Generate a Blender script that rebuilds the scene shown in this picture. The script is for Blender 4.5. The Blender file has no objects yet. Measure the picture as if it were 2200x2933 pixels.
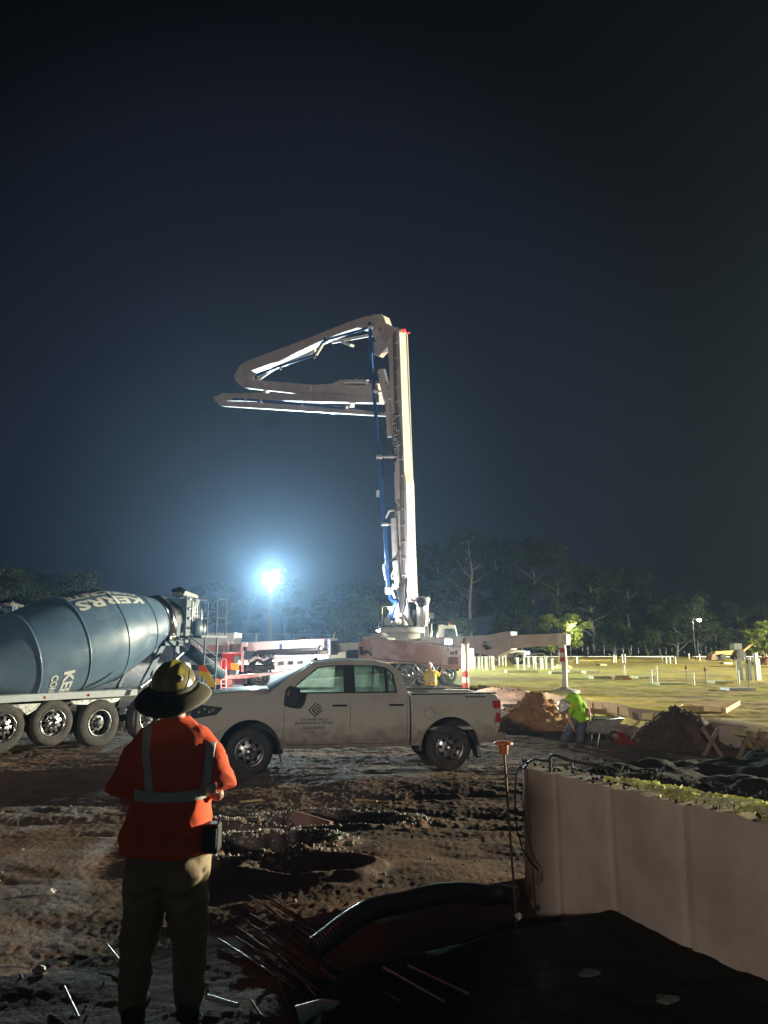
import bpy, bmesh, math, random
import numpy as np
from mathutils import Vector, Matrix
from mathutils.bvhtree import BVHTree
random.seed(7)
SC = bpy.context.scene
COL = SC.collection
rad = math.radians

# ------------------------------------------------------------------ camera, world, lights
PITCH = rad(10.1); FPX = 2203.0; EYE = 2.2
cam = bpy.data.cameras.new('camera'); cam_o = bpy.data.objects.new('camera', cam); COL.objects.link(cam_o)
cam.sensor_fit = 'VERTICAL'; cam.sensor_height = 36; cam.lens = FPX / 2933 * 36
cam.clip_start = .05; cam.clip_end = 3000
cam_o.location = (0, 0, EYE); cam_o.rotation_euler = (math.pi / 2 + PITCH, 0, 0)
SC.camera = cam_o
SC.view_settings.view_transform = 'Standard'; SC.view_settings.look = 'None'; SC.view_settings.gamma = 1
SC.view_settings.exposure = 1.0
SC.cycles.use_denoising = True
SC.cycles.max_bounces = 6; SC.cycles.diffuse_bounces = 2; SC.cycles.glossy_bounces = 3
SC.cycles.transmission_bounces = 5; SC.cycles.transparent_max_bounces = 8; SC.cycles.volume_bounces = 0
SC.cycles.sample_clamp_indirect = 6

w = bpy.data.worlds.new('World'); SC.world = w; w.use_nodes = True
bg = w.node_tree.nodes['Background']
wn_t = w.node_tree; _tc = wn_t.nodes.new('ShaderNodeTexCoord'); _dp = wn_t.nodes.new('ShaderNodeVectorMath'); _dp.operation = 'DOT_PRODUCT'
_dp.inputs[1].default_value = Vector((-.12, .97, .22)).normalized()                      # glow round the tower lamp, painted into the sky
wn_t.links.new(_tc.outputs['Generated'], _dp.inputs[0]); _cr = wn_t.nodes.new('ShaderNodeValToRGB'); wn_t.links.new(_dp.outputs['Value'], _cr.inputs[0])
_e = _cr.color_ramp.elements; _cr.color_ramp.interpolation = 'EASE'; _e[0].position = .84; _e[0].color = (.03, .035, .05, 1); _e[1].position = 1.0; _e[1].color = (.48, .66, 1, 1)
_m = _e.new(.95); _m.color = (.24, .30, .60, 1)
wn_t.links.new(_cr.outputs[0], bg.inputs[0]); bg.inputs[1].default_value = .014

def lamp(name, loc, energy, color, size=.3, kind='POINT', target=None, cone=120, parent=None):
    l = bpy.data.lights.new(name, kind); l.energy = energy; l.color = color
    l.shadow_soft_size = size
    o = bpy.data.objects.new(name, l); COL.objects.link(o); o.location = loc
    if kind == 'SPOT':
        l.spot_size = rad(cone); l.spot_blend = .5
        o.rotation_euler = (Vector(target) - Vector(loc)).to_track_quat('-Z', 'Y').to_euler()
    return o
TOWER = (-11.0, 75.0, 9.0)       # light tower in the picture
TOWER_R = (84.0, 54.0, 9.0)      # light tower off to the right that floods the pad
TOWER_B = (-28.0, -75.0, 20.0)    # light tower behind the photographer
lamp('tower_light', TOWER, 74000, (.74, .97, 1.0), .5, 'SPOT', (4, 0, 2), 164)
lamp('flood_light', TOWER_R, 600000, (1.0, .94, .68), .45)
lamp('fill_light', TOWER_B, 52000, (1.0, .89, .81), 1.2)

# ------------------------------------------------------------------ pixel geometry (photo 2200x2933)
def ray(x, y):
    a = (x - 1100) / FPX; b = -(y - 1466.5) / FPX
    return Vector((a, math.cos(PITCH) - b * math.sin(PITCH), math.sin(PITCH) + b * math.cos(PITCH)))
def G(x, y, z=0.):
    r = ray(x, y); return r * ((z - EYE) / r.z) + Vector((0, 0, EYE))
def P(x, y, d):
    r = ray(x, y); return r * (d / r.y) + Vector((0, 0, EYE))
class Plane:
    """a vertical plane standing in the world; uv() reads a traced point as (run, height)"""
    def __init__(s, A, B=None, yaw=None):
        s.A = Vector((A[0], A[1], 0))
        t = Vector((B[0] - A[0], B[1] - A[1], 0)) if B is not None else Vector((math.cos(rad(yaw)), math.sin(rad(yaw)), 0))
        s.t = t.normalized(); s.n = Vector((-s.t.y, s.t.x, 0))
    def uv(s, x, y, off=0):
        A = s.A + s.n * off; r = ray(x, y)
        k = A.dot(s.n) / r.dot(s.n); q = r * k + Vector((0, 0, EYE))
        return ((q - A).dot(s.t), q.z)
    def w(s, u, z, off=0): return s.A + s.t * u + s.n * off + Vector((0, 0, z))
    def px(s, x, y, off=0, off2=None):
        u, z = s.uv(x, y, off); return s.w(u, z, off if off2 is None else off2)
z1 = lambda X, Y: (X / 2.37, 1550 + Y / 2.37)
z2 = lambda X, Y: (500 + X / 3.318, 1750 + Y / 3.318)
z3 = lambda X, Y: (900 + X / 2.765, 1650 + Y / 2.765)
z4 = lambda X, Y: (1400 + X / 2.074, 1700 + Y / 2.074)
z5 = lambda X, Y: (580 + X / 2.5136, 870 + Y / 2.5136)
z6 = lambda X, Y: (1000 + X / 3.687, 1300 + Y / 3.687)
zm = lambda X, Y: (250 + X / 2.0425, 1850 + Y / 2.0425)
zw = lambda X, Y: (1300 + X / 1.843, 2050 + Y / 1.843)
zf = lambda X, Y: (600 + X / 2.074, 2200 + Y / 2.074)
zt = lambda X, Y: (1100 + X / 1.508, 1450 + Y / 1.508)

# ------------------------------------------------------------------ mesh helpers
def root_of(o):
    while o.parent: o = o.parent
    return o
def rmat(o):
    o = root_of(o); return Matrix.Translation(o.location) @ Matrix.Rotation(o.rotation_euler.z, 4, 'Z')
class MB:
    def __init__(s): s.v = []; s.f = []; s.sm = []
    def add(s, vs, fs, smooth=False):
        b = len(s.v); s.v += [Vector(v) for v in vs]
        s.f += [tuple(i + b for i in f) for f in fs]; s.sm += [smooth] * len(fs); return s
    def box(s, a, b, M=None):
        x0, y0, z0 = a; x1, y1, z1_ = b
        vs = [Vector(q) for q in ((x0,y0,z0),(x1,y0,z0),(x1,y1,z0),(x0,y1,z0),(x0,y0,z1_),(x1,y0,z1_),(x1,y1,z1_),(x0,y1,z1_))]
        if M is not None: vs = [M @ v for v in vs]
        return s.add(vs, [(3,2,1,0),(4,5,6,7),(0,1,5,4),(1,2,6,5),(2,3,7,6),(3,0,4,7)])
    def prism(s, pts, vec):
        n = len(pts); pts = [Vector(p) for p in pts]; vec = Vector(vec)
        return s.add(pts + [p + vec for p in pts], [tuple(range(n))[::-1], tuple(range(n, 2 * n))] + [(i, (i + 1) % n, n + (i + 1) % n, n + i) for i in range(n)])
    def tube(s, pts, r, seg=10, caps=True, smooth=True):
        pts = [Vector(p) for p in pts]; n = len(pts)
        rs = list(r) if hasattr(r, '__len__') else [r] * n
        vs = []; up = None
        for i, p in enumerate(pts):
            d = (pts[min(i + 1, n - 1)] - pts[max(i - 1, 0)]).normalized()
            if up is None: up = Vector((0, 0, 1)) if abs(d.z) < .9 else Vector((1, 0, 0))
            a = d.cross(up); a.normalize(); up = a.cross(d); up.normalize()
            vs += [p + (a * math.cos(2 * math.pi * k / seg) + up * math.sin(2 * math.pi * k / seg)) * rs[i] for k in range(seg)]
        fs = [(i * seg + k, i * seg + (k + 1) % seg, (i + 1) * seg + (k + 1) % seg, (i + 1) * seg + k) for i in range(n - 1) for k in range(seg)]
        s.add(vs, fs, smooth)
        if caps: s.add(vs[:seg], [tuple(range(seg))[::-1]]); s.add(vs[-seg:], [tuple(range(seg))])
        return s
    def lathe(s, prof, M=Matrix(), seg=32, smooth=True, close=False):
        """prof: (radius, height) pairs about local Z"""
        vs = []
        for r, h in prof:
            vs += [M @ Vector((r * math.cos(2 * math.pi * k / seg), r * math.sin(2 * math.pi * k / seg), h)) for k in range(seg)]
        n = len(prof)
        fs = [(i * seg + k, i * seg + (k + 1) % seg, (i + 1) * seg + (k + 1) % seg, (i + 1) * seg + k) for i in range(n - 1) for k in range(seg)]
        s.add(vs, fs, smooth)
        if prof[0][0] > 1e-4 and not close: s.add(vs[:seg], [tuple(range(seg))[::-1]])
        if prof[-1][0] > 1e-4 and not close: s.add(vs[-seg:], [tuple(range(seg))])
        if close: s.f += [((n - 1) * seg + k + len(s.v) - n * seg, (n - 1) * seg + (k + 1) % seg + len(s.v) - n * seg, (k + 1) % seg + len(s.v) - n * seg, k + len(s.v) - n * seg) for k in range(seg)]; s.sm += [smooth] * seg
        return s
    def blob(s, c, r, seed=0, sub=2, rough=.25, sq=(1, 1, 1), smooth=False):
        bm = bmesh.new(); bmesh.ops.create_icosphere(bm, subdivisions=sub, radius=1)
        rnd = random.Random(seed); ph = [rnd.uniform(0, 6) for _ in range(6)]
        vs = []
        for v in bm.verts:
            q = v.co; k = 1 + rough * (math.sin(q.x * 2.7 + ph[0]) * math.sin(q.y * 3.1 + ph[1]) + .6 * math.sin(q.z * 4.3 + ph[2]) * math.cos(q.x * 5 + ph[3])) + rnd.uniform(-1, 1) * rough * .25
            vs.append(Vector((q.x * sq[0], q.y * sq[1], q.z * sq[2])) * r * k + Vector(c))
        fs = [tuple(x.index for x in f.verts) for f in bm.faces]; bm.free()
        return s.add(vs, fs, smooth)
    def build(s, name, m, parent=None, bevel=0, bseg=2, local=False, mods=None):
        me = bpy.data.meshes.new(name)
        vs = s.v
        if parent is not None and not local:
            inv = rmat(parent).inverted(); vs = [inv @ v for v in vs]
        me.from_pydata([tuple(v) for v in vs], [], s.f); me.validate(); me.update()
        if len(me.polygons) == len(s.sm): me.polygons.foreach_set('use_smooth', s.sm)
        me.materials.append(m)
        o = bpy.data.objects.new(name, me); COL.objects.link(o)
        if parent is not None: o.parent = parent
        if bevel:
            b = o.modifiers.new('bevel', 'BEVEL'); b.width = bevel; b.segments = bseg; b.limit_method = 'ANGLE'; b.angle_limit = rad(40); b.harden_normals = False
        return o
def basis(origin, ax, up=Vector((0, 0, 1))):
    """matrix whose local Z runs along ax"""
    z = Vector(ax).normalized(); x = Vector(up).cross(z)
    if x.length < 1e-4: x = Vector((1, 0, 0))
    x.normalize(); y = z.cross(x)
    return Matrix(((x.x, y.x, z.x, origin[0]), (x.y, y.y, z.y, origin[1]), (x.z, y.z, z.z, origin[2]), (0, 0, 0, 1)))
def tag(o, label=None, cat=None, group=None, kind=None):
    if label: o['label'] = label
    if cat: o['category'] = cat
    if group: o['group'] = group
    if kind: o['kind'] = kind
    return o
def thing(name, loc, label, cat, group=None, rz=0):
    o = bpy.data.objects.new(name, None); COL.objects.link(o); o.location = loc; o.rotation_euler = (0, 0, rz)
    o.empty_display_size = .2
    return tag(o, label, cat, group)
def dup(o, loc, rz=0, sc=(1, 1, 1), label=None):
    c = o.copy(); COL.objects.link(c); c.location = loc; c.rotation_euler = (0, 0, rz); c.scale = sc
    if label: c['label'] = label
    for ch in o.children:
        d = ch.copy(); COL.objects.link(d); d.parent = c
        for g in ch.children:
            e = g.copy(); COL.objects.link(e); e.parent = d
    return c
def text_mb(s, place, height, width=None, depth=.004, sub=0, bold=.0, font_shear=0, align='CENTER'):
    """letters as thin solids; place(x, y, d) maps lettering coordinates into the world"""
    cu = bpy.data.curves.new('lettering', 'FONT'); cu.body = s; cu.size = 1; cu.offset = bold; cu.resolution_u = 3
    o = bpy.data.objects.new('lettering', cu); COL.objects.link(o)
    dg = bpy.context.evaluated_depsgraph_get(); dg.update()
    me = bpy.data.meshes.new_from_object(o.evaluated_get(dg))
    bpy.data.objects.remove(o); bpy.data.curves.remove(cu)
    bm = bmesh.new(); bm.from_mesh(me); bpy.data.meshes.remove(me)
    bmesh.ops.triangulate(bm, faces=bm.faces)
    if sub: bmesh.ops.subdivide_edges(bm, edges=bm.edges, cuts=sub, use_grid_fill=True)
    xs = [v.co.x for v in bm.verts]; ys = [v.co.y for v in bm.verts]
    x0, x1, y0, y1 = min(xs), max(xs), min(ys), max(ys)
    k = height / (y1 - y0); kx = width / (x1 - x0) if width else k
    mb = MB(); top = [place((v.co.x - (x0 + x1) / 2) * kx, (v.co.y - (y0 + y1) / 2) * k, depth) for v in bm.verts]
    bm.verts.index_update(); bm.faces.ensure_lookup_table()
    mb.add(top, [tuple(v.index for v in f.verts) for f in bm.faces])
    bm.free(); return mb

# ------------------------------------------------------------------ materials
MATS = {}
def M(name, col, rough=.6, metal=0, var=.18, scale=6, bump=0, bscale=None, col2=None, mixs=None, thr=(.45, .6), coat=0, spec=.5, rvar=0):
    if name in MATS: return MATS[name]
    m = bpy.data.materials.new(name); m.use_nodes = True; nt = m.node_tree; N = nt.nodes; L = nt.links
    b = N['Principled BSDF']; b.inputs['Roughness'].default_value = rough; b.inputs['Metallic'].default_value = metal
    b.inputs['Specular IOR Level'].default_value = spec; b.inputs['Coat Weight'].default_value = coat
    tc = N.new('ShaderNodeTexCoord')
    no = N.new('ShaderNodeTexNoise'); no.inputs['Scale'].default_value = scale; no.inputs['Detail'].default_value = 6; no.inputs['Roughness'].default_value = .62
    L.new(tc.outputs['Object'], no.inputs['Vector'])
    rp = N.new('ShaderNodeValToRGB'); e = rp.color_ramp.elements
    e[0].position = .3; e[1].position = .7
    e[0].color = tuple(c * (1 - var) for c in col) + (1,); e[1].color = tuple(min(1, c * (1 + var)) for c in col) + (1,)
    L.new(no.outputs['Fac'], rp.inputs[0]); out = rp.outputs[0]
    if col2:
        n2 = N.new('ShaderNodeTexNoise'); n2.inputs['Scale'].default_value = mixs or scale * .3; n2.inputs['Detail'].default_value = 8; n2.inputs['Roughness'].default_value = .65
        L.new(tc.outputs['Object'], n2.inputs['Vector'])
        mr = N.new('ShaderNodeMapRange'); mr.inputs['From Min'].default_value = thr[0]; mr.inputs['From Max'].default_value = thr[1]
        L.new(n2.outputs['Fac'], mr.inputs['Value'])
        mx = N.new('ShaderNodeMix'); mx.data_type = 'RGBA'
        L.new(mr.outputs[0], mx.inputs[0]); L.new(out, mx.inputs[6]); mx.inputs[7].default_value = (*col2, 1); out = mx.outputs[2]
    L.new(out, b.inputs['Base Color'])
    if rvar:
        mr2 = N.new('ShaderNodeMapRange'); mr2.inputs['From Min'].default_value = .35; mr2.inputs['From Max'].default_value = .65
        mr2.inputs['To Min'].default_value = max(.03, rough - rvar); mr2.inputs['To Max'].default_value = min(1, rough + rvar)
        L.new(no.outputs['Fac'], mr2.inputs['Value']); L.new(mr2.outputs[0], b.inputs['Roughness'])
    if bump:
        nb = N.new('ShaderNodeTexNoise'); nb.inputs['Scale'].default_value = bscale or scale * 4; nb.inputs['Detail'].default_value = 8; nb.inputs['Roughness'].default_value = .7
        L.new(tc.outputs['Object'], nb.inputs['Vector'])
        bp = N.new('ShaderNodeBump'); bp.inputs['Strength'].default_value = 1; bp.inputs['Distance'].default_value = bump
        L.new(nb.outputs['Fac'], bp.inputs['Height']); L.new(bp.outputs[0], b.inputs['Normal'])
    MATS[name] = m; return m
def splash(m, z0, z1, col, sc=5., amp=.5):
    """dried mud thrown up the lower part of a vehicle"""
    nt = m.node_tree; N = nt.nodes; L = nt.links; b = N['Principled BSDF']; src = b.inputs['Base Color'].links[0].from_socket
    tc = N.new('ShaderNodeTexCoord'); sx = N.new('ShaderNodeSeparateXYZ'); L.new(tc.outputs['Object'], sx.inputs[0])
    no = N.new('ShaderNodeTexNoise'); no.inputs['Scale'].default_value = sc; no.inputs['Detail'].default_value = 9; no.inputs['Roughness'].default_value = .7; L.new(tc.outputs['Object'], no.inputs[0])
    ma = N.new('ShaderNodeMath'); ma.operation = 'MULTIPLY_ADD'; ma.inputs[1].default_value = -amp * 2; L.new(no.outputs['Fac'], ma.inputs[0]); L.new(sx.outputs[2], ma.inputs[2])
    mr = N.new('ShaderNodeMapRange'); mr.inputs[1].default_value = z0 - amp; mr.inputs[2].default_value = z1 - amp; mr.inputs[3].default_value = .85; mr.inputs[4].default_value = 0; L.new(ma.outputs[0], mr.inputs[0])
    mx = N.new('ShaderNodeMix'); mx.data_type = 'RGBA'; L.new(mr.outputs[0], mx.inputs[0]); L.new(src, mx.inputs[6]); mx.inputs[7].default_value = (*col, 1); L.new(mx.outputs[2], b.inputs['Base Color'])
def emis(name, col, strength):
    m = bpy.data.materials.new(name); m.use_nodes = True; b = m.node_tree.nodes['Principled BSDF']
    b.inputs['Base Color'].default_value = (*col, 1); b.inputs['Emission Color'].default_value = (*col, 1); b.inputs['Emission Strength'].default_value = strength
    m.cycles.emission_sampling = 'NONE'; return m

mud = M('mud', (.135, .106, .092), .88, var=.35, scale=3.5, bump=.018, bscale=22, col2=(.20, .125, .088), mixs=.8, thr=(.46, .62), rvar=.08, spec=.08)
clay = M('red clay', (.42, .19, .075), .9, var=.35, scale=5, bump=.05, bscale=14, col2=(.48, .29, .13), mixs=1.2)
darksoil = M('dark soil', (.07, .045, .035), .9, var=.4, scale=5, bump=.03, bscale=14, col2=(.14, .075, .05), mixs=1.5)
pad_m = M('pad soil', (.52, .44, .075), .85, var=.3, scale=.9, bump=.04, bscale=3, col2=(.42, .26, .10), mixs=.12, thr=(.5, .62))
concrete = M('concrete', (.39, .32, .255), .85, var=.12, scale=2.2, bump=.003, bscale=50, col2=(.27, .215, .175), mixs=1.4, thr=(.42, .7))
white = M('white paint', (.66, .65, .62), .42, var=.07, scale=3, col2=(.45, .40, .36), mixs=2.5, thr=(.52, .8), coat=.3)
pinkwhite = M('dusty white paint', (.72, .64, .61), .5, var=.08, scale=2, col2=(.52, .34, .30), mixs=.55, thr=(.47, .56))
greyboom = M('boom paint', (.60, .54, .52), .5, var=.08, scale=1.5, col2=(.40, .33, .30), mixs=.8, thr=(.45, .8))
blue = M('blue pipe paint', (.035, .12, .36), .35, var=.2, scale=2, col2=(.2, .25, .3), mixs=2, thr=(.55, .8))
splash(truckpaint, .5, .95, (.20, .14, .10)) if False else None
black = M('black rubber', (.02, .02, .021), .7, var=.3, scale=8, bump=.004)
tyre_m = M('tyre rubber', (.045, .043, .042), .85, var=.35, scale=9, bump=.004, col2=(.12, .085, .065), mixs=5, thr=(.5, .75))
steel = M('bare steel', (.42, .42, .42), .35, metal=1, var=.2, scale=12, rvar=.1)
chrome = M('polished aluminium', (.75, .75, .76), .16, metal=1, var=.08, scale=6)
darksteel = M('dark steel', (.06, .06, .065), .5, metal=.4, var=.3, scale=6)
rust = M('rusty rebar', (.20, .11, .065), .6, metal=.6, var=.4, scale=30, bump=.002, bscale=120)
rebar_m = M('grey rebar', (.40, .37, .33), .4, metal=.8, var=.3, scale=30, bump=.002, bscale=160)
red = M('red paint', (.42, .035, .03), .45, var=.15)
yellow = M('yellow paint', (.75, .50, .04), .5, var=.15)
orange = M('orange plastic', (.5, .13, .04), .5, var=.12)
wood = M('raw lumber', (.46, .31, .14), .75, var=.25, scale=4, bump=.003, bscale=20)
oldwood = M('weathered board', (.24, .16, .11), .85, var=.3, scale=5, bump=.004, bscale=20)
pvc = M('white pvc', (.72, .74, .68), .4, var=.06)
truckpaint = M('white pickup paint', (.53, .51, .43), .35, var=.03, scale=1.2, col2=(.33, .28, .22), mixs=1.3, thr=(.5, .9), coat=.5)
mixblue = M('slate blue drum paint', (.085, .155, .25), .42, var=.10, scale=1.6, col2=(.22, .31, .38), mixs=1.1, thr=(.5, .85), coat=.3, rvar=.08)
bluegrey = M('blue grey paint', (.07, .13, .20), .45, var=.15, scale=3)
letter = M('cream lettering', (.66, .68, .66), .6, var=.12, scale=6)
decal = M('dark decal', (.05, .05, .05), .6, var=.1)
glow_white = emis('lamp face', (.85, 1, 1), 25)
glow_yellow = emis('yellow lamp face', (1, .75, .18), 16)
glow_warm = emis('warm lamp face', (1, .9, .6), 28)
glow_red = emis('red lamp face', (1, .08, .06), .45)

splash(truckpaint, .45, .85, (.21, .15, .11))
splash(mixblue, 1.0, 2.6, (.15, .21, .27), 2.2, .9)

# ------------------------------------------------------------------ terrain
def sst(a, b, x):
    t = np.clip((x - a) / (b - a), 0, 1); return t * t * (3 - 2 * t)
def vnoise(x, y, seed):
    xi = np.floor(x).astype(np.int64); yi = np.floor(y).astype(np.int64); fx = x - xi; fy = y - yi
    fx = fx * fx * (3 - 2 * fx); fy = fy * fy * (3 - 2 * fy)
    def h(a, b):
        n = (a * 374761393 + b * 668265263 + seed * 144665) & 0xffffffff
        n = ((n ^ (n >> 13)) * 1274126177) & 0xffffffff
        return ((n ^ (n >> 16)) & 0xffff) / 65535. - .5
    return (h(xi, yi) * (1 - fx) + h(xi + 1, yi) * fx) * (1 - fy) + (h(xi, yi + 1) * (1 - fx) + h(xi + 1, yi + 1) * fx) * fy
def base_h(x, y):
    z = .3 * (1 - sst(6.5, 12, y)) + .36 * sst(25, 34, y)
    z = z + sst(55, 100, y) * (.5 + 1.7 * (1 - sst(-12, 10, x)))
    return z
HOLES = [(G(930, 2335, .15), 1.0, .50, .20), (G(760, 2430, .2), .62, .62, .26), (G(880, 2500, .25), .50, .38, .14)]
def edge_x(y): return 4.3 + (38.9 - y) * .19
def terr(x, y):
    z = base_h(x, y)
    d = np.hypot(x, y)
    for c, rx, ry, dep in HOLES:
        q = ((x - c.x) / rx) ** 2 + ((y - c.y) / ry) ** 2
        q = np.clip(q + .9 * vnoise(x * 1.9, y * 1.9, 21) + .6 * vnoise(x * 5, y * 5, 22) + .35 * vnoise(x * 13, y * 13, 23), 0, None)
        z = z - dep * (1 - sst(.2, 1.5, q)) + .07 * np.exp(-((np.sqrt(q) - 1.25) / .22) ** 2)
    z = z - .24 * sst(-.65, -.3, x) * (1 - sst(5.0, 5.8, y - .9 * np.clip(x, 0, 2))) * (1 - sst(5, 6, x)) * sst(.2, 1, y)
    near = 1 - sst(60, 120, d)
    am = .35 + .65 * (.5 + vnoise(x * .5, y * .5, 3))
    z = z + near * (.08 * vnoise(x * .6, y * .9, 1) + .035 * vnoise(x * 1.7, y * 3.3, 2)
        + (.55 + 1.1 * sst(7, 12, y)) * am * (.020 * vnoise(x * 4, y * 8, 4) + .014 * np.abs(vnoise(x * 12, y * 19, 5)) * 2 + .013 * vnoise(x * 27, y * 41, 6) + .008 * vnoise(x * 60, y * 80, 7)))
    # wheel ruts running past the pickup
    for off, wd in ((-1.2, .22), (-3.0, .25), (-4.1, .2), (-5.9, .3)):
        yy = 13.6 + off + .16 * x + .25 * np.sin(x * .45 + off)
        z = z - .07 * np.exp(-((y - yy) / wd) ** 2) * (.8 + .5 * vnoise(x * 3, y * 9, 17)) * near
    return z
def grid_mesh(name, X, Y, Z, m):
    n, k = X.shape
    me = bpy.data.meshes.new(name); me.vertices.add(n * k)
    me.vertices.foreach_set('co', np.stack([X, Y, Z], -1).reshape(-1).astype(np.float32))
    a = np.arange(n * k).reshape(n, k)
    q = np.stack([a[:-1, :-1], a[:-1, 1:], a[1:, 1:], a[1:, :-1]], -1).reshape(-1)
    nf = (n - 1) * (k - 1); me.loops.add(nf * 4); me.loops.foreach_set('vertex_index', q.astype(np.int32))
    me.polygons.add(nf); me.polygons.foreach_set('loop_start', (np.arange(nf) * 4).astype(np.int32))
    me.polygons.foreach_set('use_smooth', np.ones(nf, bool)); me.update(calc_edges=True); me.materials.append(m)
    o = bpy.data.objects.new(name, me); COL.objects.link(o); return o
# polar sheet about the photographer, dense in front, out to the horizon
ang = np.concatenate([np.linspace(-35, 35, 620), np.linspace(35, 325, 90)[1:]]) * math.pi / 180
rr = np.concatenate([[.02, .5, 1, 1.6], np.geomspace(2.0, 12, 400), np.geomspace(12, 22, 230)[1:], np.geomspace(22, 40, 90)[1:], np.geomspace(40, 600, 80)[1:]])
A_, R_ = np.meshgrid(ang, rr); gx = R_ * np.sin(A_); gy = R_ * np.cos(A_); gz = terr(gx, gy)
inside = (gx > edge_x(gy) + .5) & (gy > 12.8) & (gy < 131) & (gx < 90)
gz = np.where(inside, gz - .9, gz)
ground = grid_mesh('ground', gx, gy, gz, mud); tag(ground, kind='structure')
def gat(px, py, f=None):
    q = G(px, py, .2)
    for _ in range(6): q = G(px, py, (f or zg)(q.x, q.y))
    return q
def zg(x, y): return float(terr(np.array([float(x)]), np.array([float(y)]))[0])
def zpad(x, y): return .40 + .5 * max(0, y - 40) / 90
# raised building pad on the right
v_ = np.concatenate([[12.95], np.linspace(13, 50, 260), np.linspace(50, 132, 120)[1:]]); u_ = np.concatenate([[-.9, 0], np.linspace(.02, 30, 240), np.linspace(30, 95, 60)[1:]])
U, V = np.meshgrid(u_, v_); px_ = edge_x(V) + np.maximum(U, -.25) + .12 * vnoise(V * .8, V * 0 + 2, 8)
pz_ = .40 + .5 * np.maximum(0, V - 40) / 90 + .05 * vnoise(px_ * .5, V * .5, 9) + .075 * vnoise(px_ * .7, V * 3.0, 10) + .03 * vnoise(px_ * 4, V * 7, 11) + .05 * np.clip(vnoise(px_ * .3 + V * .9, V * .05, 12), 0, 1)
pz_ = np.where((U < -.5) | (V < 12.97), -.3, pz_)
pad = grid_mesh('earth_pad', px_, V, pz_, pad_m); tag(pad, kind='structure')

# ------------------------------------------------------------------ trees
def leaf_mat(name, col):
    m = bpy.data.materials.new(name); m.use_nodes = True; nt = m.node_tree; N = nt.nodes; L = nt.links
    N.remove(N['Principled BSDF']); tc = N.new('ShaderNodeTexCoord'); no = N.new('ShaderNodeTexNoise'); no.inputs['Scale'].default_value = .9; no.inputs['Detail'].default_value = 5
    L.new(tc.outputs['Object'], no.inputs['Vector']); rp = N.new('ShaderNodeValToRGB'); e = rp.color_ramp.elements; e[0].position = .33; e[1].position = .68
    e[0].color = tuple(c * .55 for c in col) + (1,); e[1].color = tuple(c * 1.5 for c in col) + (1,); L.new(no.outputs['Fac'], rp.inputs[0])
    d = N.new('ShaderNodeBsdfDiffuse'); t = N.new('ShaderNodeBsdfTranslucent'); mx = N.new('ShaderNodeMixShader'); mx.inputs[0].default_value = .35
    L.new(rp.outputs[0], d.inputs[0]); L.new(rp.outputs[0], t.inputs[0]); L.new(d.outputs[0], mx.inputs[1]); L.new(t.outputs[0], mx.inputs[2])
    L.new(mx.outputs[0], N['Material Output'].inputs['Surface']); return m
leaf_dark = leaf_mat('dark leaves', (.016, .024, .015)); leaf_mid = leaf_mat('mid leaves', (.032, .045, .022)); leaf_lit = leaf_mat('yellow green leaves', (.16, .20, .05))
bark = M('pale bark', (.085, .08, .07), .9, var=.3, scale=3, bump=.02)
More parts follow.
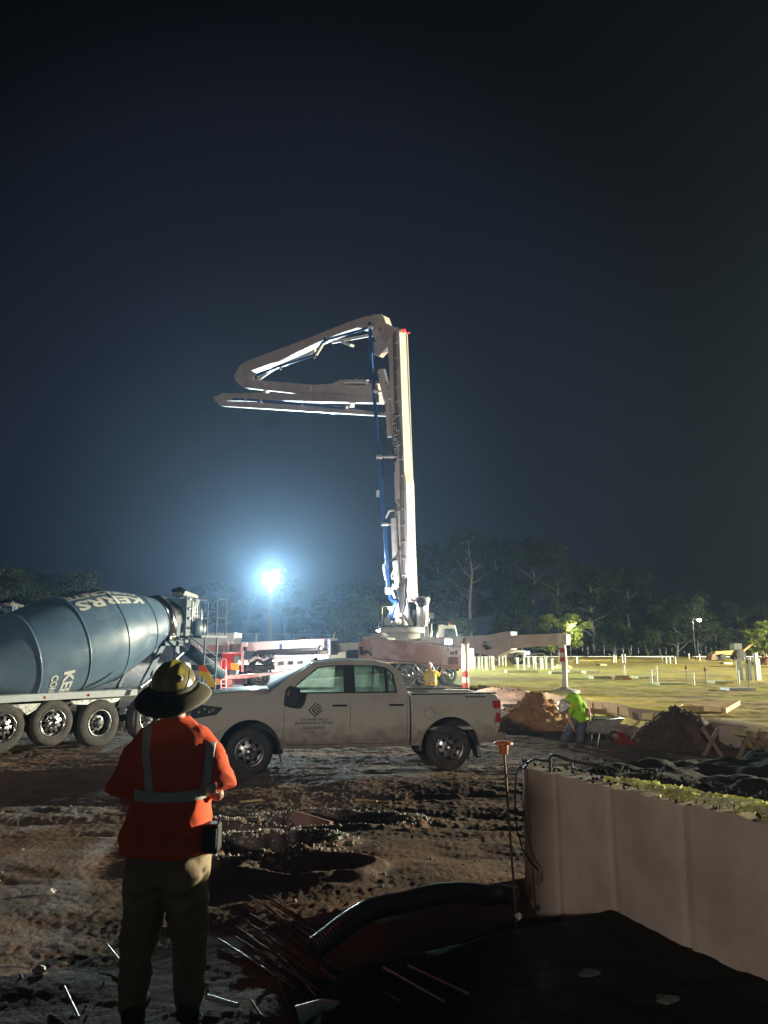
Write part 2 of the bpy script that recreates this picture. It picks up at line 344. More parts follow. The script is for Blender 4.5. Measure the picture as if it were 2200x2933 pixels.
def make_tree(name, h, cw, leaves, seed, lm, base=.3, bare=.3, leafs=.28):
    """tapered trunk with limbs; leaf cards gathered in clumps round the limb ends, gaps between"""
    rnd = random.Random(seed); root = thing(name, (0, 0, 0), '', '')
    tb = MB(); tr = h * .018 + .05
    pts = [Vector((0, 0, -.5))]; lean = Vector((rnd.uniform(-.06, .06), rnd.uniform(-.06, .06), 1))
    for i in range(1, 8): pts.append(Vector((lean.x * h * i / 8 + rnd.uniform(-.02, .02) * h, lean.y * h * i / 8 + rnd.uniform(-.02, .02) * h, h * .85 * i / 7)))
    tb.tube(pts, [tr * (1 - .8 * i / 7) for i in range(8)], 7)
    tips = []
    nl = rnd.randint(13, 18)
    for k in range(nl):
        t = base + (1 - base) * (k + rnd.random()) / nl; i = min(6, int(t * 7)); o = pts[i].lerp(pts[i + 1], t * 7 - i)
        a = rnd.uniform(0, 6.28); prof = math.sin(math.pi * min(1, .18 + .82 * (t - base) / (1 - base) * .93)) ** .6
        L_ = cw * .5 * prof * rnd.uniform(.6, 1.15); e = o + Vector((math.cos(a) * L_, math.sin(a) * L_, L_ * rnd.uniform(.3, 1.0)))
        mid = o.lerp(e, .5) + Vector((rnd.uniform(-.1, .1) * L_, rnd.uniform(-.1, .1) * L_, -.08 * L_))
        tb.tube([o, mid, e], [tr * .4 * (1 - t * .6), tr * .26 * (1 - t * .6), .02], 5)
        tips += [e, mid.lerp(e, .5)]
        for q in range(2):
            b = mid.lerp(e, rnd.random()); e2 = b + Vector((rnd.uniform(-1, 1), rnd.uniform(-1, 1), rnd.uniform(.1, .9))) * L_ * .45
            tb.tube([b, e2], [.05, .015], 4); tips.append(e2)
    tips.append(pts[-1])
    tb.build('trunk', bark, root, local=True)
    n = leaves; rs = np.random.RandomState(seed); T = np.array([[p.x, p.y, p.z] for p in tips])
    ci = rs.randint(0, len(T), n); sz = rs.uniform(.5, 1.25, len(T)) * cw * .13
    d = rs.normal(size=(n, 3)); d /= np.linalg.norm(d, axis=1)[:, None]; rad_ = rs.uniform(0.15, 1, n) ** .5
    c = T[ci] + d * (rad_ * sz[ci])[:, None] * np.array([1, 1, .68])
    u = rs.normal(size=(n, 3)); u /= np.linalg.norm(u, axis=1)[:, None]; v = np.cross(u, rs.normal(size=(n, 3))); v /= np.linalg.norm(v, axis=1)[:, None]
    s = (leafs * rs.uniform(.5, 1.2, n))[:, None]
    q = np.stack([c - u * s, c - v * s * .5, c + u * s, c + v * s * .5], 1).reshape(-1, 3)
    me = bpy.data.meshes.new('crown'); me.vertices.add(4 * n); me.vertices.foreach_set('co', q.reshape(-1).astype(np.float32))
    me.loops.add(4 * n); me.loops.foreach_set('vertex_index', np.arange(4 * n, dtype=np.int32)); me.polygons.add(n)
    me.polygons.foreach_set('loop_start', (np.arange(n) * 4).astype(np.int32)); me.update(calc_edges=True); me.materials.append(lm)
    o = bpy.data.objects.new('crown', me); COL.objects.link(o); o.parent = root
    return root
protos = {}
protos['tall'] = make_tree('broadleaf_tree', 26, 16, 24000, 3, leaf_dark, .15, leafs=.40)
protos['tall2'] = make_tree('broadleaf_tree', 24, 18, 24000, 11, leaf_dark, .12, leafs=.40)
protos['thin'] = make_tree('bare_limbed_tree', 27, 11, 3500, 5, leaf_dark, .45, leafs=.25)
protos['bush'] = make_tree('bushy_tree', 9, 9.5, 12000, 21, leaf_mid, .08, leafs=.20)
protos['bush2'] = make_tree('bushy_tree', 8, 8, 9000, 22, leaf_mid, .05, leafs=.20)
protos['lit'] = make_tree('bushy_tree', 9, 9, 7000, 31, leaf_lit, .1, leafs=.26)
used = set()
def plant(kind, px, ytop, d, label, cat='tree', group='trees of the wood behind the site', zb=None, wid=1.):
    """stands a tree so that its top reaches pixel height ytop at distance d"""
    p = P(px, ytop, d); b = float(base_h(np.array([p.x]), np.array([d]))[0]) if zb is None else zb
    o = protos[kind]; h0 = {'tall': 26, 'tall2': 24, 'thin': 27, 'bush': 9, 'bush2': 8, 'lit': 9}[kind]
    s = (p.z - b) / (h0 * 1.02); rz = random.uniform(0, 6.28); loc = (p.x, d, b)
    if kind not in used:
        used.add(kind); o.location = loc; o.rotation_euler = (0, 0, rz); o.scale = (s * wid, s * wid, s); o['label'] = label
    else: o = dup(o, loc, rz, (s * wid, s * wid, s), label)
    o['category'] = cat
    if group: o['group'] = group
    return o
W = 'tall dark tree of the wood '
for k, px, yt, d, lb in (
    ('tall', 1140, 1640, 150, W + 'just right of the upright boom'),
    ('thin', 1345, 1480, 142, 'tall thin tree with a pale leaning trunk, highest of the wood'),
    ('tall2', 1250, 1560, 155, W + 'between the boom and the pale leaning trunk'),
    ('tall', 1420, 1510, 158, W + 'behind the pale leaning trunk'),
    ('tall2', 1520, 1560, 150, W + 'above the far end of the long outrigger'),
    ('thin', 1600, 1590, 140, 'thin tree with a pale forked trunk above the bright yellow-green bush'),
    ('tall', 1690, 1600, 152, W + 'up and right of the bright yellow-green bush'),
    ('tall2', 1790, 1640, 160, W + 'above the middle of the chain-link fence'),
    ('tall', 1880, 1690, 150, W + 'left of the small lamp among the trees'),
    ('tall2', 1990, 1700, 158, W + 'behind the small lamp among the trees'),
    ('tall', 2110, 1720, 160, W + 'right of the small lamp among the trees'),
    ('tall2', 2210, 1730, 165, W + 'at the dark right end of the wood'),
    ('tall2', 1040, 1660, 160, W + 'just left of the upright boom'),
    ('tall', 930, 1690, 150, W + 'between the light tower and the boom'),
    ('thin', 815, 1600, 160, 'thin wispy tree just right of the glaring light tower'),
    ('tall2', 850, 1740, 165, W + 'low behind the light tower mast'),
    ('tall', 700, 1700, 165, W + 'left of the light tower mast'),
    ('tall2', 600, 1670, 160, W + 'above the concrete mixer hopper'),
    ('tall', 500, 1700, 155, W + 'behind the rear of the mixer drum'),
    ('thin', 90, 1600, 120, 'slender tree with pale branches at the far left'),
    ('tall2', 110, 1640, 130, W + 'behind the slender tree at the far left')):
    plant(k, px, yt, d, lb)
B = 'bushes and small trees at the edge of the wood'
for k, px, yt, d, lb in (
    ('bush', 20, 1650, 75, 'yellowish bushy tree at the far left behind the second mixer'),
    ('bush2', 200, 1650, 85, 'round green bushy tree above the mixer drum'),
    ('bush2', 985, 1750, 95, 'small pale green tree left of the boom turret'),
    ('bush', 1050, 1720, 110, 'round bushy tree behind the boom turret'),
    ('bush2', 1290, 1770, 100, 'low bush behind the pump cab'),
    ('bush', 1480, 1770, 118, 'low bush behind the step in the long outrigger beam'),
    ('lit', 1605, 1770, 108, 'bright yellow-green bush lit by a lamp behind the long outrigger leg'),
    ('bush', 1760, 1790, 125, 'grey-green round bush right of the bright yellow-green bush'),
    ('bush2', 1850, 1800, 135, 'small dark bush between the round bush and the tree lamp'),
    ('bush', 1930, 1730, 120, 'dark bushy tree left of the small lamp among the trees'),
    ('bush2', 2050, 1790, 130, 'dark low bush right of the small lamp among the trees'),
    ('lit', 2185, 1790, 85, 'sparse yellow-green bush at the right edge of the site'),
    ('bush2', 2120, 1820, 120, 'dark bush behind the yellow digger')):
    plant(k, px, yt, d, lb, group=B, wid=1.15)

# ------------------------------------------------------------------ far fence, kerb, lamps
def fence(A, Bp, n, h, label, z0):
    root = thing('chain_link_fence', (A[0], A[1], 0), label, 'fence', 'chain-link fences round the site')
    A = Vector(A); Bp = Vector(Bp); mesh = MB()
    for i in range(n + 1):
        p = A.lerp(Bp, i / n); MB().tube([(p.x, p.y, p.z - .3), (p.x, p.y, p.z + h)], .045, 6).build('post', steel, root)
    up = Vector((0, 0, h)); mesh.tube([A + up, Bp + up], .035, 5); mesh.tube([A + up * .05, Bp + up * .05], .02, 4)
    L_ = (Bp - A).length; st = .45
    for i in range(int(L_ / st)):
        for sgn in (1, -1):
            a = A.lerp(Bp, i * st / L_); b = A.lerp(Bp, min(1, max(0, (i * st + sgn * h) / L_)))
            mesh.tube([a + up * .05, b + up], .012, 3, caps=False)
    mesh.build('wire_mesh', steel, root); return root
fa = P(1320, 1885, 118); fb = P(1760, 1885, 170); fc = P(2080, 1890, 230)
fence((fa.x, fa.y, .95), (fb.x, fb.y, 1.0), 22, 2.3, 'chain-link fence running from behind the outrigger to the middle of the wood', 0)
fence((fb.x + .4, fb.y + .5, 1.0), (fc.x, fc.y, 1.1), 18, 2.3, 'small far stretch of chain-link fence at the darkest end of the site', 0)
l0 = P(520, 1840, 112); l1 = P(1000, 1840, 112)
fence((l0.x, 112, zg(l0.x, 112)), (l1.x, 112, zg(l1.x, 112)), 9, 2.0, 'chain-link fence along the rise behind the light tower', 0)
kb = MB(); kb.box((-12, 130.2, .8), (75, 131.2, 1.02)); tag(kb.build('kerb', pvc), kind='structure')

def pole_lamp(px, py, d, face, label, e, col, h=None, arm=.9):
    p = P(px, py, d); zb = zg(p.x, d)
    root = thing('street_lamp', (p.x, d, zb), label, 'lamp', 'lamps among the trees')
    MB().tube([(p.x - arm, d, zb - .3), (p.x - arm, d, p.z + .15)], [.06, .035], 8).build('pole', darksteel, root)
    hd = MB(); hd.tube([(p.x - arm, d, p.z + .1), (p.x - .2, d, p.z + .2)], .04, 6); hd.box((p.x - .35, d - .2, p.z + .1), (p.x + .35, d + .2, p.z + .25)); hd.build('lamp_head', darksteel, root, bevel=.03)
    MB().lathe([(0, -.22), (.2, -.14), (.27, 0), (.25, .09)], Matrix.Translation((p.x, d, p.z)), 16).build('lamp_bowl', face, root)
    lamp('street_light', (p.x, d - .1, p.z - .35), e, col, .2)
pole_lamp(1118, 1741, 85, glow_yellow, 'yellow street lamp glowing left of the boom turret', 900, (1, .75, .3))
pole_lamp(2003, 1776, 105, glow_warm, 'small bright lamp on a pole among the dark trees at right', 500, (1, .9, .7))
pole_lamp(1640, 1790, 104, glow_yellow, 'lamp hidden in the bright yellow-green bush', 1000, (1, .95, .45), arm=.4)

# ------------------------------------------------------------------ light towers
def light_tower(loc, face_to, label):
    x, y, z = loc; zb = zg(x, y); root = thing('light_tower', (x, y, zb), label, 'light tower', 'mobile light towers')
    mt = MB()
    for dx, dy in ((-.16, -.16), (.16, -.16), (.16, .16), (-.16, .16)): mt.tube([(x + dx, y + dy, zb + .8), (x + dx * .7, y + dy * .7, z - .4)], .03, 6)
    k = zb + 1.2
    while k < z - .6: mt.tube([(x - .15, y - .15, k), (x + .15, y + .15, k + .35)], .02, 4); mt.tube([(x + .15, y - .15, k), (x - .15, y + .15, k + .35)], .02, 4); k += .4
    mt.build('mast', M('mast grey paint', (.10, .10, .10), .7), root)
    tr = MB(); tr.box((x - .9, y - .6, zb + .45), (x + .9, y + .6, zb + 1.5)); tr.build('generator_box', yellow, root, bevel=.06)
    for sx in (-1, 1): MB().lathe([(.2, -.1), (.32, -.08), (.32, .08), (.2, .1)], basis((x, y + sx * .72, zb + .32), (0, 1, 0)), 20).build('wheel', tyre_m, root)
    MB().box((x - .9, y - .04, z - .45), (x + .9, y + .04, z - .37)).build('crossbar', steel, root)
    dr = (Vector(face_to) - Vector((x, y, z))); dr.z = 0; dr.normalize(); sd = Vector((-dr.y, dr.x, 0))
    for i, (a, b) in enumerate(((-.55, .3), (.55, .3), (-.55, -.25), (.55, -.25))):
        c = Vector((x, y, z + b)) + sd * a; q = (dr + sd * a * .25 + Vector((0, 0, -.18))).normalized()
        hd = MB().lathe([(.12, -.2), (.28, -.08), (.30, .02)], basis(c, q), 20).build('lamp_head', darksteel, root)
        fm = MB().lathe([(0, .0), (.27, .0)], basis(c, q), 20).build('lamp_face', glow_white, hd, local=False)
    return root
light_tower(TOWER, (0, 0, 8), 'glaring mobile light tower on a lattice mast behind the pump truck')
light_tower(TOWER_R, (0, 30, 8), 'light tower beyond the right edge flooding the pad')
light_tower(TOWER_B, (0, 10, 8), 'light tower behind the photographer')

# unseen box added to keep the rear light off the near ground and man
ct = thing('shade_box', (-3.7, -3.4, .3), 'unseen box added behind the camera to block the rear light', 'light blocker')
g = MB(); g.box((-4.7, -4.6, .2), (-2.7, -2.2, 3.6)); g.build('shade_box_body', bluegrey, ct, bevel=.02)
for k in range(7): MB().box((-4.6 + k * .26, -2.2, .45), (-4.48 + k * .26, -2.16, 3.4)).build('shade_box_rib', bluegrey, ct)
MB().box((-4.75, -4.65, 3.6), (-2.65, -2.15, 3.7)).build('shade_box_top', bluegrey, ct)

# ------------------------------------------------------------------ wheels
def wheel(root, c, ax, R, wd, rim, rim_m, holes=8, hub_out=.0, dish=.06, name='wheel', nuts=8, hm=None):
    """c: centre of the outer face, ax: unit vector pointing outwards"""
    ax = Vector(ax).normalized(); Mx = basis(c, ax) @ Matrix.Rotation(random.uniform(0, 6.28), 4, 'Z')
    t = MB(); h = -wd
    t.lathe([(rim * .98, h + .02), (R * .93, h), (R, h + wd * .16), (R, -wd * .16), (R * .965, -wd * .05), (R * .93, 0), (rim * 1.18, .012), (rim * 1.02, -.012), (rim * .98, -.04)], Mx, 48, close=True)
    # tread blocks
    for k in range(44):
        a = 2 * math.pi * k / 44
        for j in (-.27, -.5, -.73):
            q = Mx @ Matrix.Rotation(a + j * .12, 4, 'Z') @ Matrix.Translation((R, 0, wd * j)); t.box((-.012, -R * .05, -wd * .09), (.011, R * .05, wd * .09), q)
    ty = t.build(name, tyre_m, root)
    r = MB(); r.lathe([(rim * 1.0, -wd * .9), (rim * .98, -.05), (rim * 1.04, .006), (rim * .98, .012), (rim * .93, -.01), (rim * .88, -dish * .9)], Mx, 48)
    r.f = r.f[:-2]; r.sm = r.sm[:-2]
    seg = holes * 6
    def prof(i): return [(.86 * rim, -dish), (.78 * rim, -dish * .8), (.56 * rim, -dish * .55), (.47 * rim, -dish * .5), (.30 * rim, -dish * .5 + hub_out * .3)][i]
    vs = [Mx @ Vector((prof(i)[0] * math.cos(2 * math.pi * k / seg), prof(i)[0] * math.sin(2 * math.pi * k / seg), prof(i)[1])) for i in range(5) for k in range(seg)]
    fs = []
    for i in range(4):
        for k in range(seg):
            if i == 1 and k % 6 in (1, 2, 3): continue
            fs.append((i * seg + k, i * seg + (k + 1) % seg, (i + 1) * seg + (k + 1) % seg, (i + 1) * seg + k))
    r.add(vs, fs, True)
    rm = r.build('rim', rim_m, ty)
    hb = MB(); hb.lathe([(.33 * rim, -dish * .5 + hub_out * .3 - .01), (.30 * rim, hub_out * .6), (.2 * rim, hub_out + .015), (0, hub_out + .02)], Mx, 24)
    for k in range(nuts):
        a = 2 * math.pi * k / nuts; q = Mx @ Matrix.Translation((.40 * rim * math.cos(a), .40 * rim * math.sin(a), -dish * .5)); hb.lathe([(.022, 0), (.022, .03), (0, .032)], q, 6, smooth=False)
    hb.build('hub', hm or rim_m, ty)
    MB().lathe([(0, -wd * .55), (rim * .95, -wd * .55)], Mx, 24).build('brake_drum', darksteel, ty)
    return ty
def glass_mat(name, tint, rough=.35, mixf=.5, trans=.3):
    m = bpy.data.materials.new(name); m.use_nodes = True; nt = m.node_tree; N = nt.nodes; L = nt.links; N.remove(N['Principled BSDF'])
    t = N.new('ShaderNodeBsdfTransparent'); t.inputs[0].default_value = (*tint, 1)
    tl = N.new('ShaderNodeBsdfTranslucent'); tl.inputs[0].default_value = (.75, .8, .72, 1)
    gl = N.new('ShaderNodeBsdfGlossy'); gl.inputs['Roughness'].default_value = rough; gl.inputs[0].default_value = (.9, .9, .9, 1)
    tc = N.new('ShaderNodeTexCoord'); no = N.new('ShaderNodeTexNoise'); no.inputs['Scale'].default_value = 2.2; no.inputs['Detail'].default_value = 6; no.inputs['Distortion'].default_value = .6
    L.new(tc.outputs['Object'], no.inputs[0]); mr = N.new('ShaderNodeMapRange'); mr.inputs[1].default_value = .35; mr.inputs[2].default_value = .65; mr.inputs[3].default_value = mixf * .5; mr.inputs[4].default_value = min(1, mixf * 1.5)
    L.new(no.outputs['Fac'], mr.inputs[0])
    m1 = N.new('ShaderNodeMixShader'); L.new(mr.outputs[0], m1.inputs[0]); L.new(t.outputs[0], m1.inputs[1]); L.new(tl.outputs[0], m1.inputs[2])
    fr = N.new('ShaderNodeFresnel'); fr.inputs[0].default_value = 1.45; m2 = N.new('ShaderNodeMixShader')
    L.new(fr.outputs[0], m2.inputs[0]); L.new(m1.outputs[0], m2.inputs[1]); L.new(gl.outputs[0], m2.inputs[2]); L.new(m2.outputs[0], N['Material Output'].inputs['Surface'])
    return m
dew_glass = glass_mat('dewy glass', (.55, .68, .6), .3, .35)
dew_tint = glass_mat('dewy tinted glass', (.22, .32, .28), .3, .25)

# ------------------------------------------------------------------ white pickup
def tumble(mb, T, prof, cuts):
    """slice a prism at heights and bow its two sides as prof(z) says"""
    bm = bmesh.new(); vv = [bm.verts.new(v) for v in mb.v]
    for f in mb.f:
        try: bm.faces.new([vv[i] for i in f])
        except ValueError: pass
    for z in cuts: bmesh.ops.bisect_plane(bm, geom=bm.verts[:] + bm.edges[:] + bm.faces[:], plane_co=(0, 0, z), plane_no=(0, 0, 1))
    for v in bm.verts:
        off = (v.co - T.A).dot(T.n); side = -1 if off < T_W / 2 else 1
        v.co -= T.n * side * prof(v.co.z)
    bm.verts.index_update(); mb.v = [v.co.copy() for v in bm.verts]; mb.f = [tuple(v.index for v in f.verts) for f in bm.faces]; mb.sm = [False] * len(mb.f); bm.free(); return mb
def arc(cx, cz, r, a0, a1, n=18): return [(cx + r * math.cos(rad(a0 + (a1 - a0) * i / n)), cz + r * math.sin(rad(a0 + (a1 - a0) * i / n))) for i in range(n + 1)]
TA = G(*z2(705, 1560)); TB = G(*z3(1080, 1535)); T = Plane(TA, TB); T_W = 2.0
yawT = math.atan2(T.t.y, T.t.x)
pk = thing('pickup_truck', (TA.x, TA.y, 0), 'dirty white crew cab pickup parked side-on in the mud in front of the concrete pump', 'pickup truck', rz=yawT)
sidep = lambda z: -.05 * math.sin(max(0, min(1, (z - .44) / .93)) * math.pi) ** .7 + (.05 * max(0, (z - 1.05) / .35))
cuts = (.55, .66, .78, .9, 1.0, 1.08, 1.14, 1.2, 1.26, 1.32)
RWC, FWC = (3.68, .38), (0, .38)
fa_ = arc(0, .40, .555, 187, -7); ra_ = arc(3.68, .40, .555, 187, -7)
body = [(-.93, .50), (-1.0, .62), (-1.02, .95), (-.99, 1.16), (-.86, 1.30), (-.3, 1.345), (.30, 1.37), (2.905, 1.375), (2.905, .45), (.58, .44)] 
poly = [(-.93, .45), (-1.0, .6), (-1.02, .95), (-.99, 1.16), (-.86, 1.32), (-.3, 1.375), (.30, 1.39), (2.905, 1.375), (2.905, .44), (.56, .44)] + fa_[::-1] + [(-.56, .45)]
mb = MB().prism([T.w(u, z, 0) for u, z in poly], T.n * T_W)
tumble(mb, T, sidep, cuts).build('body', truckpaint, pk, bevel=.018)
# cargo bed: two sides, tailgate, floor, front wall
bedp = [(2.94, 1.37), (4.58, 1.345), (4.62, 1.30), (4.625, .78), (4.56, .60), (4.35, .50), (4.26, .46)] + ra_[::-1] + [(3.10, .44), (2.94, .44)]
bb = MB()
m1_ = tumble(MB().prism([T.w(u, z, 0) for u, z in bedp], T.n * .12), T, sidep, cuts); bb.add(m1_.v, m1_.f)
m1_ = tumble(MB().prism([T.w(u, z, T_W - .12) for u, z in bedp], T.n * .12), T, sidep, cuts); bb.add(m1_.v, m1_.f)
def tbox(mbx, u0, u1, z0, z1_, o0, o1): return mbx.prism([T.w(u0, z0, o0), T.w(u1, z0, o0), T.w(u1, z1_, o0), T.w(u0, z1_, o0)], T.n * (o1 - o0))
tbox(bb, 2.95, 3.0, .7, 1.40, .121, T_W - .121); tbox(bb, 3.0, 4.5, .70, .76, .121, T_W - .121)
bed = bb.build('cargo_bed', truckpaint, pk, bevel=.012)
tg = MB(); tbox(tg, 4.53, 4.615, .72, 1.335, .13, T_W - .13); tg.build('tailgate', truckpaint, pk, bevel=.02)
for o0, o1 in ((.018, .13), (T_W - .13, T_W - .02)): tbox(MB(), 2.95, 4.60, 1.356, 1.385, o0, o1).build('bed_rail_cap', black, pk, bevel=.008)
# bonnet
hd = MB(); rows = []
for i, (u, z) in enumerate(((-.95, 1.29), (-.83, 1.41), (-.5, 1.455), (-.1, 1.48), (.32, 1.495))):
    rows.append([T.w(u + .06 * abs(k - 4) / 4, z - .045 * (abs(k - 4) / 4) ** 2.2, .09 + (T_W - .18) * k / 8) for k in range(9)])
vs = [v for r in rows for v in r] + [v + Vector((0, 0, -.14)) for r in rows for v in r]; n_ = 45
hf = [(i * 9 + k, i * 9 + k + 1, (i + 1) * 9 + k + 1, (i + 1) * 9 + k) for i in range(4) for k in range(8)]
hf += [tuple(x + n_ for x in f[::-1]) for f in hf]
for i in range(4): hf += [(i * 9, (i + 1) * 9, (i + 1) * 9 + n_, i * 9 + n_), (i * 9 + 8, i * 9 + 8 + n_, (i + 1) * 9 + 8 + n_, (i + 1) * 9 + 8)]
for k in range(8): hf += [(k, k + n_, k + 1 + n_, k + 1), (36 + k, 37 + k, 37 + k + n_, 36 + k + n_)]
hd.add(vs, hf, True); hd.build('bonnet', truckpaint, pk)
# greenhouse
offz = lambda z: .035 + max(0, z - 1.37) / .6 * .23
def W2(u, z, side=0, inn=0.):
    o = offz(z) + inn; return T.w(u, z, o if side == 0 else T_W - o)
OUT = [(.30, 1.385), (.60, 1.63), (1.12, 1.945), (1.45, 1.975), (1.8, 1.99), (2.3, 1.98), (2.6, 1.915), (2.79, 1.76), (2.895, 1.375)]
INN = [(.66, 1.395), (.84, 1.58), (1.20, 1.862), (1.45, 1.895), (1.8, 1.905), (2.3, 1.895), (2.53, 1.85), (2.64, 1.73), (2.69, 1.395)]
cab = MB()
for side in (0, 1):
    for i in range(len(OUT)):
        j = (i + 1) % len(OUT)
        q = [OUT[i], OUT[j], INN[j], INN[i]]
        o = [W2(u, z, side) for u, z in q]; n2 = [W2(u, z, side, .045) for u, z in q]
        cab.add(o + n2, [(0, 1, 2, 3), (7, 6, 5, 4), (0, 4, 5, 1), (2, 6, 7, 3)])
NR = 9
roof_pts = [(1.12, 1.945), (1.45, 1.975), (1.8, 1.99), (2.3, 1.98), (2.6, 1.915), (2.79, 1.76)]
def cross(u, z, bow):
    a = W2(u, z, 0); b = W2(u, z, 1); return [a.lerp(b, k / (NR - 1)) + Vector((0, 0, bow * (1 - (2 * k / (NR - 1) - 1) ** 2))) for k in range(NR)]
vs = []; 
for u, z in roof_pts: vs += cross(u, z, .035)
cab.add(vs, [(i * NR + k, i * NR + k + 1, (i + 1) * NR + k + 1, (i + 1) * NR + k) for i in range(len(roof_pts) - 1) for k in range(NR - 1)], True)
cab.build('cab', truckpaint, pk)
for side in (0, 1):
    fr_ = MB()
    inner = [(u + (.03 if u < 1.6 else -.03) * (1 if z < 1.5 else .6), z + (.025 if z < 1.5 else -.02)) for u, z in INN]
    for i in range(len(INN)):
        j = (i + 1) % len(INN); q = [INN[i], INN[j], inner[j], inner[i]]
        o = [W2(u, z, side, .008) for u, z in q]; n2 = [W2(u, z, side, .04) for u, z in q]
        fr_.add(o + n2, [(0, 1, 2, 3), (7, 6, 5, 4), (0, 4, 5, 1), (2, 6, 7, 3)])
    for u0, u1 in ((1.69, 1.90), (2.47, 2.52)):
        zt_ = 1.895 if u0 < 2 else 1.84
        o = [W2(u0, 1.40, side, .004), W2(u1, 1.40, side, .004), W2(u1, zt_, side, .004), W2(u0, zt_, side, .004)]; n2 = [W2(u0, 1.40, side, .04), W2(u1, 1.40, side, .04), W2(u1, zt_, side, .04), W2(u0, zt_, side, .04)]
        fr_.add(o + n2, [(0, 1, 2, 3), (7, 6, 5, 4), (0, 4, 5, 1), (2, 6, 7, 3), (0, 3, 7, 4), (1, 5, 6, 2)])
    fr_.build('window_trim', black, pk)
for side in (0, 1):
    for pl_, mt in (([(.68, 1.40), (.86, 1.583), (1.22, 1.863), (1.45, 1.893), (1.70, 1.90), (1.70, 1.40)], dew_glass), ([(1.89, 1.40), (1.89, 1.90), (2.3, 1.892), (2.52, 1.845), (2.63, 1.725), (2.68, 1.40)], dew_tint)):
        MB().add([W2(u, z, side, .022) for u, z in pl_], [tuple(range(len(pl_)))]).build('door_window', mt, pk)
ws = MB(); a = cross(.36, 1.42, .03); b = cross(1.10, 1.935, .03); a = [p - T.t * .16 * (1 - (2 * k / (NR - 1) - 1) ** 2) for k, p in enumerate(a)]
ws.add(a + b, [(k, k + 1, NR + k + 1, NR + k) for k in range(NR - 1)], True); ws.build('windscreen', dew_glass, pk)
ws = MB(); a = cross(2.79, 1.75, .02); b = cross(2.89, 1.385, 0); ws.add(a + b, [(k, k + 1, NR + k + 1, NR + k) for k in range(NR - 1)], True); ws.build('rear_window', dew_tint, pk)
# seats inside
for u0 in (1.25, 2.15):
    for o0 in (.3, 1.12):
        sb = MB(); tbox(sb, u0 - .1, u0 + .42, .95, 1.08, o0, o0 + .56)
        sb.prism([T.w(u0 + .36, 1.0, o0), T.w(u0 + .50, 1.0, o0), T.w(u0 + .60, 1.52, o0), T.w(u0 + .52, 1.52, o0)], T.n * .56); sb.prism([T.w(u0 + .53, 1.54, o0 + .14), T.w(u0 + .61, 1.54, o0 + .14), T.w(u0 + .63, 1.70, o0 + .14), T.w(u0 + .56, 1.70, o0 + .14)], T.n * .28)
        sb.build('seat', darksteel, pk, bevel=.03)
    if u0 > 2: pass
fn_ = MB().prism([T.w(1.10, 1.93, 1.0), T.w(1.28, 1.97, 1.0), T.w(1.27, 2.03, 1.0), T.w(1.22, 2.03, 1.0)], T.n * .03).build('roof_antenna', black, pk, bevel=.005)
dsh = MB(); tbox(dsh, .5, .85, 1.1, 1.36, .12, T_W - .12); dsh.build('dashboard', black, pk, bevel=.04)
# door seams, handles, mirror, lamps
side_off = lambda z: sidep(z)
def sline(pts, wd=.009):
    g = MB()
    for (u0, a0), (u1, b0) in zip(pts[:-1], pts[1:]):
        n = 8
        for i in range(n):
            ua, za = u0 + (u1 - u0) * i / n, a0 + (b0 - a0) * i / n; ub, zb_ = u0 + (u1 - u0) * (i + 1) / n, a0 + (b0 - a0) * (i + 1) / n
            g.tube([T.w(ua, za, sidep(za) + .001), T.w(ub, zb_, sidep(zb_) + .001)], wd * .5, 4, caps=False, smooth=False)
    return g
for pts in ([(.60, 1.36), (.60, .62), (.66, .50), (1.72, .50)], [(1.80, 1.37), (1.80, .52), (1.9, .50), (2.7, .50), (2.86, .62), (2.86, 1.36)], [(-.32, 1.335), (-.32, 1.335)]):
    sline(pts).build('door_seam', decal, pk)
for u0 in (1.47, 2.52):
    h_ = MB(); tbox(h_, u0, u0 + .27, 1.165, 1.20, sidep(1.18) - .035, sidep(1.18) + .0); h_.build('door_handle', black, pk, bevel=.012)
fc_ = arc(3.28, 1.02, .105, 0, 360, 16)[:-1]; sline([(u, z) for u, z in fc_] + [fc_[0]], .007).build('fuel_door_seam', decal, pk)
mr_ = MB(); mr_.prism([T.w(.58, 1.20, -.26), T.w(.80, 1.18, -.26), T.w(.86, 1.30, -.26), T.w(.87, 1.50, -.26), T.w(.68, 1.55, -.26), T.w(.61, 1.48, -.26)], T.n * .17); mr_.prism([T.w(.66, 1.36, -.05), T.w(.76, 1.36, -.05), T.w(.76, 1.40, -.05), T.w(.66, 1.40, -.05)], T.n * .12)
mirr = mr_.build('door_mirror', black, pk, bevel=.025)
MB().prism([T.w(.64, 1.38, -.265), T.w(.67, 1.38, -.265), T.w(.67, 1.47, -.265), T.w(.65, 1.47, -.265)], T.n * -.006).build('turn_signal', orange, mirr)
mr_ = MB(); mr_.prism([T.w(.66, 1.27, T_W + .05), T.w(.84, 1.26, T_W + .05), T.w(.86, 1.50, T_W + .05), T.w(.70, 1.51, T_W + .05)], T.n * .17); mr_.prism([T.w(.66, 1.36, T_W - .07), T.w(.76, 1.36, T_W - .07), T.w(.76, 1.40, T_W - .07), T.w(.66, 1.40, T_W - .07)], T.n * .12); mr_.build('door_mirror', black, pk, bevel=.025)
lens = M('clear lens', (.5, .45, .4), .08, var=.3, scale=20, coat=1)
redlens = M('red lens', (.42, .012, .02), .12, var=.2, coat=1)
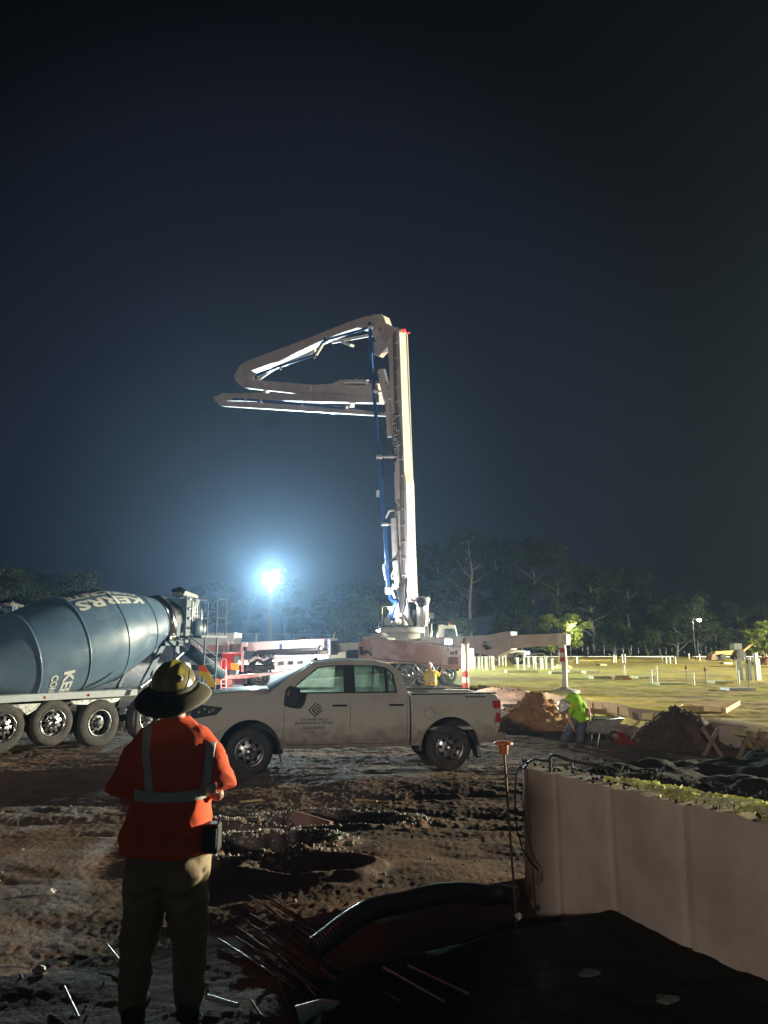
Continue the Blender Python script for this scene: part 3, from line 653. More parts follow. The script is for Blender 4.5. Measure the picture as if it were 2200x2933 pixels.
for o0, o1, s_ in ((-.062, .3, 1), (T_W - .3, T_W + .062, -1)):
    hl = MB(); hl.prism([T.w(-1.035, .98, o0), T.w(-.60, 1.05, o0), T.w(-.50, 1.17, o0), T.w(-.93, 1.23, o0), T.w(-1.03, 1.17, o0)], T.n * (o1 - o0)); hl = hl.build('headlight', black, pk, bevel=.01)
    oo = o0 - .004 if s_ == 1 else o1 + .004
    lb = MB(); 
    for u, z in ((-.72, 1.10), (-.80, 1.15), (-.66, 1.13), (-.9, 1.1)): lb.blob(T.w(u, z, oo), .028, 3, 1, .1)
    lb.build('lamp_lens', lens, hl)
    tl_ = MB(); tl_.prism([T.w(4.52, .84, o0), T.w(4.645, .84, o0), T.w(4.655, 1.24, o0), T.w(4.50, 1.24, o0), T.w(4.50, 1.12, o0), T.w(4.57, 1.08, o0)] , T.n * .20 if s_ == 1 else T.n * .30)
    tl_ = tl_.build('tail_light', redlens, pk, bevel=.012)
    wl = MB(); wl.prism([T.w(4.56, 1.02, o0 - .003), T.w(4.652, 1.02, o0 - .003), T.w(4.655, 1.10, o0 - .003), T.w(4.57, 1.10, o0 - .003)], T.n * .21 if s_ == 1 else T.n * .306); wl.build('reversing_lamp', lens, tl_)
bp_ = MB(); bp_.prism([T.w(4.36, .50, -.01), T.w(4.66, .46, -.01), T.w(4.76, .50, -.01), T.w(4.77, .66, -.01), T.w(4.66, .70, -.01), T.w(4.45, .68, -.01)], T.n * (T_W + .02)); bp_.build('rear_bumper', chrome, pk, bevel=.03)
bp_ = MB(); bp_.prism([T.w(-1.12, .48, .0), T.w(-.75, .45, .0), T.w(-.66, .62, .0), T.w(-.72, .80, .0), T.w(-1.13, .80, .0)], T.n * T_W); bp_.build('front_bumper', chrome, pk, bevel=.04)
gr_ = MB(); tbox(gr_, -1.04, -.98, .82, 1.18, .32, T_W - .32); gr_.build('grille', black, pk, bevel=.015)
for u0, o0 in ((.50, .06), (.50, T_W - .34), (4.16, .06)):
    mf = MB(); mf.prism([T.w(u0, .50, o0), T.w(u0 + .03, .50, o0), T.w(u0 + .07, .20, o0), T.w(u0 + .05, .20, o0)], T.n * .28); mf.build('mud_flap', black, pk)
ch_ = MB(); tbox(ch_, -.7, 4.4, .40, .56, .45, .60); tbox(ch_, -.7, 4.4, .40, .56, 1.4, 1.55); tbox(ch_, .5, 2.9, .42, .47, .16, 1.84); tbox(ch_, -.1, .1, .3, .46, .3, 1.7); tbox(ch_, 3.6, 3.76, .28, .46, .3, 1.7)
ch_.build('chassis', black, pk)
for u0 in (0, 3.68):
    for o0, s_ in ((.30, 1), (T_W - .60, 1)):
        ww = MB(); a0 = arc(u0, .40, .60, 180, 0, 14); b0 = arc(u0, .40, .57, 180, 0, 14)
        vs = [T.w(u, z, .14) for u, z in a0] + [T.w(u, z, T_W - .14) for u, z in a0]
    ww.add(vs, [(i, i + 1, 16 + i, 15 + i) for i in range(14)])
    for o_ in (.37, T_W - .37): ww.add([T.w(u0 - .60, .30, o_), T.w(u0 + .60, .30, o_)] + [T.w(u, z, o_) for u, z in arc(u0, .40, .60, 0, 180, 14)], [tuple(range(17))])
    ww.build('wheel_well', black, pk)
    for off_, ax in ((.045, -T.n), (T_W - .045, T.n)):
        wheel(pk, T.w(u0, .385, off_), ax, 0.405, .27, .252, steel, 8, .03, .07, nuts=6)
sg = MB()
# door emblem: nested chevrons, and the company lettering below
def dpl(x, y, d): u, z = dcx + x, dcz + y; return T.w(u, z, sidep(z) - .002 - d)
eu, ez = T.uv(*z2(1340, 940)); dcx, dcz = eu, ez
em = MB()
def bar(x0, y0, x1, y1, wd=.022):
    a, b = Vector((x0, y0)), Vector((x1, y1)); d = (b - a).normalized(); n = Vector((-d.y, d.x)) * wd / 2
    em.add([dpl(*(a + n), .002), dpl(*(b + n), .002), dpl(*(b - n), .002), dpl(*(a - n), .002)], [(3, 2, 1, 0)])
bar(-.125, .0, .01, .125); bar(-.125, .0, .0, -.125); bar(-.065, .0, .07, .11); bar(-.03, -.02, .10, .07); bar(-.065, 0, .025, -.09); bar(.0, -.10, .13, .0); bar(.01, -.05, .10, .03)
em.build('door_emblem', decal, pk)
for txt, px, h_, w_ in (('CATAWBA VALLEY', (1330, 1028), .045, .52), ('ENGINEERING & TESTING', (1328, 1062), .045, .70), ('828-578-9972', (1325, 1108), .045, .40)):
    eu, ez = T.uv(*z2(*px)); dcx, dcz = eu, ez
    text_mb(txt, dpl, h_, w_, .002, bold=.015).build('door_lettering', decal, pk)
# near side of the bed: small dark script badge smudge
eu, ez = T.uv(*z3(1280, 955)); bd = MB()
for k in range(8): tbox(bd, eu - .2 + k * .05, eu - .165 + k * .05, ez - .018, ez + .016, sidep(1.3) - .006, sidep(1.3) + .002)
bd.build('badge', decal, pk)
tag(pk)

# ------------------------------------------------------------------ concrete mixer trucks
def mixer(W3, yaw, zb, label, detail=True):
    Q = Plane(W3, yaw=yaw); rt = thing('concrete_mixer_truck', (W3[0], W3[1], zb), label, 'mixer truck', 'concrete mixer trucks', rz=rad(yaw))
    w_ = lambda u, z, o=0: Q.w(u, z + zb, o)
    # drum
    dr = Matrix(); ax = (Q.t * math.cos(rad(14)) + Vector((0, 0, math.sin(rad(14))))).normalized(); Mx = basis(w_(.1, 2.39, 1.2), ax)
    prof = [(.35, -2.75), (.62, -2.62), (.90, -1.95), (1.03, -1.62), (1.10, -1.2), (1.19, -.5), (1.195, 0), (1.17, .55), (1.03, 1.1), (.84, 1.68), (.64, 2.22), (.60, 2.30)]
    pp = []
    for (r0, h0), (r1, h1) in zip(prof[:-1], prof[1:]):
        for k in range(3): pp.append((r0 + (r1 - r0) * k / 3, h0 + (h1 - h0) * k / 3))
    pp.append(prof[-1]); dm = MB().lathe(pp, Mx, 96).build('drum', mixblue, rt)
    for h, r in ((-1.62, 1.035), (-.5, 1.195), (.58, 1.17), (1.68, .845)): MB().lathe([(r - .02, h - .022), (r + .009, h - .018), (r + .009, h + .018), (r - .02, h + .022)], Mx, 96).build('weld_seam', mixblue, dm)
    MB().lathe([(.60, 2.24), (.68, 2.26), (.68, 2.42), (.60, 2.44)], Mx, 64).build('roller_ring', chrome, dm)
    MB().lathe([(.58, 2.40), (.50, 2.62), (.46, 2.80), (.40, 2.82), (.42, 2.5)], Mx, 48).build('drum_mouth', darksteel, dm)
    def rad_at(h):
        for (r0, h0), (r1, h1) in zip(prof[:-1], prof[1:]):
            if h0 <= h <= h1: return r0 + (r1 - r0) * (h - h0) / (h1 - h0), (r1 - r0) / (h1 - h0)
        return prof[-1][0], 0
    if detail:
        Rn = (-Q.n - Q.n.dot(ax) * ax).normalized()              # towards the near side
        Rt = ax.cross(Rn)
        if Rt.z > 0: Rt = -Rt                                     # Rt points down and round
        C0 = w_(.1, 2.39, 1.2)
        def wrap(hc, phi, along, flip=1):
            def f(x, y, d):
                # lettering x runs along the drum axis (or round it), y the other way
                if along: h = hc + x * flip; a = phi + y / 1.1
                else: h = hc + y; a = phi + x / 1.15
                r, _ = rad_at(h); r += .006 + d
                return C0 + ax * h + (Rn * math.cos(a) + Rt * math.sin(a)) * r
            return f
        text_mb('KERRS', wrap(.55, -.86, True, -1), .30, 1.95, .003, sub=3, bold=.035).build('drum_lettering', letter, dm)
        text_mb('CONCRETE', wrap(.50, -1.16, True, -1), .19, 2.0, .003, sub=3, bold=.03).build('drum_lettering', letter, dm)
        text_mb('KERRS', wrap(-1.0, .95, False), .26, 1.25, .003, sub=3, bold=.035).build('drum_lettering', letter, dm)
        text_mb('CONCRETE', wrap(-1.32, .98, False), .16, 1.25, .003, sub=3, bold=.03).build('drum_lettering', letter, dm)
    # frame, rail, guards
    fr = MB()
    for o in (.75, 1.55): fr.prism([w_(-7.6, .95, o), w_(3.1, .95, o), w_(3.1, 1.22, o), w_(-7.6, 1.22, o)], Q.n * .1)
    for u in (-2.6, -1.6, 0, 1.4): fr.prism([w_(u, .45, .3), w_(u + .16, .45, .3), w_(u + .16, .60, .3), w_(u, .60, .3)], Q.n * 1.8)
    for u in (.0, 1.35): fr.blob(w_(u, .5, 1.2), .26, 2, 2, .1)
    for u in (-.6, .7): fr.tube([w_(u - .4, 1.0, .8), w_(u, .55, .75), w_(u + .4, 1.0, .8)], .05, 6)
    fr.build('chassis', black, rt)
    rl = MB(); rl.prism([w_(-5.2, 1.245, 0), w_(1.0, 1.245, 0), w_(1.0, 1.105, 0), w_(-5.2, 1.105, 0)], Q.n * .06); rl.prism([w_(-5.2, 1.25, .061), w_(1.0, 1.25, .061), w_(1.0, 1.235, .061), w_(-5.2, 1.235, .061)], Q.n * .5)
    rl = rl.build('side_fender', M('grey fender paint', (.36, .39, .43), .4, var=.1, coat=.3), rt)
    for u in (-.35, -1.4): MB().lathe([(0.01, -.01), (.03, -.01), (.03, .012), (0, .014)], basis(w_(u, 1.17, 0), -Q.n), 12).build('marker_light', orange if u < -1 else redlens, rl)
    for u0 in (-.75, ):
        gd = MB(); gd.prism([w_(u0, 1.06, .06), w_(u0 + 1.3, 1.06, .06), w_(u0 + 1.2, .98, .06), w_(u0 + .7, .93, .06), w_(u0 + .1, .98, .06)], Q.n * .02); gd.build('mud_guard', steel, rt)
    gd = MB(); gd.prism([w_(-2.1, 1.05, .06), w_(-1.45, 1.05, .06), w_(-1.55, .92, .06), w_(-1.75, .82, .06), w_(-1.9, .95, .06)], Q.n * .02); gd.build('mud_guard', steel, rt)
    ped = MB()
    ped.prism([w_(-2.9, 1.2, .8), w_(-2.2, 1.2, .8), w_(-2.4, 2.0, .8), w_(-2.9, 2.0, .8)], Q.n * .8)
    ped.build('drum_pedestal', bluegrey, rt, bevel=.015); ped = MB()
    ped.prism([w_(1.5, 1.2, .7), w_(1.62, 1.2, .7), w_(2.35, 2.35, .7), w_(2.2, 2.4, .7)], Q.n * .08); ped.prism([w_(1.5, 1.2, 1.6), w_(1.62, 1.2, 1.6), w_(2.35, 2.35, 1.6), w_(2.2, 2.4, 1.6)], Q.n * .08)
    ped.prism([w_(2.6, 1.1, .7), w_(2.75, 1.1, .7), w_(2.75, 3.1, .7), w_(2.62, 3.1, .7)], Q.n * .1); ped.prism([w_(2.6, 1.1, 1.6), w_(2.75, 1.1, 1.6), w_(2.75, 3.1, 1.6), w_(2.62, 3.1, 1.6)], Q.n * .1)
    ped.prism([w_(2.2, 2.28, .62), w_(2.8, 2.28, .62), w_(2.8, 2.42, .62), w_(2.2, 2.42, .62)], Q.n * 1.16)
    ped.build('rear_pedestal', bluegrey, rt, bevel=.015)
    for o in (.72, 1.62): MB().lathe([(.13, -.1), (.13, .1)], basis(w_(2.45, 2.50, o + .03), ax), 20).build('drum_roller', steel, rt)
    # rear post with bolts, hopper, mesh guard
    pn = MB(); pn.prism([w_(2.85, 2.35, .62), w_(3.05, 2.35, .62), w_(3.05, 3.62, .62), w_(2.85, 3.62, .62)], Q.n * .06)
    pnl = pn.build('hopper_frame', bluegrey, rt, bevel=.01); pn = MB()
    pn.prism([w_(2.85, 2.35, 1.72), w_(3.05, 2.35, 1.72), w_(3.05, 3.62, 1.72), w_(2.85, 3.62, 1.72)], Q.n * .06); pn.build('hopper_frame', bluegrey, rt, bevel=.01)
    bt = MB()
    for k in range(5): bt.lathe([(.035, 0), (.035, .03), (0, .032)], basis(w_(2.95, 2.5 + k * .26, .62), -Q.n), 8)
    bt.build('bolt', chrome, pnl)
    hp = MB(); hp.lathe([(.52, 1.0), (.50, .92), (.30, .40), (.22, .1), (.19, .1), (.27, .42), (.46, .9)], Matrix.Translation(w_(3.12, 2.55, 1.2)), 24); hp.build('charge_hopper', bluegrey, rt)
    cap = MB(); cap.blob(w_(2.85, 3.72, .95), .20, 4, 2, .15, (1.2, 1, .7)); cap.prism([w_(2.75, 3.62, .7), w_(3.35, 3.55, .7), w_(3.3, 3.68, .7), w_(2.85, 3.78, .7)], Q.n * .35); cap.build('hopper_lip', chrome, rt, bevel=.02)
    ms = MB()
    for k in range(6): z = 2.85 + k * .12; u1 = 3.42 - k * .05; ms.tube([w_(3.08, z, .64), w_(u1, z, .64)], .009, 4)
    for k in range(5): u = 3.10 + k * .08; ms.tube([w_(u, 2.80, .64), w_(u - .02, 3.50 - k * .05, .64)], .009, 4)
    ms.build('mesh_guard', steel, rt)
    ch = MB(); ch.lathe([(.24, -.02), (.26, .0), (.24, .04), (0, .05)], basis(w_(3.3, 2.75, .62), -Q.n), 24); ch.build('water_gauge', bluegrey, rt)
    # platform, guard rail, ladder
    pf = MB(); pf.box((0, 0, 0), (0, 0, 0)) if False else None
    pf = MB(); pf.prism([w_(3.05, 2.50, .2), w_(3.95, 2.50, .2), w_(3.95, 2.56, .2), w_(3.05, 2.56, .2)], Q.n * .9); pf.build('platform', bluegrey, rt)
    hr = MB()
    for o in (.25, 1.0):
        hr.tube([w_(3.6, 2.56, o), w_(3.6, 3.50, o), w_(3.66, 3.56, o), w_(3.88, 3.56, o), w_(3.93, 3.50, o), w_(3.93, 2.56, o)], .022, 8); hr.tube([w_(3.6, 3.05, o), w_(3.93, 3.05, o)], .018, 6)
    hr.tube([w_(3.93, 3.3, .25), w_(3.93, 3.3, 1.0)], .018, 6); hr.build('guard_rail', bluegrey, rt)
    ld = MB()
    for u in (3.2, 3.62): ld.tube([w_(u - .04, .7, .22), w_(u, 2.56, .22)], .028, 6)
    for k in range(6): ld.tube([w_(3.18, .9 + k * .3, .22), w_(3.6, .9 + k * .3, .22)], .018, 6)
    ld.tube([w_(2.75, 2.5, .25), w_(3.6, 2.0, .22)], .025, 6); ld.build('ladder', bluegrey, rt)
    st_ = MB(); st_.tube([w_(1.1, 1.28, .1), w_(2.0, 1.75, .25), w_(2.6, 2.1, .4)], .045, 8); st_.build('chute_stay', steel, rt)
    sc = MB(); 
    for k in range(12):
        a0, a1 = math.pi * (1 + k / 12), math.pi * (1 + (k + 1) / 12)
        A0 = [w_(3.3, 2.35 + .28 * math.sin(a), 1.2 + .28 * math.cos(a)) for a in (a0, a1)]; B0 = [w_(4.7, 1.55 + .22 * math.sin(a), 1.2 + .22 * math.cos(a)) for a in (a0, a1)]
        sc.add([A0[0], A0[1], B0[1], B0[0]], [(0, 1, 2, 3)], True)
    so = sc.build('discharge_chute', bluegrey, rt); md = so.modifiers.new('s', 'SOLIDIFY'); md.thickness = .02
    # fenders and wheels
    wl = [(-2.28, .60, .49, True), (-1.16, .62, .49, True), (0, .53, .53, False), (1.38, .55, .53, False)]
    for u, z, R, pol in wl:
        for o, ax2 in ((.02, -Q.n), (2.38, Q.n)):
            wheel(rt, w_(u, z, o), ax2, R, .28, .29, chrome if pol else steel, 10, .07 if pol else -.02, .05 if pol else .16, hm=chrome if pol else darksteel)
    # cab, ahead of the drum (outside the picture)
    cb = MB(); cb.prism([w_(-7.6, .7, .1), w_(-5.6, .7, .1), w_(-5.6, 2.9, .1), w_(-6.3, 2.95, .1), w_(-6.8, 1.9, .1), w_(-7.6, 1.75, .1)], Q.n * 2.2); cb.build('cab', white, rt, bevel=.08)
    tk = MB(); tk.tube([w_(-4.9, 1.75, .5), w_(-4.9, 1.75, 1.9)], .38, 24); tk.build('water_tank', steel, rt)
    wheel(rt, w_(-6.4, .53, .05), -Q.n, .53, .3, .29, chrome, 10, .05); wheel(rt, w_(-6.4, .53, 2.35), Q.n, .53, .3, .29, chrome, 10, .05)
    return rt
mixer((-6.5, 18.2), 54, 0, 'slate blue drum concrete mixer truck nearest the camera with cream lettering')
mixer((-13.6, 23.2), 54, 0, 'second concrete mixer truck with only its pale drum top showing behind the first', detail=False)

# ------------------------------------------------------------------ concrete pump truck
BP = Plane((.5, 38), yaw=138)          # vertical plane of the folded boom; BP.n faces the camera side
pc = P(*z6(560, 1830), 38)
pump = thing('concrete_pump_truck', (pc.x, 38, .36), 'white concrete pump truck with its tall boom raised and folded arms pointing left', 'concrete pump truck')
def bpoly(pts, off0, off1, name, m, parent=pump, z=z5, bevel=.02):
    q = [BP.px(*z(*p)) for p in pts]; q = [v + BP.n * off0 for v in q]
    return MB().prism(q, BP.n * (off1 - off0)).build(name, m, parent, bevel=bevel)
# upright first section
s1 = [BP.uv(*z5(*p)) for p in ((1400, 175), (1330, 270), (1345, 480), (1342, 640), (1325, 760), (1335, 850), (1362, 960), (1378, 1080), (1385, 1200))]
s1 += [BP.uv(*z6(*p)) for p in ((472, 200), (478, 480), (475, 640), (480, 800), (492, 1000), (500, 1250), (525, 1400), (560, 1560))]
s1r = [BP.uv(*z6(*p)) for p in ((650, 1560), (622, 1350), (612, 800), (600, 300))] + [BP.uv(*z5(*p)) for p in ((1453, 1200), (1432, 700), (1418, 300), (1412, 175))]
q = [BP.w(u, z_, 0) for u, z_ in s1 + s1r]
sec1 = MB().prism(q, BP.n * -.66).build('boom_section', greyboom, pump, bevel=.03)
# flange lips and rib line on the wide face, small line pipes with clamps on the side
fl = MB(); e0 = BP.uv(*z6(625, 1450)); e1 = BP.uv(*z5(1414, 190))
for o in (-.02, -.64): fl.tube([BP.w(e0[0] - .01, e0[1], o), BP.w(e1[0] - .01, e1[1], o)], .035, 4, smooth=False)
for o in (-.16, -.50):
    a = BP.w(e0[0] - .012, e0[1], o); b = BP.w(e1[0] - .012, e1[1], o); fl.tube([a, a.lerp(b, .42)], .012, 4)
fl.build('flange', white, sec1)
lp = MB()
for o, dx in ((.05, 14), (.05, 30), (.04, 44)): lp.tube([BP.px(*z6(600 - dx, 1330)) + BP.n * o, BP.px(*z6(585 - dx, 0)) + BP.n * o, BP.px(*z5(1412 - dx * .6, 700)) + BP.n * o, BP.px(*z5(1402 - dx * .6, 200)) + BP.n * o], .022, 6)
lp.build('hydraulic_line', steel, sec1)
for py in range(180, 1200, 105): 
    c = BP.px(*z5(1398 + (py - 180) * .025, py)) + BP.n * .05; MB().prism([c + BP.t * -.13 + Vector((0, 0, -.02)), c + BP.t * .13 + Vector((0, 0, -.02)), c + BP.t * .13 + Vector((0, 0, .02)), c + BP.t * -.13 + Vector((0, 0, .02))], BP.n * .05).build('line_clamp', white, sec1)
for py in range(0, 1400, 175):
    c = BP.px(*z6(565 + py * .022, py + 60)) + BP.n * .05; MB().prism([c + BP.t * -.07 + Vector((0, 0, -.015)), c + BP.t * .09 + Vector((0, 0, -.015)), c + BP.t * .09 + Vector((0, 0, .015)), c + BP.t * -.07 + Vector((0, 0, .015))], BP.n * .05).build('line_clamp', white, sec1)
c0 = BP.uv(*z5(1392, 960))
text_mb('EVERDIGM', lambda x, y, d: BP.w(c0[0] + .04 - y + .035 * x, c0[1] - x, .004 + d), .36, 2.55, .002, bold=.02).build('boom_lettering', decal, sec1)
c1 = BP.uv(*z6(510, 540)); sg = MB()
for i in range(4):
    for j in range(6):
        if (i * 7 + j * 3) % 5: a = BP.w(c1[0] + .18 - i * .1, c1[1] + .28 - j * .1, .004); sg.prism([a, a + BP.t * -.08, a + BP.t * -.08 + Vector((0, 0, -.07)), a + Vector((0, 0, -.07))], BP.n * .002)
sg.build('warning_decal', decal, sec1)
MB().lathe([(.11, -.02), (.11, .08), (.07, .13), (0, .14)], Matrix.Translation(BP.px(*z5(1428, 190)) - BP.n * .25), 16).build('beacon', glow_red, sec1)
for o in (-.45,): MB().lathe([(.06, 0), (.06, .06), (0, .08)], Matrix.Translation(BP.px(*z5(1445, 195)) + BP.n * o), 12).build('beacon', glow_red, sec1)
# folded arms
w2 = .52
arm2 = bpoly([(1300, 82), (1180, 88), (1050, 130), (700, 270), (320, 410), (262, 448), (232, 515), (262, 545), (330, 490), (560, 405), (800, 290), (1000, 208), (1110, 172), (1240, 192), (1330, 170)], .0, -w2, 'boom_section', greyboom)
arm3 = bpoly([(238, 520), (255, 575), (300, 603), (700, 642), (1262, 652), (1262, 592), (1245, 556), (1190, 553), (990, 546), (925, 574), (800, 582), (430, 552), (340, 532), (262, 512)], -.03, -w2 + .03, 'boom_section', greyboom)
arm4 = bpoly([(85, 672), (130, 642), (440, 640), (1268, 657), (1268, 712), (440, 694), (130, 690), (95, 700)], -.04, -w2 + .06, 'boom_section', greyboom)
arm5 = bpoly([(92, 690), (112, 725), (130, 733), (1322, 806), (1300, 784), (1050, 752), (440, 712), (130, 695)], -.08, -w2 + .12, 'boom_section', greyboom)
# knuckle plates, link levers
kn = bpoly([(1200, 105), (1235, 78), (1292, 78), (1300, 130), (1395, 175), (1345, 285), (1250, 268), (1215, 205)], .06, -w2 - .06, 'boom_knuckle', greyboom)
bpoly([(1290, 120), (1325, 150), (1300, 152)], .02, -.3, 'guard_plate', white, kn)
bpoly([(1228, 272), (1332, 272), (1335, 305), (1268, 378), (1208, 352), (1200, 312)], .0, -.35, 'link_lever', greyboom)
bpoly([(232, 520), (262, 470), (330, 470), (390, 500), (370, 540), (290, 575), (245, 560)], .07, .01, 'elbow_plate', greyboom)
bpoly([(85, 668), (150, 650), (210, 690), (120, 715), (92, 700)], .04, -.01, 'elbow_plate', greyboom)
bpoly([(1000, 262), (1060, 285), (1050, 300), (985, 275)], -.1, -.4, 'bracket', white, arm2)
for cx, cy, r in ((450, 578, .18), (775, 610, .17), (290, 520, .14), (1285, 185, .16)): MB().lathe([(r, -.02), (r, .02), (r * .8, .03), (0, .03)], basis(BP.px(*z5(cx, cy)) + BP.n * .03, BP.n), 20).build('pivot_pin', greyboom, arm3 if cy > 300 else arm2)
def btube(pts, r, name, m, parent=pump, off=.12, z=z5, seg=8): return MB().tube([BP.px(*z(*p)) + BP.n * off for p in pts], r, seg).build(name, m, parent)
# arm cylinders and links
btube([(1040, 565), (1200, 568)], .13, 'hydraulic_cylinder', white); btube([(1200, 568), (1340, 575)], .05, 'cylinder_rod', chrome)
btube([(1288, 485), (1338, 700)], .24, 'hydraulic_cylinder', white, off=.0, seg=16); btube([(1338, 700), (1355, 960)], .15, 'hydraulic_cylinder', greyboom, off=.05, seg=12)
btube([(1222, 210), (915, 268)], .09, 'hydraulic_cylinder', white, arm2, off=-.25); btube([(380, 530), (490, 455), (640, 395), (790, 330)], .12, 'hydraulic_cylinder', white, arm2, off=-.3)
btube([(870, 290), (822, 368)], .10, 'link_rod', white, arm2, off=.05)
# concrete delivery line
btube([(1235, 150), (1250, 450), (1275, 740), (1305, 1110)], .095, 'delivery_pipe', blue, off=.35)
btube([(355, 20), (400, 480), (425, 780), (447, 1100), (465, 1400), (470, 1480)], .095, 'delivery_pipe', blue, off=.35, z=z6)
btube([(470, 1480), (480, 1530), (510, 1560), (545, 1560), (530, 1590), (505, 1640), (488, 1690), (492, 1740), (520, 1755)], .10, 'delivery_pipe', blue, off=.30, z=z6)
btube([(1235, 165), (1150, 195), (920, 258), (870, 285), (820, 370), (590, 447), (520, 470), (400, 520)], .075, 'delivery_pipe', blue, arm2, off=.1)
btube([(230, 688), (440, 700), (720, 722), (1050, 756)], .075, 'delivery_pipe', blue, arm5, off=.08)
def clampat(x, y, z, reach, par=pump):
    c = BP.px(*z(x, y)) + BP.n * .35; g = MB(); g.lathe([(.10, -.09), (.17, -.07), (.17, .07), (.10, .09)], Matrix.Translation(c), 16); g.build('pipe_clamp', white, par)
    if reach: MB().tube([c, BP.px(*z(x + reach, y - 8)) + BP.n * .05], .045, 6).build('pipe_bracket', white, par)
for a in ((1283, 642, z5, 75), (1307, 1110, z5, 90), (370, 48, z6, 110), (425, 755, z6, 100), (465, 1430, z6, 70), (468, 1470, z6, 0), (1245, 185, z5, 0)): clampat(*a)
for x, y in ((890, 262), (815, 378), (570, 462), (400, 520)): 
    MB().lathe([(.10, -.07), (.15, -.05), (.15, .05), (.10, .07)], basis(BP.px(*z5(x, y)) + BP.n * .1, Vector((1, 0, .3))), 12).build('pipe_clamp', darksteel, arm2)
for x, y in ((320, 694), (430, 700), (725, 722), (1042, 752)): MB().lathe([(.09, -.06), (.13, -.04), (.13, .04), (.09, .06)], basis(BP.px(*z5(x, y)) + BP.n * .08, Vector((1, 0, 0))), 12).build('pipe_clamp', white, arm5)
for x, y in ((430, 628), (1042, 722)): bpoly([(x - 18, y - 8), (x + 18, y - 8), (x + 14, y + 14), (x - 14, y + 14)], -.1, -.4, 'rest_bracket', white, arm4)
btube([(410, 60), (400, 250), (360, 300), (358, 420)], .02, 'hose', black, off=.4, z=z6); btube([(360, 400), (360, 465)], .09, 'hose_coupling', white, off=.4, z=z6)
btube([(1225, 370), (1245, 430), (1262, 520)], .02, 'hose', black, off=.2); btube([(1325, 900), (1322, 1060), (1330, 1180)], .03, 'hose', darksteel, off=.15)
btube([(690, 768), (760, 775), (870, 778), (930, 795), (1000, 790)], .018, 'hose', steel, off=.0); btube([(1030, 560), (1060, 578), (1110, 583), (1190, 583)], .03, 'hose', black, off=.15); btube([(1100, 548), (1140, 528), (1170, 555)], .02, 'hose', steel, off=.1)
# big lift cylinder beside the first section, hoses at its foot
btube([(498, 690), (512, 1000), (528, 1280), (545, 1420)], .16, 'hydraulic_cylinder', white, off=.18, z=z6, seg=14); btube([(545, 1420), (560, 1540), (575, 1650)], .09, 'cylinder_rod', chrome, off=.18, z=z6)
btube([(480, 1130), (560, 1125)], .05, 'cylinder_band', steel, off=.36, z=z6); btube([(430, 690), (465, 610), (510, 605)], .06, 'pipe_bracket', white, off=.3, z=z6)
for dx, m_ in ((0, black), (22, darksteel), (-25, black)): btube([(590 + dx, 1370), (580 + dx, 1480), (600 + dx * .6, 1600), (585 + dx * .4, 1680)], .07, 'hose', m_, off=.22, z=z6)
btube([(430, 1170), (425, 1210), (438, 1280), (450, 1340)], .07, 'hose', white, off=.42, z=z6); btube([(515, 1230), (490, 1290), (500, 1330)], .04, 'hose', white, off=.3, z=z6); btube([(520, 1380), (505, 1450), (535, 1530)], .07, 'hose', white, off=.35, z=z6)
# turret
tz = [P(*z6(560, y), 38).z for y in (1830, 1895, 1960)]
C_ = lambda z_: Matrix.Translation((pc.x + .05, 38, z_))
MB().lathe([(.88, tz[2] - .15), (.88, tz[1] - .02), (.98, tz[1])], Matrix.Translation((pc.x, 38, 0)), 40).build('turret_column', white, pump)
MB().lathe([(1.05, tz[1]), (1.12, tz[1] + .03), (1.12, tz[0] - .06), (1.0, tz[0])], Matrix.Translation((pc.x, 38, 0)), 48).build('slewing_ring', white, pump)
for k in range(36):
    a = 2 * math.pi * k / 36
    if math.sin(a) < .2: MB().box((-.035, -.03, 0), (.035, .03, .09), Matrix.Translation((pc.x + 1.02 * math.cos(a), 38 + 1.02 * math.sin(a), tz[0] - .02)) @ Matrix.Rotation(a, 4, 'Z')).build('ring_bolt', darksteel, pump)
def fpoly(pts, y0, y1, name, m, par=pump, z=z6, bevel=.02):
    a = [P(*z(*p), y0) for p in pts]; return MB().prism(a, (0, y1 - y0, 0)).build(name, m, par, bevel=bevel)
tur = bpoly([(640, 1505), (662, 1500), (672, 1530), (700, 1530), (742, 1500), (755, 1520), (738, 1600), (728, 1815), (640, 1815), (632, 1700)], -.55, -.75, 'turret_cheek', white, z=z6)
bpoly([(560, 1520), (622, 1520), (636, 1640), (640, 1780), (600, 1700), (560, 1660)], .12, -.02, 'turret_cheek', white, z=z6)
bpoly([(380, 1815), (640, 1815), (636, 1780), (600, 1700), (560, 1745), (470, 1800)], .35, -.3, 'turret_base', white, z=z6)
bpoly([(388, 1815), (380, 1750), (470, 1640), (490, 1560), (520, 1560), (500, 1660), (440, 1815)], .1, -.5, 'turret_arm', white, z=z6)
pin = BP.px(*z6(688, 1560)) + BP.n * -.5
MB().lathe([(.16, 0), (.24, .02), (.26, .06), (.26, -.3)], basis(pin + Vector((0, -.45, 0)), Vector((0.1, -1, 0))), 28).build('pivot_ring', steel, tur)
MB().lathe([(0, .062), (.15, .062)], basis(pin + Vector((0, -.45, 0)), Vector((0.1, -1, 0))), 20).build('pivot_bore', black, tur)
cw = P(*z6(693, 1710), 37.2); MB().box((cw.x - .10, 37.16, cw.z - .30), (cw.x + .10, 37.2, cw.z + .28)).build('cheek_window', darksteel, tur, bevel=.01)
MB().blob(P(*z6(520, 1770), 37.0), .16, 3, 2, .1).build('pipe_elbow', white, pump)
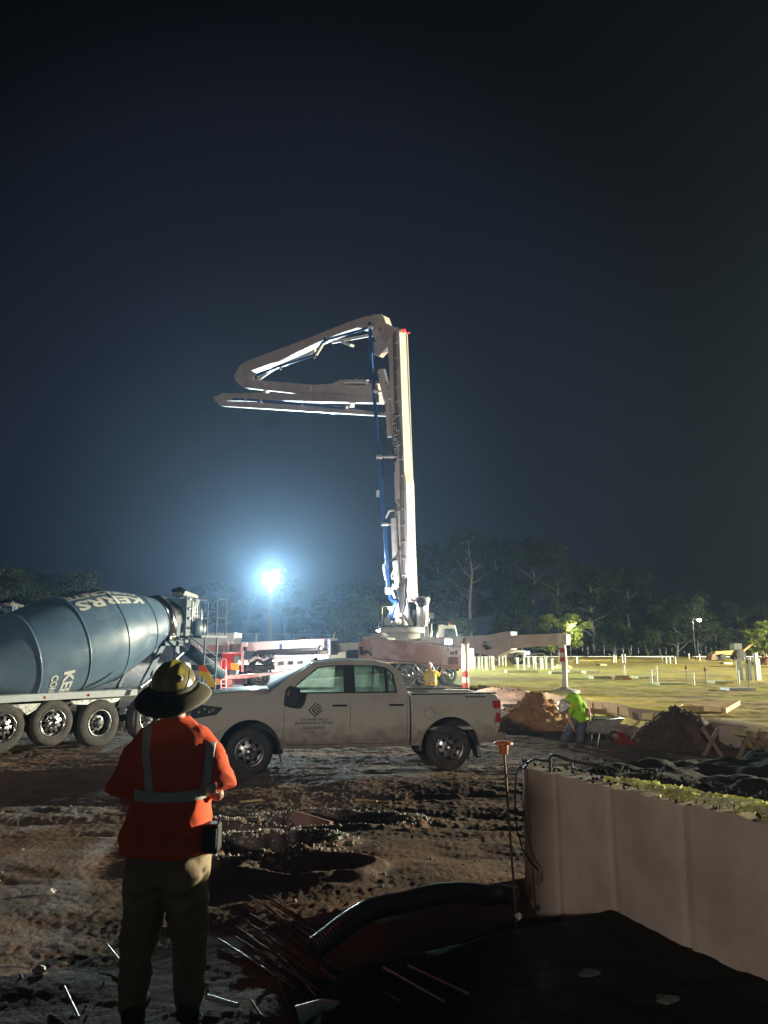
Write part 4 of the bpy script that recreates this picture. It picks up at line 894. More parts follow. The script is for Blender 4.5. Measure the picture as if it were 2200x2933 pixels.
for i, (x0, y0, x1, y1) in enumerate(((320, 1775, 310, 1840), (310, 1840, 365, 1845))): MB().tube([P(*z6(x0, y0), 37.5), P(*z6(x1, y1), 37.5)], .03, 6).build('hand_lever', white, pump)
# chassis deck and wheels (rear at left, cab at right)
CH = Plane((-7.6, 36.2), (5.2, 41.2)); cw_ = lambda u, z, o=0: CH.w(u, z + .36, o)
def cbox(mbx, u0, u1, z0, z1_, o0, o1): return mbx.prism([cw_(u0, z0, o0), cw_(u1, z0, o0), cw_(u1, z1_, o0), cw_(u0, z1_, o0)], CH.n * (o1 - o0))
ck = MB(); cbox(ck, -1.0, 13.0, .85, 1.1, .8, 1.7); ck.build('chassis', darksteel, pump)
ck = MB(); cbox(ck, 5.0, 12.0, 1.15, 1.75, .2, 2.3); ck.build('deck', white, pump, bevel=.03)
ck = MB(); cbox(ck, 2.0, 7.2, 1.15, 1.28, .0, 2.4); ck.build('deck_plate', steel, pump, bevel=.01)
for px, py in (((559 / .7541), 1957), (880 / .7541, 1945), (915 / .7541, 1940), (968 / .7541, 1937)):
    u, _ = CH.uv(px, py); 
    for o, ax in ((0, -CH.n), (2.4, CH.n)): wheel(pump, cw_(u, .53, o), ax, .53, .3, .31, chrome, 10, .06, hm=chrome)
    fd = MB(); a0 = arc(u, .55, .68, 165, 15, 12)
    fd.add([cw_(x, z_, -.02) for x, z_ in a0] + [cw_(x, z_, .5) for x, z_ in a0], [(i, i + 1, 14 + i, 13 + i) for i in range(12)], True); fo = fd.build('wheel_arch', steel, pump); sm_ = fo.modifiers.new('s', 'SOLIDIFY'); sm_.thickness = .03
cb = MB(); u0, _ = CH.uv(951 / .7541, 1800); u1, _ = CH.uv(992 / .7541, 1800); cbz = P(951 / .7541, 1350 / .7541, 41).z - .36
cbp = [(u0 - .3, 1.2), (u1 + .9, 1.2), (u1 + .9, 1.9), (u1 + .05, 2.1), (u1 - .15, cbz), (u0, cbz + .02), (u0 - .3, cbz - .3)]
cabp = MB().prism([cw_(x, z_, .1) for x, z_ in cbp], CH.n * 2.2).build('cab', white, pump, bevel=.06)
MB().prism([cw_(u0 + .25, cbz - .65, .09), cw_(u1 - .1, cbz - .65, .09), cw_(u1 - .2, cbz - .2, .09), cw_(u0 + .3, cbz - .2, .09)], CH.n * -.02).build('cab_window', dew_tint, cabp)
MB().lathe([(.07, 0), (.07, .1), (0, .13)], Matrix.Translation(cw_(u1 - .3, cbz + .02, .6)), 10).build('marker_lamp', orange, cabp)
for (x, y, r, h_) in ((940, 430, .30, .6), (905, 430, .22, .5)):
    c = P(*z3(x, y), 40); MB().lathe([(r, -.35), (r, h_ - .3), (r * .5, h_ - .25), (0, h_ - .24)], Matrix.Translation(c), 20).build('tank', chrome if x > 920 else white, pump)
c = P(*z3(908, 375), 40); g = MB(); g.tube([c + Vector((0, 0, -.4)), c + Vector((0, 0, .3))], .04, 8); g.box(tuple(c + Vector((-.3, -.1, .25))), tuple(c + Vector((.3, .1, .55)))); g.build('exhaust_stack', steel, pump)
c = P(*z3(985, 385), 40); MB().tube([c + Vector((-.15, 0, -.5)), c + Vector((-.12, 0, .05)), c + Vector((.2, 0, .12)), c + Vector((.5, 0, .05))], .12, 10).build('air_intake', darksteel, pump)
# near right outrigger: pink-dusted box beam with leg
OA = Plane((-1.75, 35.6), (3.15, 31.6))
def opoly(Pl, pts, o0, o1, name, m, par=pump, z=z3, bevel=.02): return MB().prism([Pl.px(*z(*p)) + Pl.n * o0 for p in pts], Pl.n * (o1 - o0)).build(name, m, par, bevel=bevel)
ob = opoly(OA, [(355, 520), (430, 500), (640, 505), (900, 532), (1185, 572), (1190, 742), (830, 702), (480, 672), (352, 655), (345, 560)], 0, .75, 'outrigger_beam', pinkwhite)
opoly(OA, [(366, 478), (450, 470), (560, 488), (575, 505), (372, 500)], .1, .7, 'top_cover', white, ob); opoly(OA, [(430, 455), (500, 452), (530, 470), (440, 474)], .2, .6, 'top_box', white, ob)
opoly(OA, [(1010, 560), (1000, 715), (1006, 715), (1016, 560)], -.01, .05, 'beam_seam', darksteel, ob); opoly(OA, [(470, 648), (830, 684), (1180, 725), (1180, 731), (830, 690), (470, 654)], -.03, .02, 'beam_rail', rust, ob)
opoly(OA, [(1058, 632), (1130, 628), (1130, 702), (1058, 700)], -.015, .01, 'sign_plate', pinkwhite, ob, bevel=0)
sp = MB()
for r_ in range(5):
    for c2 in range(3): 
        a = OA.px(*z3(1064 + c2 * 22, 640 + r_ * 12)) + OA.n * -.02; sp.prism([a, a + OA.t * .2, a + OA.t * .2 + Vector((0, 0, -.06)), a + Vector((0, 0, -.06))], OA.n * .01)
sp.build('sign_marks', rust, ob)
opoly(OA, [(1078, 598), (1108, 598), (1108, 622), (1078, 622)], -.015, .01, 'sign_plate', decal, ob, bevel=0); opoly(OA, [(1118, 590), (1134, 590), (1134, 625), (1118, 625)], -.02, .01, 'slot', darksteel, ob, bevel=0)
for cx, r in ((815, .28), (1085, .12)):
    c = OA.px(*z3(cx, 620 if cx < 900 else 608)); 
lg = OA.px(*z3(1195, 560)); lz0 = zg(lg.x, lg.y)
leg = MB().tube([(lg.x, lg.y, OA.uv(*z3(1195, 745))[1]), (lg.x, lg.y, lg.z + .12)], .155, 20).build('outrigger_leg', white, pump)
MB().lathe([(.17, .1), (.17, .16), (.1, .2), (.08, .34), (0, .36)], Matrix.Translation((lg.x, lg.y, lg.z)), 16).build('leg_cap', rust, leg)
for k in range(6):
    z0 = lz0 + .15 + k * .22; MB().lathe([(.139, z0), (.139, z0 + .22)], Matrix.Translation((lg.x, lg.y, 0)), 20, close=True).build('leg_stripe', red if k % 2 else white, leg)
MB().tube([(lg.x, lg.y, lz0 + .1), (lg.x, lg.y, OA.uv(*z3(1195, 745))[1])], .133, 16).build('leg_ram', white, leg)
MB().lathe([(.5, lz0), (.5, lz0 + .1), (.2, lz0 + .14)], Matrix.Translation((lg.x, lg.y, 0)), 20).build('foot_pad', oldwood, leg)
# long outrigger to the right
f1 = G(*z4(462, 585), .42)
OB = Plane((1.6, 38.2), (f1.x, f1.y))
ob2 = opoly(OB, [(150, 568), (450, 556), (520, 541), (545, 541), (545, 620), (480, 650), (400, 636), (200, 618)], .05, .6, 'outrigger_beam', greyboom, z=zt)
opoly(OB, [(546, 557), (770, 548), (782, 556), (782, 600), (660, 604), (546, 614)], .12, .5, 'outrigger_extension', greyboom, z=zt)
opoly(OB, [(426, 584), (444, 584), (444, 592), (426, 592)], .0, .06, 'slot', darksteel, ob2, z=zt); opoly(OB, [(452, 580), (462, 580), (462, 612), (452, 612)], .0, .06, 'bracket', steel, ob2, z=zt); opoly(OB, [(420, 600), (440, 596), (470, 612), (440, 622)], .0, .06, 'bracket', darksteel, ob2, z=zt)
tp = P(*z4(438, 238), f1.y); lg2 = MB().tube([(f1.x, f1.y + .25, f1.z + 1.15), (tp.x, f1.y + .25, tp.z)], .15, 18).build('outrigger_leg', white, pump)
MB().tube([(f1.x, f1.y + .25, f1.z + .1), (f1.x, f1.y + .25, f1.z + 1.2)], .12, 14).build('leg_ram', white, lg2)
for k in range(4):
    z0 = f1.z + 1.25 + k * .19; xx = f1.x + (tp.x - f1.x) * (z0 - f1.z) / (tp.z - f1.z); MB().lathe([(.155, z0), (.155, z0 + .19)], Matrix.Translation((xx, f1.y + .25, 0)), 20, close=True).build('leg_stripe', red if k % 2 == 0 else white, lg2)
MB().lathe([(.62, f1.z - .05), (.62, f1.z + .06), (.25, f1.z + .13), (.14, f1.z + .2)], Matrix.Translation((f1.x, f1.y + .25, 0)), 24).build('foot_pad', white, lg2)
# work lamp on the outrigger
wl_ = P(*z3(1062, 520), 31.6); wh_ = MB(); wh_.box(tuple(wl_ + Vector((-.15, 0, -.11))), tuple(wl_ + Vector((.15, .14, .11)))); wh_.tube([wl_ + Vector((0, .1, -.14)), wl_ + Vector((0, .1, -.4))], .03, 6); wh_ = wh_.build('work_lamp', darksteel, pump)
MB().box(tuple(wl_ + Vector((-.13, -.02, -.09))), tuple(wl_ + Vector((.13, -.004, .09)))).build('lamp_face', emis('work lamp face', (1, .97, .7), 40), wh_)
lamp('work_light', wl_ + Vector((0, -.25, 0)), 1800, (1, .95, .75), .12, 'SPOT', wl_ + Vector((.8, -6, -3)), 150)
# deck lamp that lights the turret and the lower boom
dl_ = P(*z3(500, 462), 35.4); dh_ = MB().box(tuple(dl_ + Vector((-.12, -.1, -.12))), tuple(dl_ + Vector((.12, .12, .12)))).build('work_lamp', darksteel, pump, bevel=.01)
da_ = (Vector((1.0, 37.6, 8.5)) - dl_).normalized(); MB().lathe([(0, .0), (.09, .0)], basis(dl_ + da_ * .17, da_), 16).build('lamp_face', glow_white, dh_)
lamp('deck_light', dl_ + da_ * .22, 900, (.95, .95, 1), .1, 'SPOT', (1.0, 37.6, 7.5), 100)
# rear half: left outrigger boxes, hopper end, hoses and racks
RP = Plane((-9.3, 34.6), (-1.5, 35.6))
def rpoly(pts, o0, o1, name, m, par=pump, bevel=.015, z=z2): return MB().prism([RP.px(*z(*p)) + RP.n * o0 for p in pts], RP.n * (o1 - o0)).build(name, m, par, bevel=bevel)
rb = rpoly([(180, 330), (460, 322), (820, 290), (1455, 260), (1480, 345), (1000, 372), (600, 385), (200, 392)], .6, 1.2, 'outrigger_beam', pinkwhite)
rpoly([(455, 290), (492, 285), (492, 392), (455, 392)], .3, .6, 'upright', white); rpoly([(500, 290), (550, 288), (550, 300), (510, 302), (510, 390), (500, 390)], .2, .4, 'bracket', white)
rpoly([(632, 298), (690, 298), (690, 340), (655, 342), (655, 580), (632, 580)], .0, .5, 'upright', pinkwhite); rpoly([(655, 342), (686, 342), (686, 378), (655, 378)], -.02, .1, 'control_box', darksteel)
rpoly([(445, 395), (635, 392), (635, 425), (600, 425), (580, 412), (560, 425), (540, 560), (445, 560)], .3, .9, 'hopper', red); rpoly([(445, 392), (635, 388), (635, 404), (445, 408)], .1, 1.2, 'hopper_rim', pinkwhite)
rpoly([(1482, 262), (1552, 258), (1552, 282), (1482, 285)], .0, .9, 'cabinet_top', white); rpoly([(1484, 286), (1552, 283), (1552, 415), (1484, 418)], .02, .85, 'oil_cooler', darksteel); rpoly([(1464, 262), (1482, 262), (1482, 418), (1464, 418)], .0, .9, 'cabinet_post', white)
rpoly([(1450, 262), (1464, 262), (1464, 372), (1450, 372)], -.05, .1, 'blue_strap', blue); rpoly([(1003, 312), (1024, 312), (1024, 362), (1003, 362)], .55, .6, 'blue_strap', blue, rb)
rpoly([(948, 445), (1465, 420), (1465, 545), (948, 560)], .0, .7, 'side_locker', white); rpoly([(940, 430), (1470, 412), (1470, 424), (948, 448)], -.05, .75, 'locker_lid', pinkwhite)
for k in range(5): rpoly([(990 + k * 90, 480 - k * 4), (1040 + k * 90, 478 - k * 4), (1040 + k * 90, 510 - k * 4), (990 + k * 90, 512 - k * 4)], -.03, .0, 'locker_latch', darksteel if k % 2 else steel, bevel=0)
rpoly([(440, 620), (1050, 575), (1050, 590), (700, 640), (440, 650)], .0, 1.2, 'walkway', pinkwhite)
MB().tube([RP.px(*z2(780, 395)), RP.px(*z2(1395, 365))], .11, 14).build('delivery_pipe', darksteel, pump); MB().tube([RP.px(*z2(860, 380)) + RP.n * .2, RP.px(*z2(1300, 358)) + RP.n * .2], .05, 8).build('hydraulic_line', chrome, pump)
MB().lathe([(.14, -.1), (.19, -.05), (.19, .05), (.14, .1)], basis(RP.px(*z2(1385, 365)), RP.t), 16).build('pipe_clamp', steel, pump)
rh = random.Random(5)
for k in range(13):
    a = (700 + rh.random() * 60, 420 + rh.random() * 120); b = (860 + rh.random() * 90, 430 + rh.random() * 110); m_ = (780 + rh.random() * 50, 380 + rh.random() * 90)
    pts = [RP.px(*z2(*a)), RP.px(*z2((a[0] + m_[0]) / 2, (a[1] + m_[1]) / 2 - 12)), RP.px(*z2(*m_)), RP.px(*z2((b[0] + m_[0]) / 2, (b[1] + m_[1]) / 2 + 25)), RP.px(*z2(*b))]
    o = rh.uniform(-.1, .3); MB().tube([p + RP.n * o for p in pts], rh.choice((.03, .045, .06)), 8).build('hose', [black, darksteel, black, white][k % 4], pump)
rpoly([(790, 430), (850, 430), (870, 465), (820, 485), (790, 460)], .05, .3, 'valve_block', steel); rpoly([(850, 480), (940, 478), (940, 560), (850, 565)], .1, .5, 'valve_block', darksteel); rpoly([(700, 470), (735, 470), (735, 570), (700, 570)], .1, .5, 'valve_block', darksteel)
rpoly([(535, 495), (615, 500), (610, 565), (540, 555)], -.05, -.03, 'warning_sign', yellow, bevel=0)
for k in range(3): rpoly([(548, 512 + k * 16), (602, 515 + k * 16), (602, 520 + k * 16), (548, 517 + k * 16)], -.056, -.05, 'sign_marks', rust, bevel=0)
MB().tube([RP.px(*z2(445, 740)) - RP.n * .3, RP.px(*z2(445, 480)) - RP.n * .3, RP.px(*z2(465, 452)) - RP.n * .3, RP.px(*z2(490, 455)) - RP.n * .3, RP.px(*z2(494, 480)) - RP.n * .3, RP.px(*z2(494, 740)) - RP.n * .3], .04, 8).build('grab_rail', pinkwhite, pump)
for y0 in (650, 690, 725): MB().tube([RP.px(*z2(445, y0)) - RP.n * .3, RP.px(*z2(494, y0)) - RP.n * .3], .03, 6).build('ladder_rung', pinkwhite, pump)
rpoly([(320, 480), (440, 480), (440, 560), (320, 565)], .3, .9, 'rear_box', white); rpoly([(380, 640), (440, 635), (440, 690), (380, 690)], .1, .6, 'rear_bumper', yellow); rpoly([(500, 650), (550, 650), (550, 730), (500, 735)], .2, .6, 'tool_box', steel)
rpoly([(560, 610), (680, 610), (680, 700), (560, 705)], .2, .9, 'engine_block', darksteel); rpoly([(585, 625), (650, 623), (650, 645), (585, 647)], .12, .2, 'tank', chrome)
rt_ = rpoly([(505, 620), (548, 620), (548, 645), (505, 645)], .02, .1, 'tail_light', glow_red)
lamp('tail_glow', RP.px(*z2(525, 600)) - RP.n * .6, 30, (1, .22, .18), .15)
rpoly([(230, 410), (450, 402), (450, 440), (230, 452)], .65, 1.1, 'chute_guard', darksteel)
for o in (0, .9): MB().tube([RP.px(*z2(225, 340)) + RP.n * o, RP.px(*z2(300, 470)) + RP.n * o], .07, 8).build('brace', white, pump)
# connection to the pedestal deck, hoses
rpoly([(1552, 310), (1660, 300), (1900, 305), (1900, 360), (1700, 372), (1552, 400)], .5, 1.0, 'deck_link', white)
rpoly([(1640, 372), (1760, 365), (1760, 470), (1640, 480)], .5, .9, 'opening', black)
for k in range(3): MB().tube([OA.px(*z3(375 + k * 8, 560)) - OA.n * .1, OA.px(*z3(385 + k * 10, 620)) - OA.n * .2, OA.px(*z3(430 + k * 10, 590 + k * 4)) - OA.n * .2, OA.px(*z3(465, 620 + k * 6)) - OA.n * .1], .03, 6).build('hose', black, pump)
rpoly([(0, 0), (0, 0), (0, 0)], 0, 0, 'x', white) if False else None

# white skip of crumpled sheeting behind the mixer
sk = thing('waste_skip', (P(*z2(330, 320), 40).x, 40, .36), 'white skip heaped with crumpled pale plastic sheeting behind the mixer ladder', 'skip')
a = P(*z2(210, 330), 40); b = P(*z2(545, 330), 40)
g = MB(); g.prism([(a.x, 39.2, .5), (b.x, 39.2, .5), (b.x + .3, 39.2, 3.0), (a.x - .2, 39.2, 3.0)], (0, 2, 0)); g.build('bin', white, sk, bevel=.04)
g = MB()
for k in range(16): c = P(*z2(215 + k * 17, 268 + (k * 37 % 23)), 39.6); g.blob(c, .3, k, 2, .5, (1.3, .9, .6))
tag(g.build('crumpled_sheeting', pvc, sk), kind='stuff')

lh_ = RP.px(*z2(1516, 215)) - RP.n * 1.7; MB().tube([RP.px(*z2(1516, 262)) + RP.n * .3, RP.px(*z2(1516, 222)) + RP.n * .3, lh_ + Vector((0, .1, .06))], .025, 6).build('added_lamp_arm', white, pump)  # added arm and work lamp, put in to brighten the pump's rear
la_ = (RP.px(*z2(800, 480)) - lh_).normalized(); hh_ = MB().lathe([(.05, -.12), (.10, -.04), (.11, .0)], basis(lh_, la_), 16).build('work_lamp', darksteel, pump)
MB().lathe([(0, .004), (.095, .004)], basis(lh_, la_), 16).build('lamp_face', glow_white, hh_)
lamp('added_hopper_light', lh_ + la_ * .06, 560, (1, .93, .9), .08, 'SPOT', RP.px(*z2(800, 470)), 120)

# ------------------------------------------------------------------ pad: stub-up pipes, blocks, machines
G_ST = 'white pipe stub-ups standing in the pad'
def on_pad(px, py):
    q = G(px, py, .42); 
    for _ in range(4): q = G(px, py, zpad(q.x, q.y) + .02)
    return q
def where(px, py):
    k = 'near' if py > 1930 else ('middle of' if py > 1895 else 'far side of')
    return k
stubs = [(10, 455, 370), (60, 430, 370), (100, 430, 370), (172, 446, 380), (210, 450, 375), (238, 440, 372), (270, 445, 375), (277, 447, 372), (312, 450, 380), (320, 446, 384), (335, 446, 375), (342, 446, 378), (378, 450, 385), (742, 411, 366), (755, 411, 368), (795, 411, 361), (810, 413, 361), (806, 505, 424), (999, 524, 430), (967, 530, 450), (1217, 545, 476), (1487, 538, 455), (1030, 415, 370), (1055, 415, 374), (1078, 415, 374), (1110, 416, 376), (1190, 389, 356), (1254, 398, 361), (1315, 392, 355), (1651, 402, 358), (520, 416, 376), (526, 416, 380), (28, 452, 372)]
stubs = [z4(a, b) + (z4(a, c)[1],) for a, b, c in stubs] + [zt(a, b) + (zt(a, c)[1],) for a, b, c in ((391, 690, 652), (410, 700, 650), (422, 705, 650), (436, 705, 650), (446, 708, 648), (456, 708, 648), (465, 708, 646), (497, 690, 655), (512, 690, 650))]
rs_ = random.Random(3); seen = {}
for i, (px, yb, yt) in enumerate(stubs):
    b = on_pad(px, yb); h_ = P(px, yt, b.y).z - b.z; r = .055 if b.y < 60 else .075
    dist_w = 'in the cluster beside the outrigger leg' if px < 1600 and px > 1480 else ('in the thin row left of the outrigger leg' if px <= 1480 else ('along the far edge of the pad' if yb < 1905 else 'standing alone on the near half of the pad'))
    m = MB(); lean = rs_.uniform(-.03, .03)
    m.tube([(b.x, b.y, b.z - .2), (b.x + lean * h_, b.y, b.z + h_)], r, 10); m.tube([(b.x + lean * h_, b.y, b.z + h_ - .08), (b.x + lean * h_, b.y, b.z + h_)], r * 1.18, 10)
    tag(m.build('pipe_stub', pvc), 'white pipe stub ' + dist_w, 'pipe stub', G_ST + (' ' + dist_w if True else ''))
# thin grade stakes
for px, yb, yt, lb in ((z4(1175, 0)[0], z4(0, 530)[1], z4(0, 420)[1], 'thin grade stake right of the lone tall pipe stub'), (z4(1290, 0)[0], z4(0, 550)[1], z4(0, 430)[1], 'thin grade stake above the low pale board on the pad'), (z4(1548, 0)[0], z4(0, 575)[1], z4(0, 380)[1], 'tall thin stake in front of the bundle of white pipes')):
    b = on_pad(px, yb); m = MB(); m.tube([(b.x, b.y, b.z - .1), (b.x + .02, b.y, P(px, yt, b.y).z)], .022, 6); m.box((b.x - .05, b.y - .012, P(px, yt, b.y).z - .25), (b.x + .06, b.y + .012, P(px, yt, b.y).z - .12)); tag(m.build('grade_stake', oldwood), lb, 'stake', 'grade stakes on the pad')
bd_l = [(z4(150, 468), 95, 'pale foam board lying left of the outrigger leg, farthest left'), (z4(245, 468), 85, 'pale foam board lying just left of the outrigger leg'), (z4(410, 476), 90, 'pale foam board lying at the outrigger leg'), (z4(505, 464), 70, 'pale foam board lying just right of the outrigger leg'), (z4(608, 472), 85, 'pale yellow foam board, second right of the outrigger leg'), (z4(670, 427), 40, 'small pale board on the far part of the pad'), (z4(655, 505), 95, 'greenish pale board on the pad in front of the lone pipe stub'), (z4(775, 508), 110, 'buckled plywood sheet at the foot of the lone pipe stub'), (z4(925, 500), 120, 'long pale board between the two lone pipe stubs'), (z4(1070, 540), 155, 'largest pale yellow board in the middle of the pad'), (z4(1370, 528), 110, 'flat muddy board right of the grade stakes'), (z4(1480, 572), 150, 'grey flat sheet near the right edge of the pad'), (z4(440, 443), 90, 'stacked pale boards behind the outrigger leg'), (z4(200, 432), 90, 'pale boards among the pipe stubs'), (z4(1410, 418), 50, 'small pale board near the yellow digger')]
for (px, py), wpx, lb in bd_l:
    b = on_pad(px, py); wd = wpx / 2.074 / FPX * b.y; m = MB(); hh = .09 if wpx > 100 else .16
    R_m = Matrix.Translation(b) @ Matrix.Rotation(rs_.uniform(-.12, .12), 4, 'Z') @ Matrix.Rotation(rs_.uniform(-.02, .02), 4, 'X')
    m.box((-wd / 2, -.55, -.03), (wd / 2, .55, hh), R_m)
    if 'stacked' in lb or 'buckled' in lb: m.box((-wd * .35, -.4, hh), (wd * .42, .45, hh + .13), R_m)
    tag(m.build('foam_board', [pvc, wood, M('pale foam', (.62, .6, .34), .8, var=.15)][(1 if 'plywood' in lb else 2) if 'grey' not in lb else 0], bevel=.01), lb, 'board', 'boards lying on the pad')
# bundle of short white pipes
b = on_pad(*z4(1555, 512)); bu = thing('pipe_bundle', b, 'bundle of short white pipes standing on end near the right edge', 'pipe bundle')
for k in range(9):
    x = b.x + (k - 4) * .17; h_ = (1.1, 1.2, 1.0, 1.3, 1.15, 1.25, 1.5, 1.55, 1.2)[k]; MB().tube([(x, b.y + (k % 3) * .15, b.z - .05), (x, b.y + (k % 3) * .15, b.z + h_)], .08, 10).build('pipe', pvc, bu)
# laser screed: four-wheeled machine glinting at the back of the pad
b = on_pad(*z4(110, 425)); ls = thing('laser_screed', b, 'four-wheeled concrete screed machine with bright hubs at the back of the pad', 'screed machine')
for dx, dy in ((-1.15, 0), (1.15, 0), (-1.15, 1.7), (1.15, 1.7)):
    c = b + Vector((dx, dy, .62)); wq = MB().lathe([(.35, -.12), (.6, -.12), (.63, 0), (.6, .12), (.35, .12)], basis(c, (0.1, -1, 0)), 28, close=True).build('wheel', tyre_m, ls)
    MB().lathe([(0, .07), (.2, .09), (.36, .05)], basis(c, (0.1, -1, 0)), 24).build('rim', chrome, wq)
g = MB(); g.box(tuple(b + Vector((-1.2, .1, .75))), tuple(b + Vector((1.9, 1.6, 1.05)))); g.box(tuple(b + Vector((.3, .1, 1.05))), tuple(b + Vector((1.9, 1.5, 1.45)))); g.build('body', white, ls, bevel=.06)
g = MB(); g.tube([b + Vector((1.6, .4, 1.0)), b + Vector((3.6, .2, 1.15)), b + Vector((4.2, .2, .6))], .09, 8); g.tube([b + Vector((2.6, -.5, .35)), b + Vector((4.9, -.4, .35))], .12, 8); g.build('screed_boom', steel, ls)
g = MB(); g.tube([b + Vector((-.2, .8, 1.0)), b + Vector((-.2, .8, 1.8)), b + Vector((.1, .8, 1.85))], .04, 8); g.box(tuple(b + Vector((-.75, .5, 1.15))), tuple(b + Vector((-.4, 1.1, 1.25)))); g.box(tuple(b + Vector((-.8, .5, 1.15))), tuple(b + Vector((-.7, 1.1, 1.6)))); g.build('operator_station', darksteel, ls)
c = b + Vector((2.1, -.1, 1.2)); MB().lathe([(0, .02), (.12, .0), (.14, -.08)], basis(c, (-.1, -1, 0)), 16).build('headlamp', emis('screed lamp', (.9, .95, 1), 14), ls)
# yellow digger at the far right
b = on_pad(*z4(1440, 398)); dg = thing('backhoe_digger', b, 'small yellow digger with lowered bucket at the far right of the pad', 'digger')
for dx, r in ((-1.4, .42), (.9, .7)): 
    for dy in (-.7, .7): MB().lathe([(.2, -.15), (r, -.15), (r, .15), (.2, .17), (0, .17)], basis(b + Vector((dx, dy, r)), (0, -1, 0)), 24).build('wheel', tyre_m, dg)
g = MB(); g.prism([b + Vector(v) for v in ((-2.2, -.5, .7), (.3, -.5, .7), (.3, -.5, 1.3), (-2.2, -.5, 1.15))], (0, 1, 0)); g.box(tuple(b + Vector((.3, -.6, .6))), tuple(b + Vector((1.6, .6, 1.3)))); g.build('body', M('dusty yellow paint', (.42, .25, .07), .6, var=.3), dg, bevel=.05)
g = MB(); g.box(tuple(b + Vector((.2, -.6, 1.3))), tuple(b + Vector((1.3, .6, 2.2)))); g.build('cab', dew_tint, dg, bevel=.05)
g = MB(); g.tube([b + Vector((1.5, 0, 1.1)), b + Vector((2.9, 0, 2.1)), b + Vector((4.2, 0, 1.2)), b + Vector((4.4, 0, .5))], [.18, .15, .12, .1], 8); g.prism([b + Vector(v) for v in ((4.1, -.4, .6), (4.9, -.4, .5), (4.8, -.4, .05), (4.2, -.4, .1))], (0, .8, 0)); g.build('digger_arm', MATS['dusty yellow paint'], dg)
g = MB(); g.prism([b + Vector(v) for v in ((-2.9, -.9, .1), (-2.2, -.9, .1), (-2.3, -.9, .9), (-2.7, -.9, .8))], (0, 1.8, 0)); g.build('bucket', oldwood, dg)
def heap(name, c, rx, ry, h, m, label, cat, seed, rocks=120, rm=None, res=56):
    """a heap of dug soil: lumpy cone with clods"""
    n = res; u = np.linspace(-1.25, 1.25, n); X, Y = np.meshgrid(u, u); r = np.sqrt(X ** 2 + Y ** 2)
    hh = np.clip(1 - r ** 1.25, 0, None) * h; gx_, gy_ = c[0] + X * rx, c[1] + Y * ry
    hh = hh + np.clip(1 - r, 0, 1) ** .5 * h * (.40 * vnoise(X * 2.6 + seed, Y * 2.6, seed) + .24 * vnoise(X * 7, Y * 7, seed + 1) + .12 * vnoise(X * 19, Y * 19, seed + 2)) - .08 * (r > 1.0)
    zb_ = np.vectorize(lambda a, b_: c[2])(gx_, gy_)
    me = grid_mesh(name, gx_, gy_, zb_ + hh, m); rd = random.Random(seed); g = MB()
    for k in range(rocks):
        a, q_ = rd.uniform(0, 6.28), rd.uniform(0, 1.15); i = int((q_ * math.cos(a) + 1.25) / 2.5 * (n - 1)); j = int((q_ * math.sin(a) + 1.25) / 2.5 * (n - 1))
        s_ = rd.uniform(.3, 1) ** 2.5 * .085 * h ** .5; g.blob((gx_[j, i], gy_[j, i], zb_[j, i] + hh[j, i] + s_ * .2), s_, k, 1, .35)
    root = thing(name, (c[0], c[1], c[2]), label, cat)
    me.name = 'soil'; me.parent = root
    for v in me.data.vertices: v.co -= Vector(c)
    cl = g.build('clods', rm or m, root); tag(cl, kind='stuff'); root.name = name
    return root
q = G(*z4(150, 770), .1); q2 = G(*z4(280, 700), .2)
heap('soil_heap', (P(*z4(262, 700), 22.6).x, 22.6, -.02), 1.25, 1.1, .92, clay, 'heap of light orange clay between the pickup tail and the bending worker', 'soil heap', 4, 420)
q3 = G(*z4(1010, 860), 0)
heap('soil_heap', (G(*z4(1010, 860), 0).x + .05, 18.7, -.05), 1.35, 1.1, .86, darksoil, 'tall dark soil heap right of the wheelbarrow', 'soil heap', 9, 200)
heap('soil_heap', (G(*z4(800, 770), 0).x + .1, 21.0, -.02), 0.7, .7, .5, darksoil, 'low dark soil heap just behind the wheelbarrow', 'soil heap', 14, 110)
heap('soil_heap', (P(*z4(1600, 390), 75).x, 72, .85), 2.4, 1.5, .7, clay, 'small red clay heap beside the yellow digger', 'soil heap', 19, 30)
heap('soil_heap', (P(*z4(60, 580), 31).x, 31, .2), 3.0, 1.2, .45, darksoil, 'low ridge of red clay behind the pickup bed', 'soil heap', 24, 160)

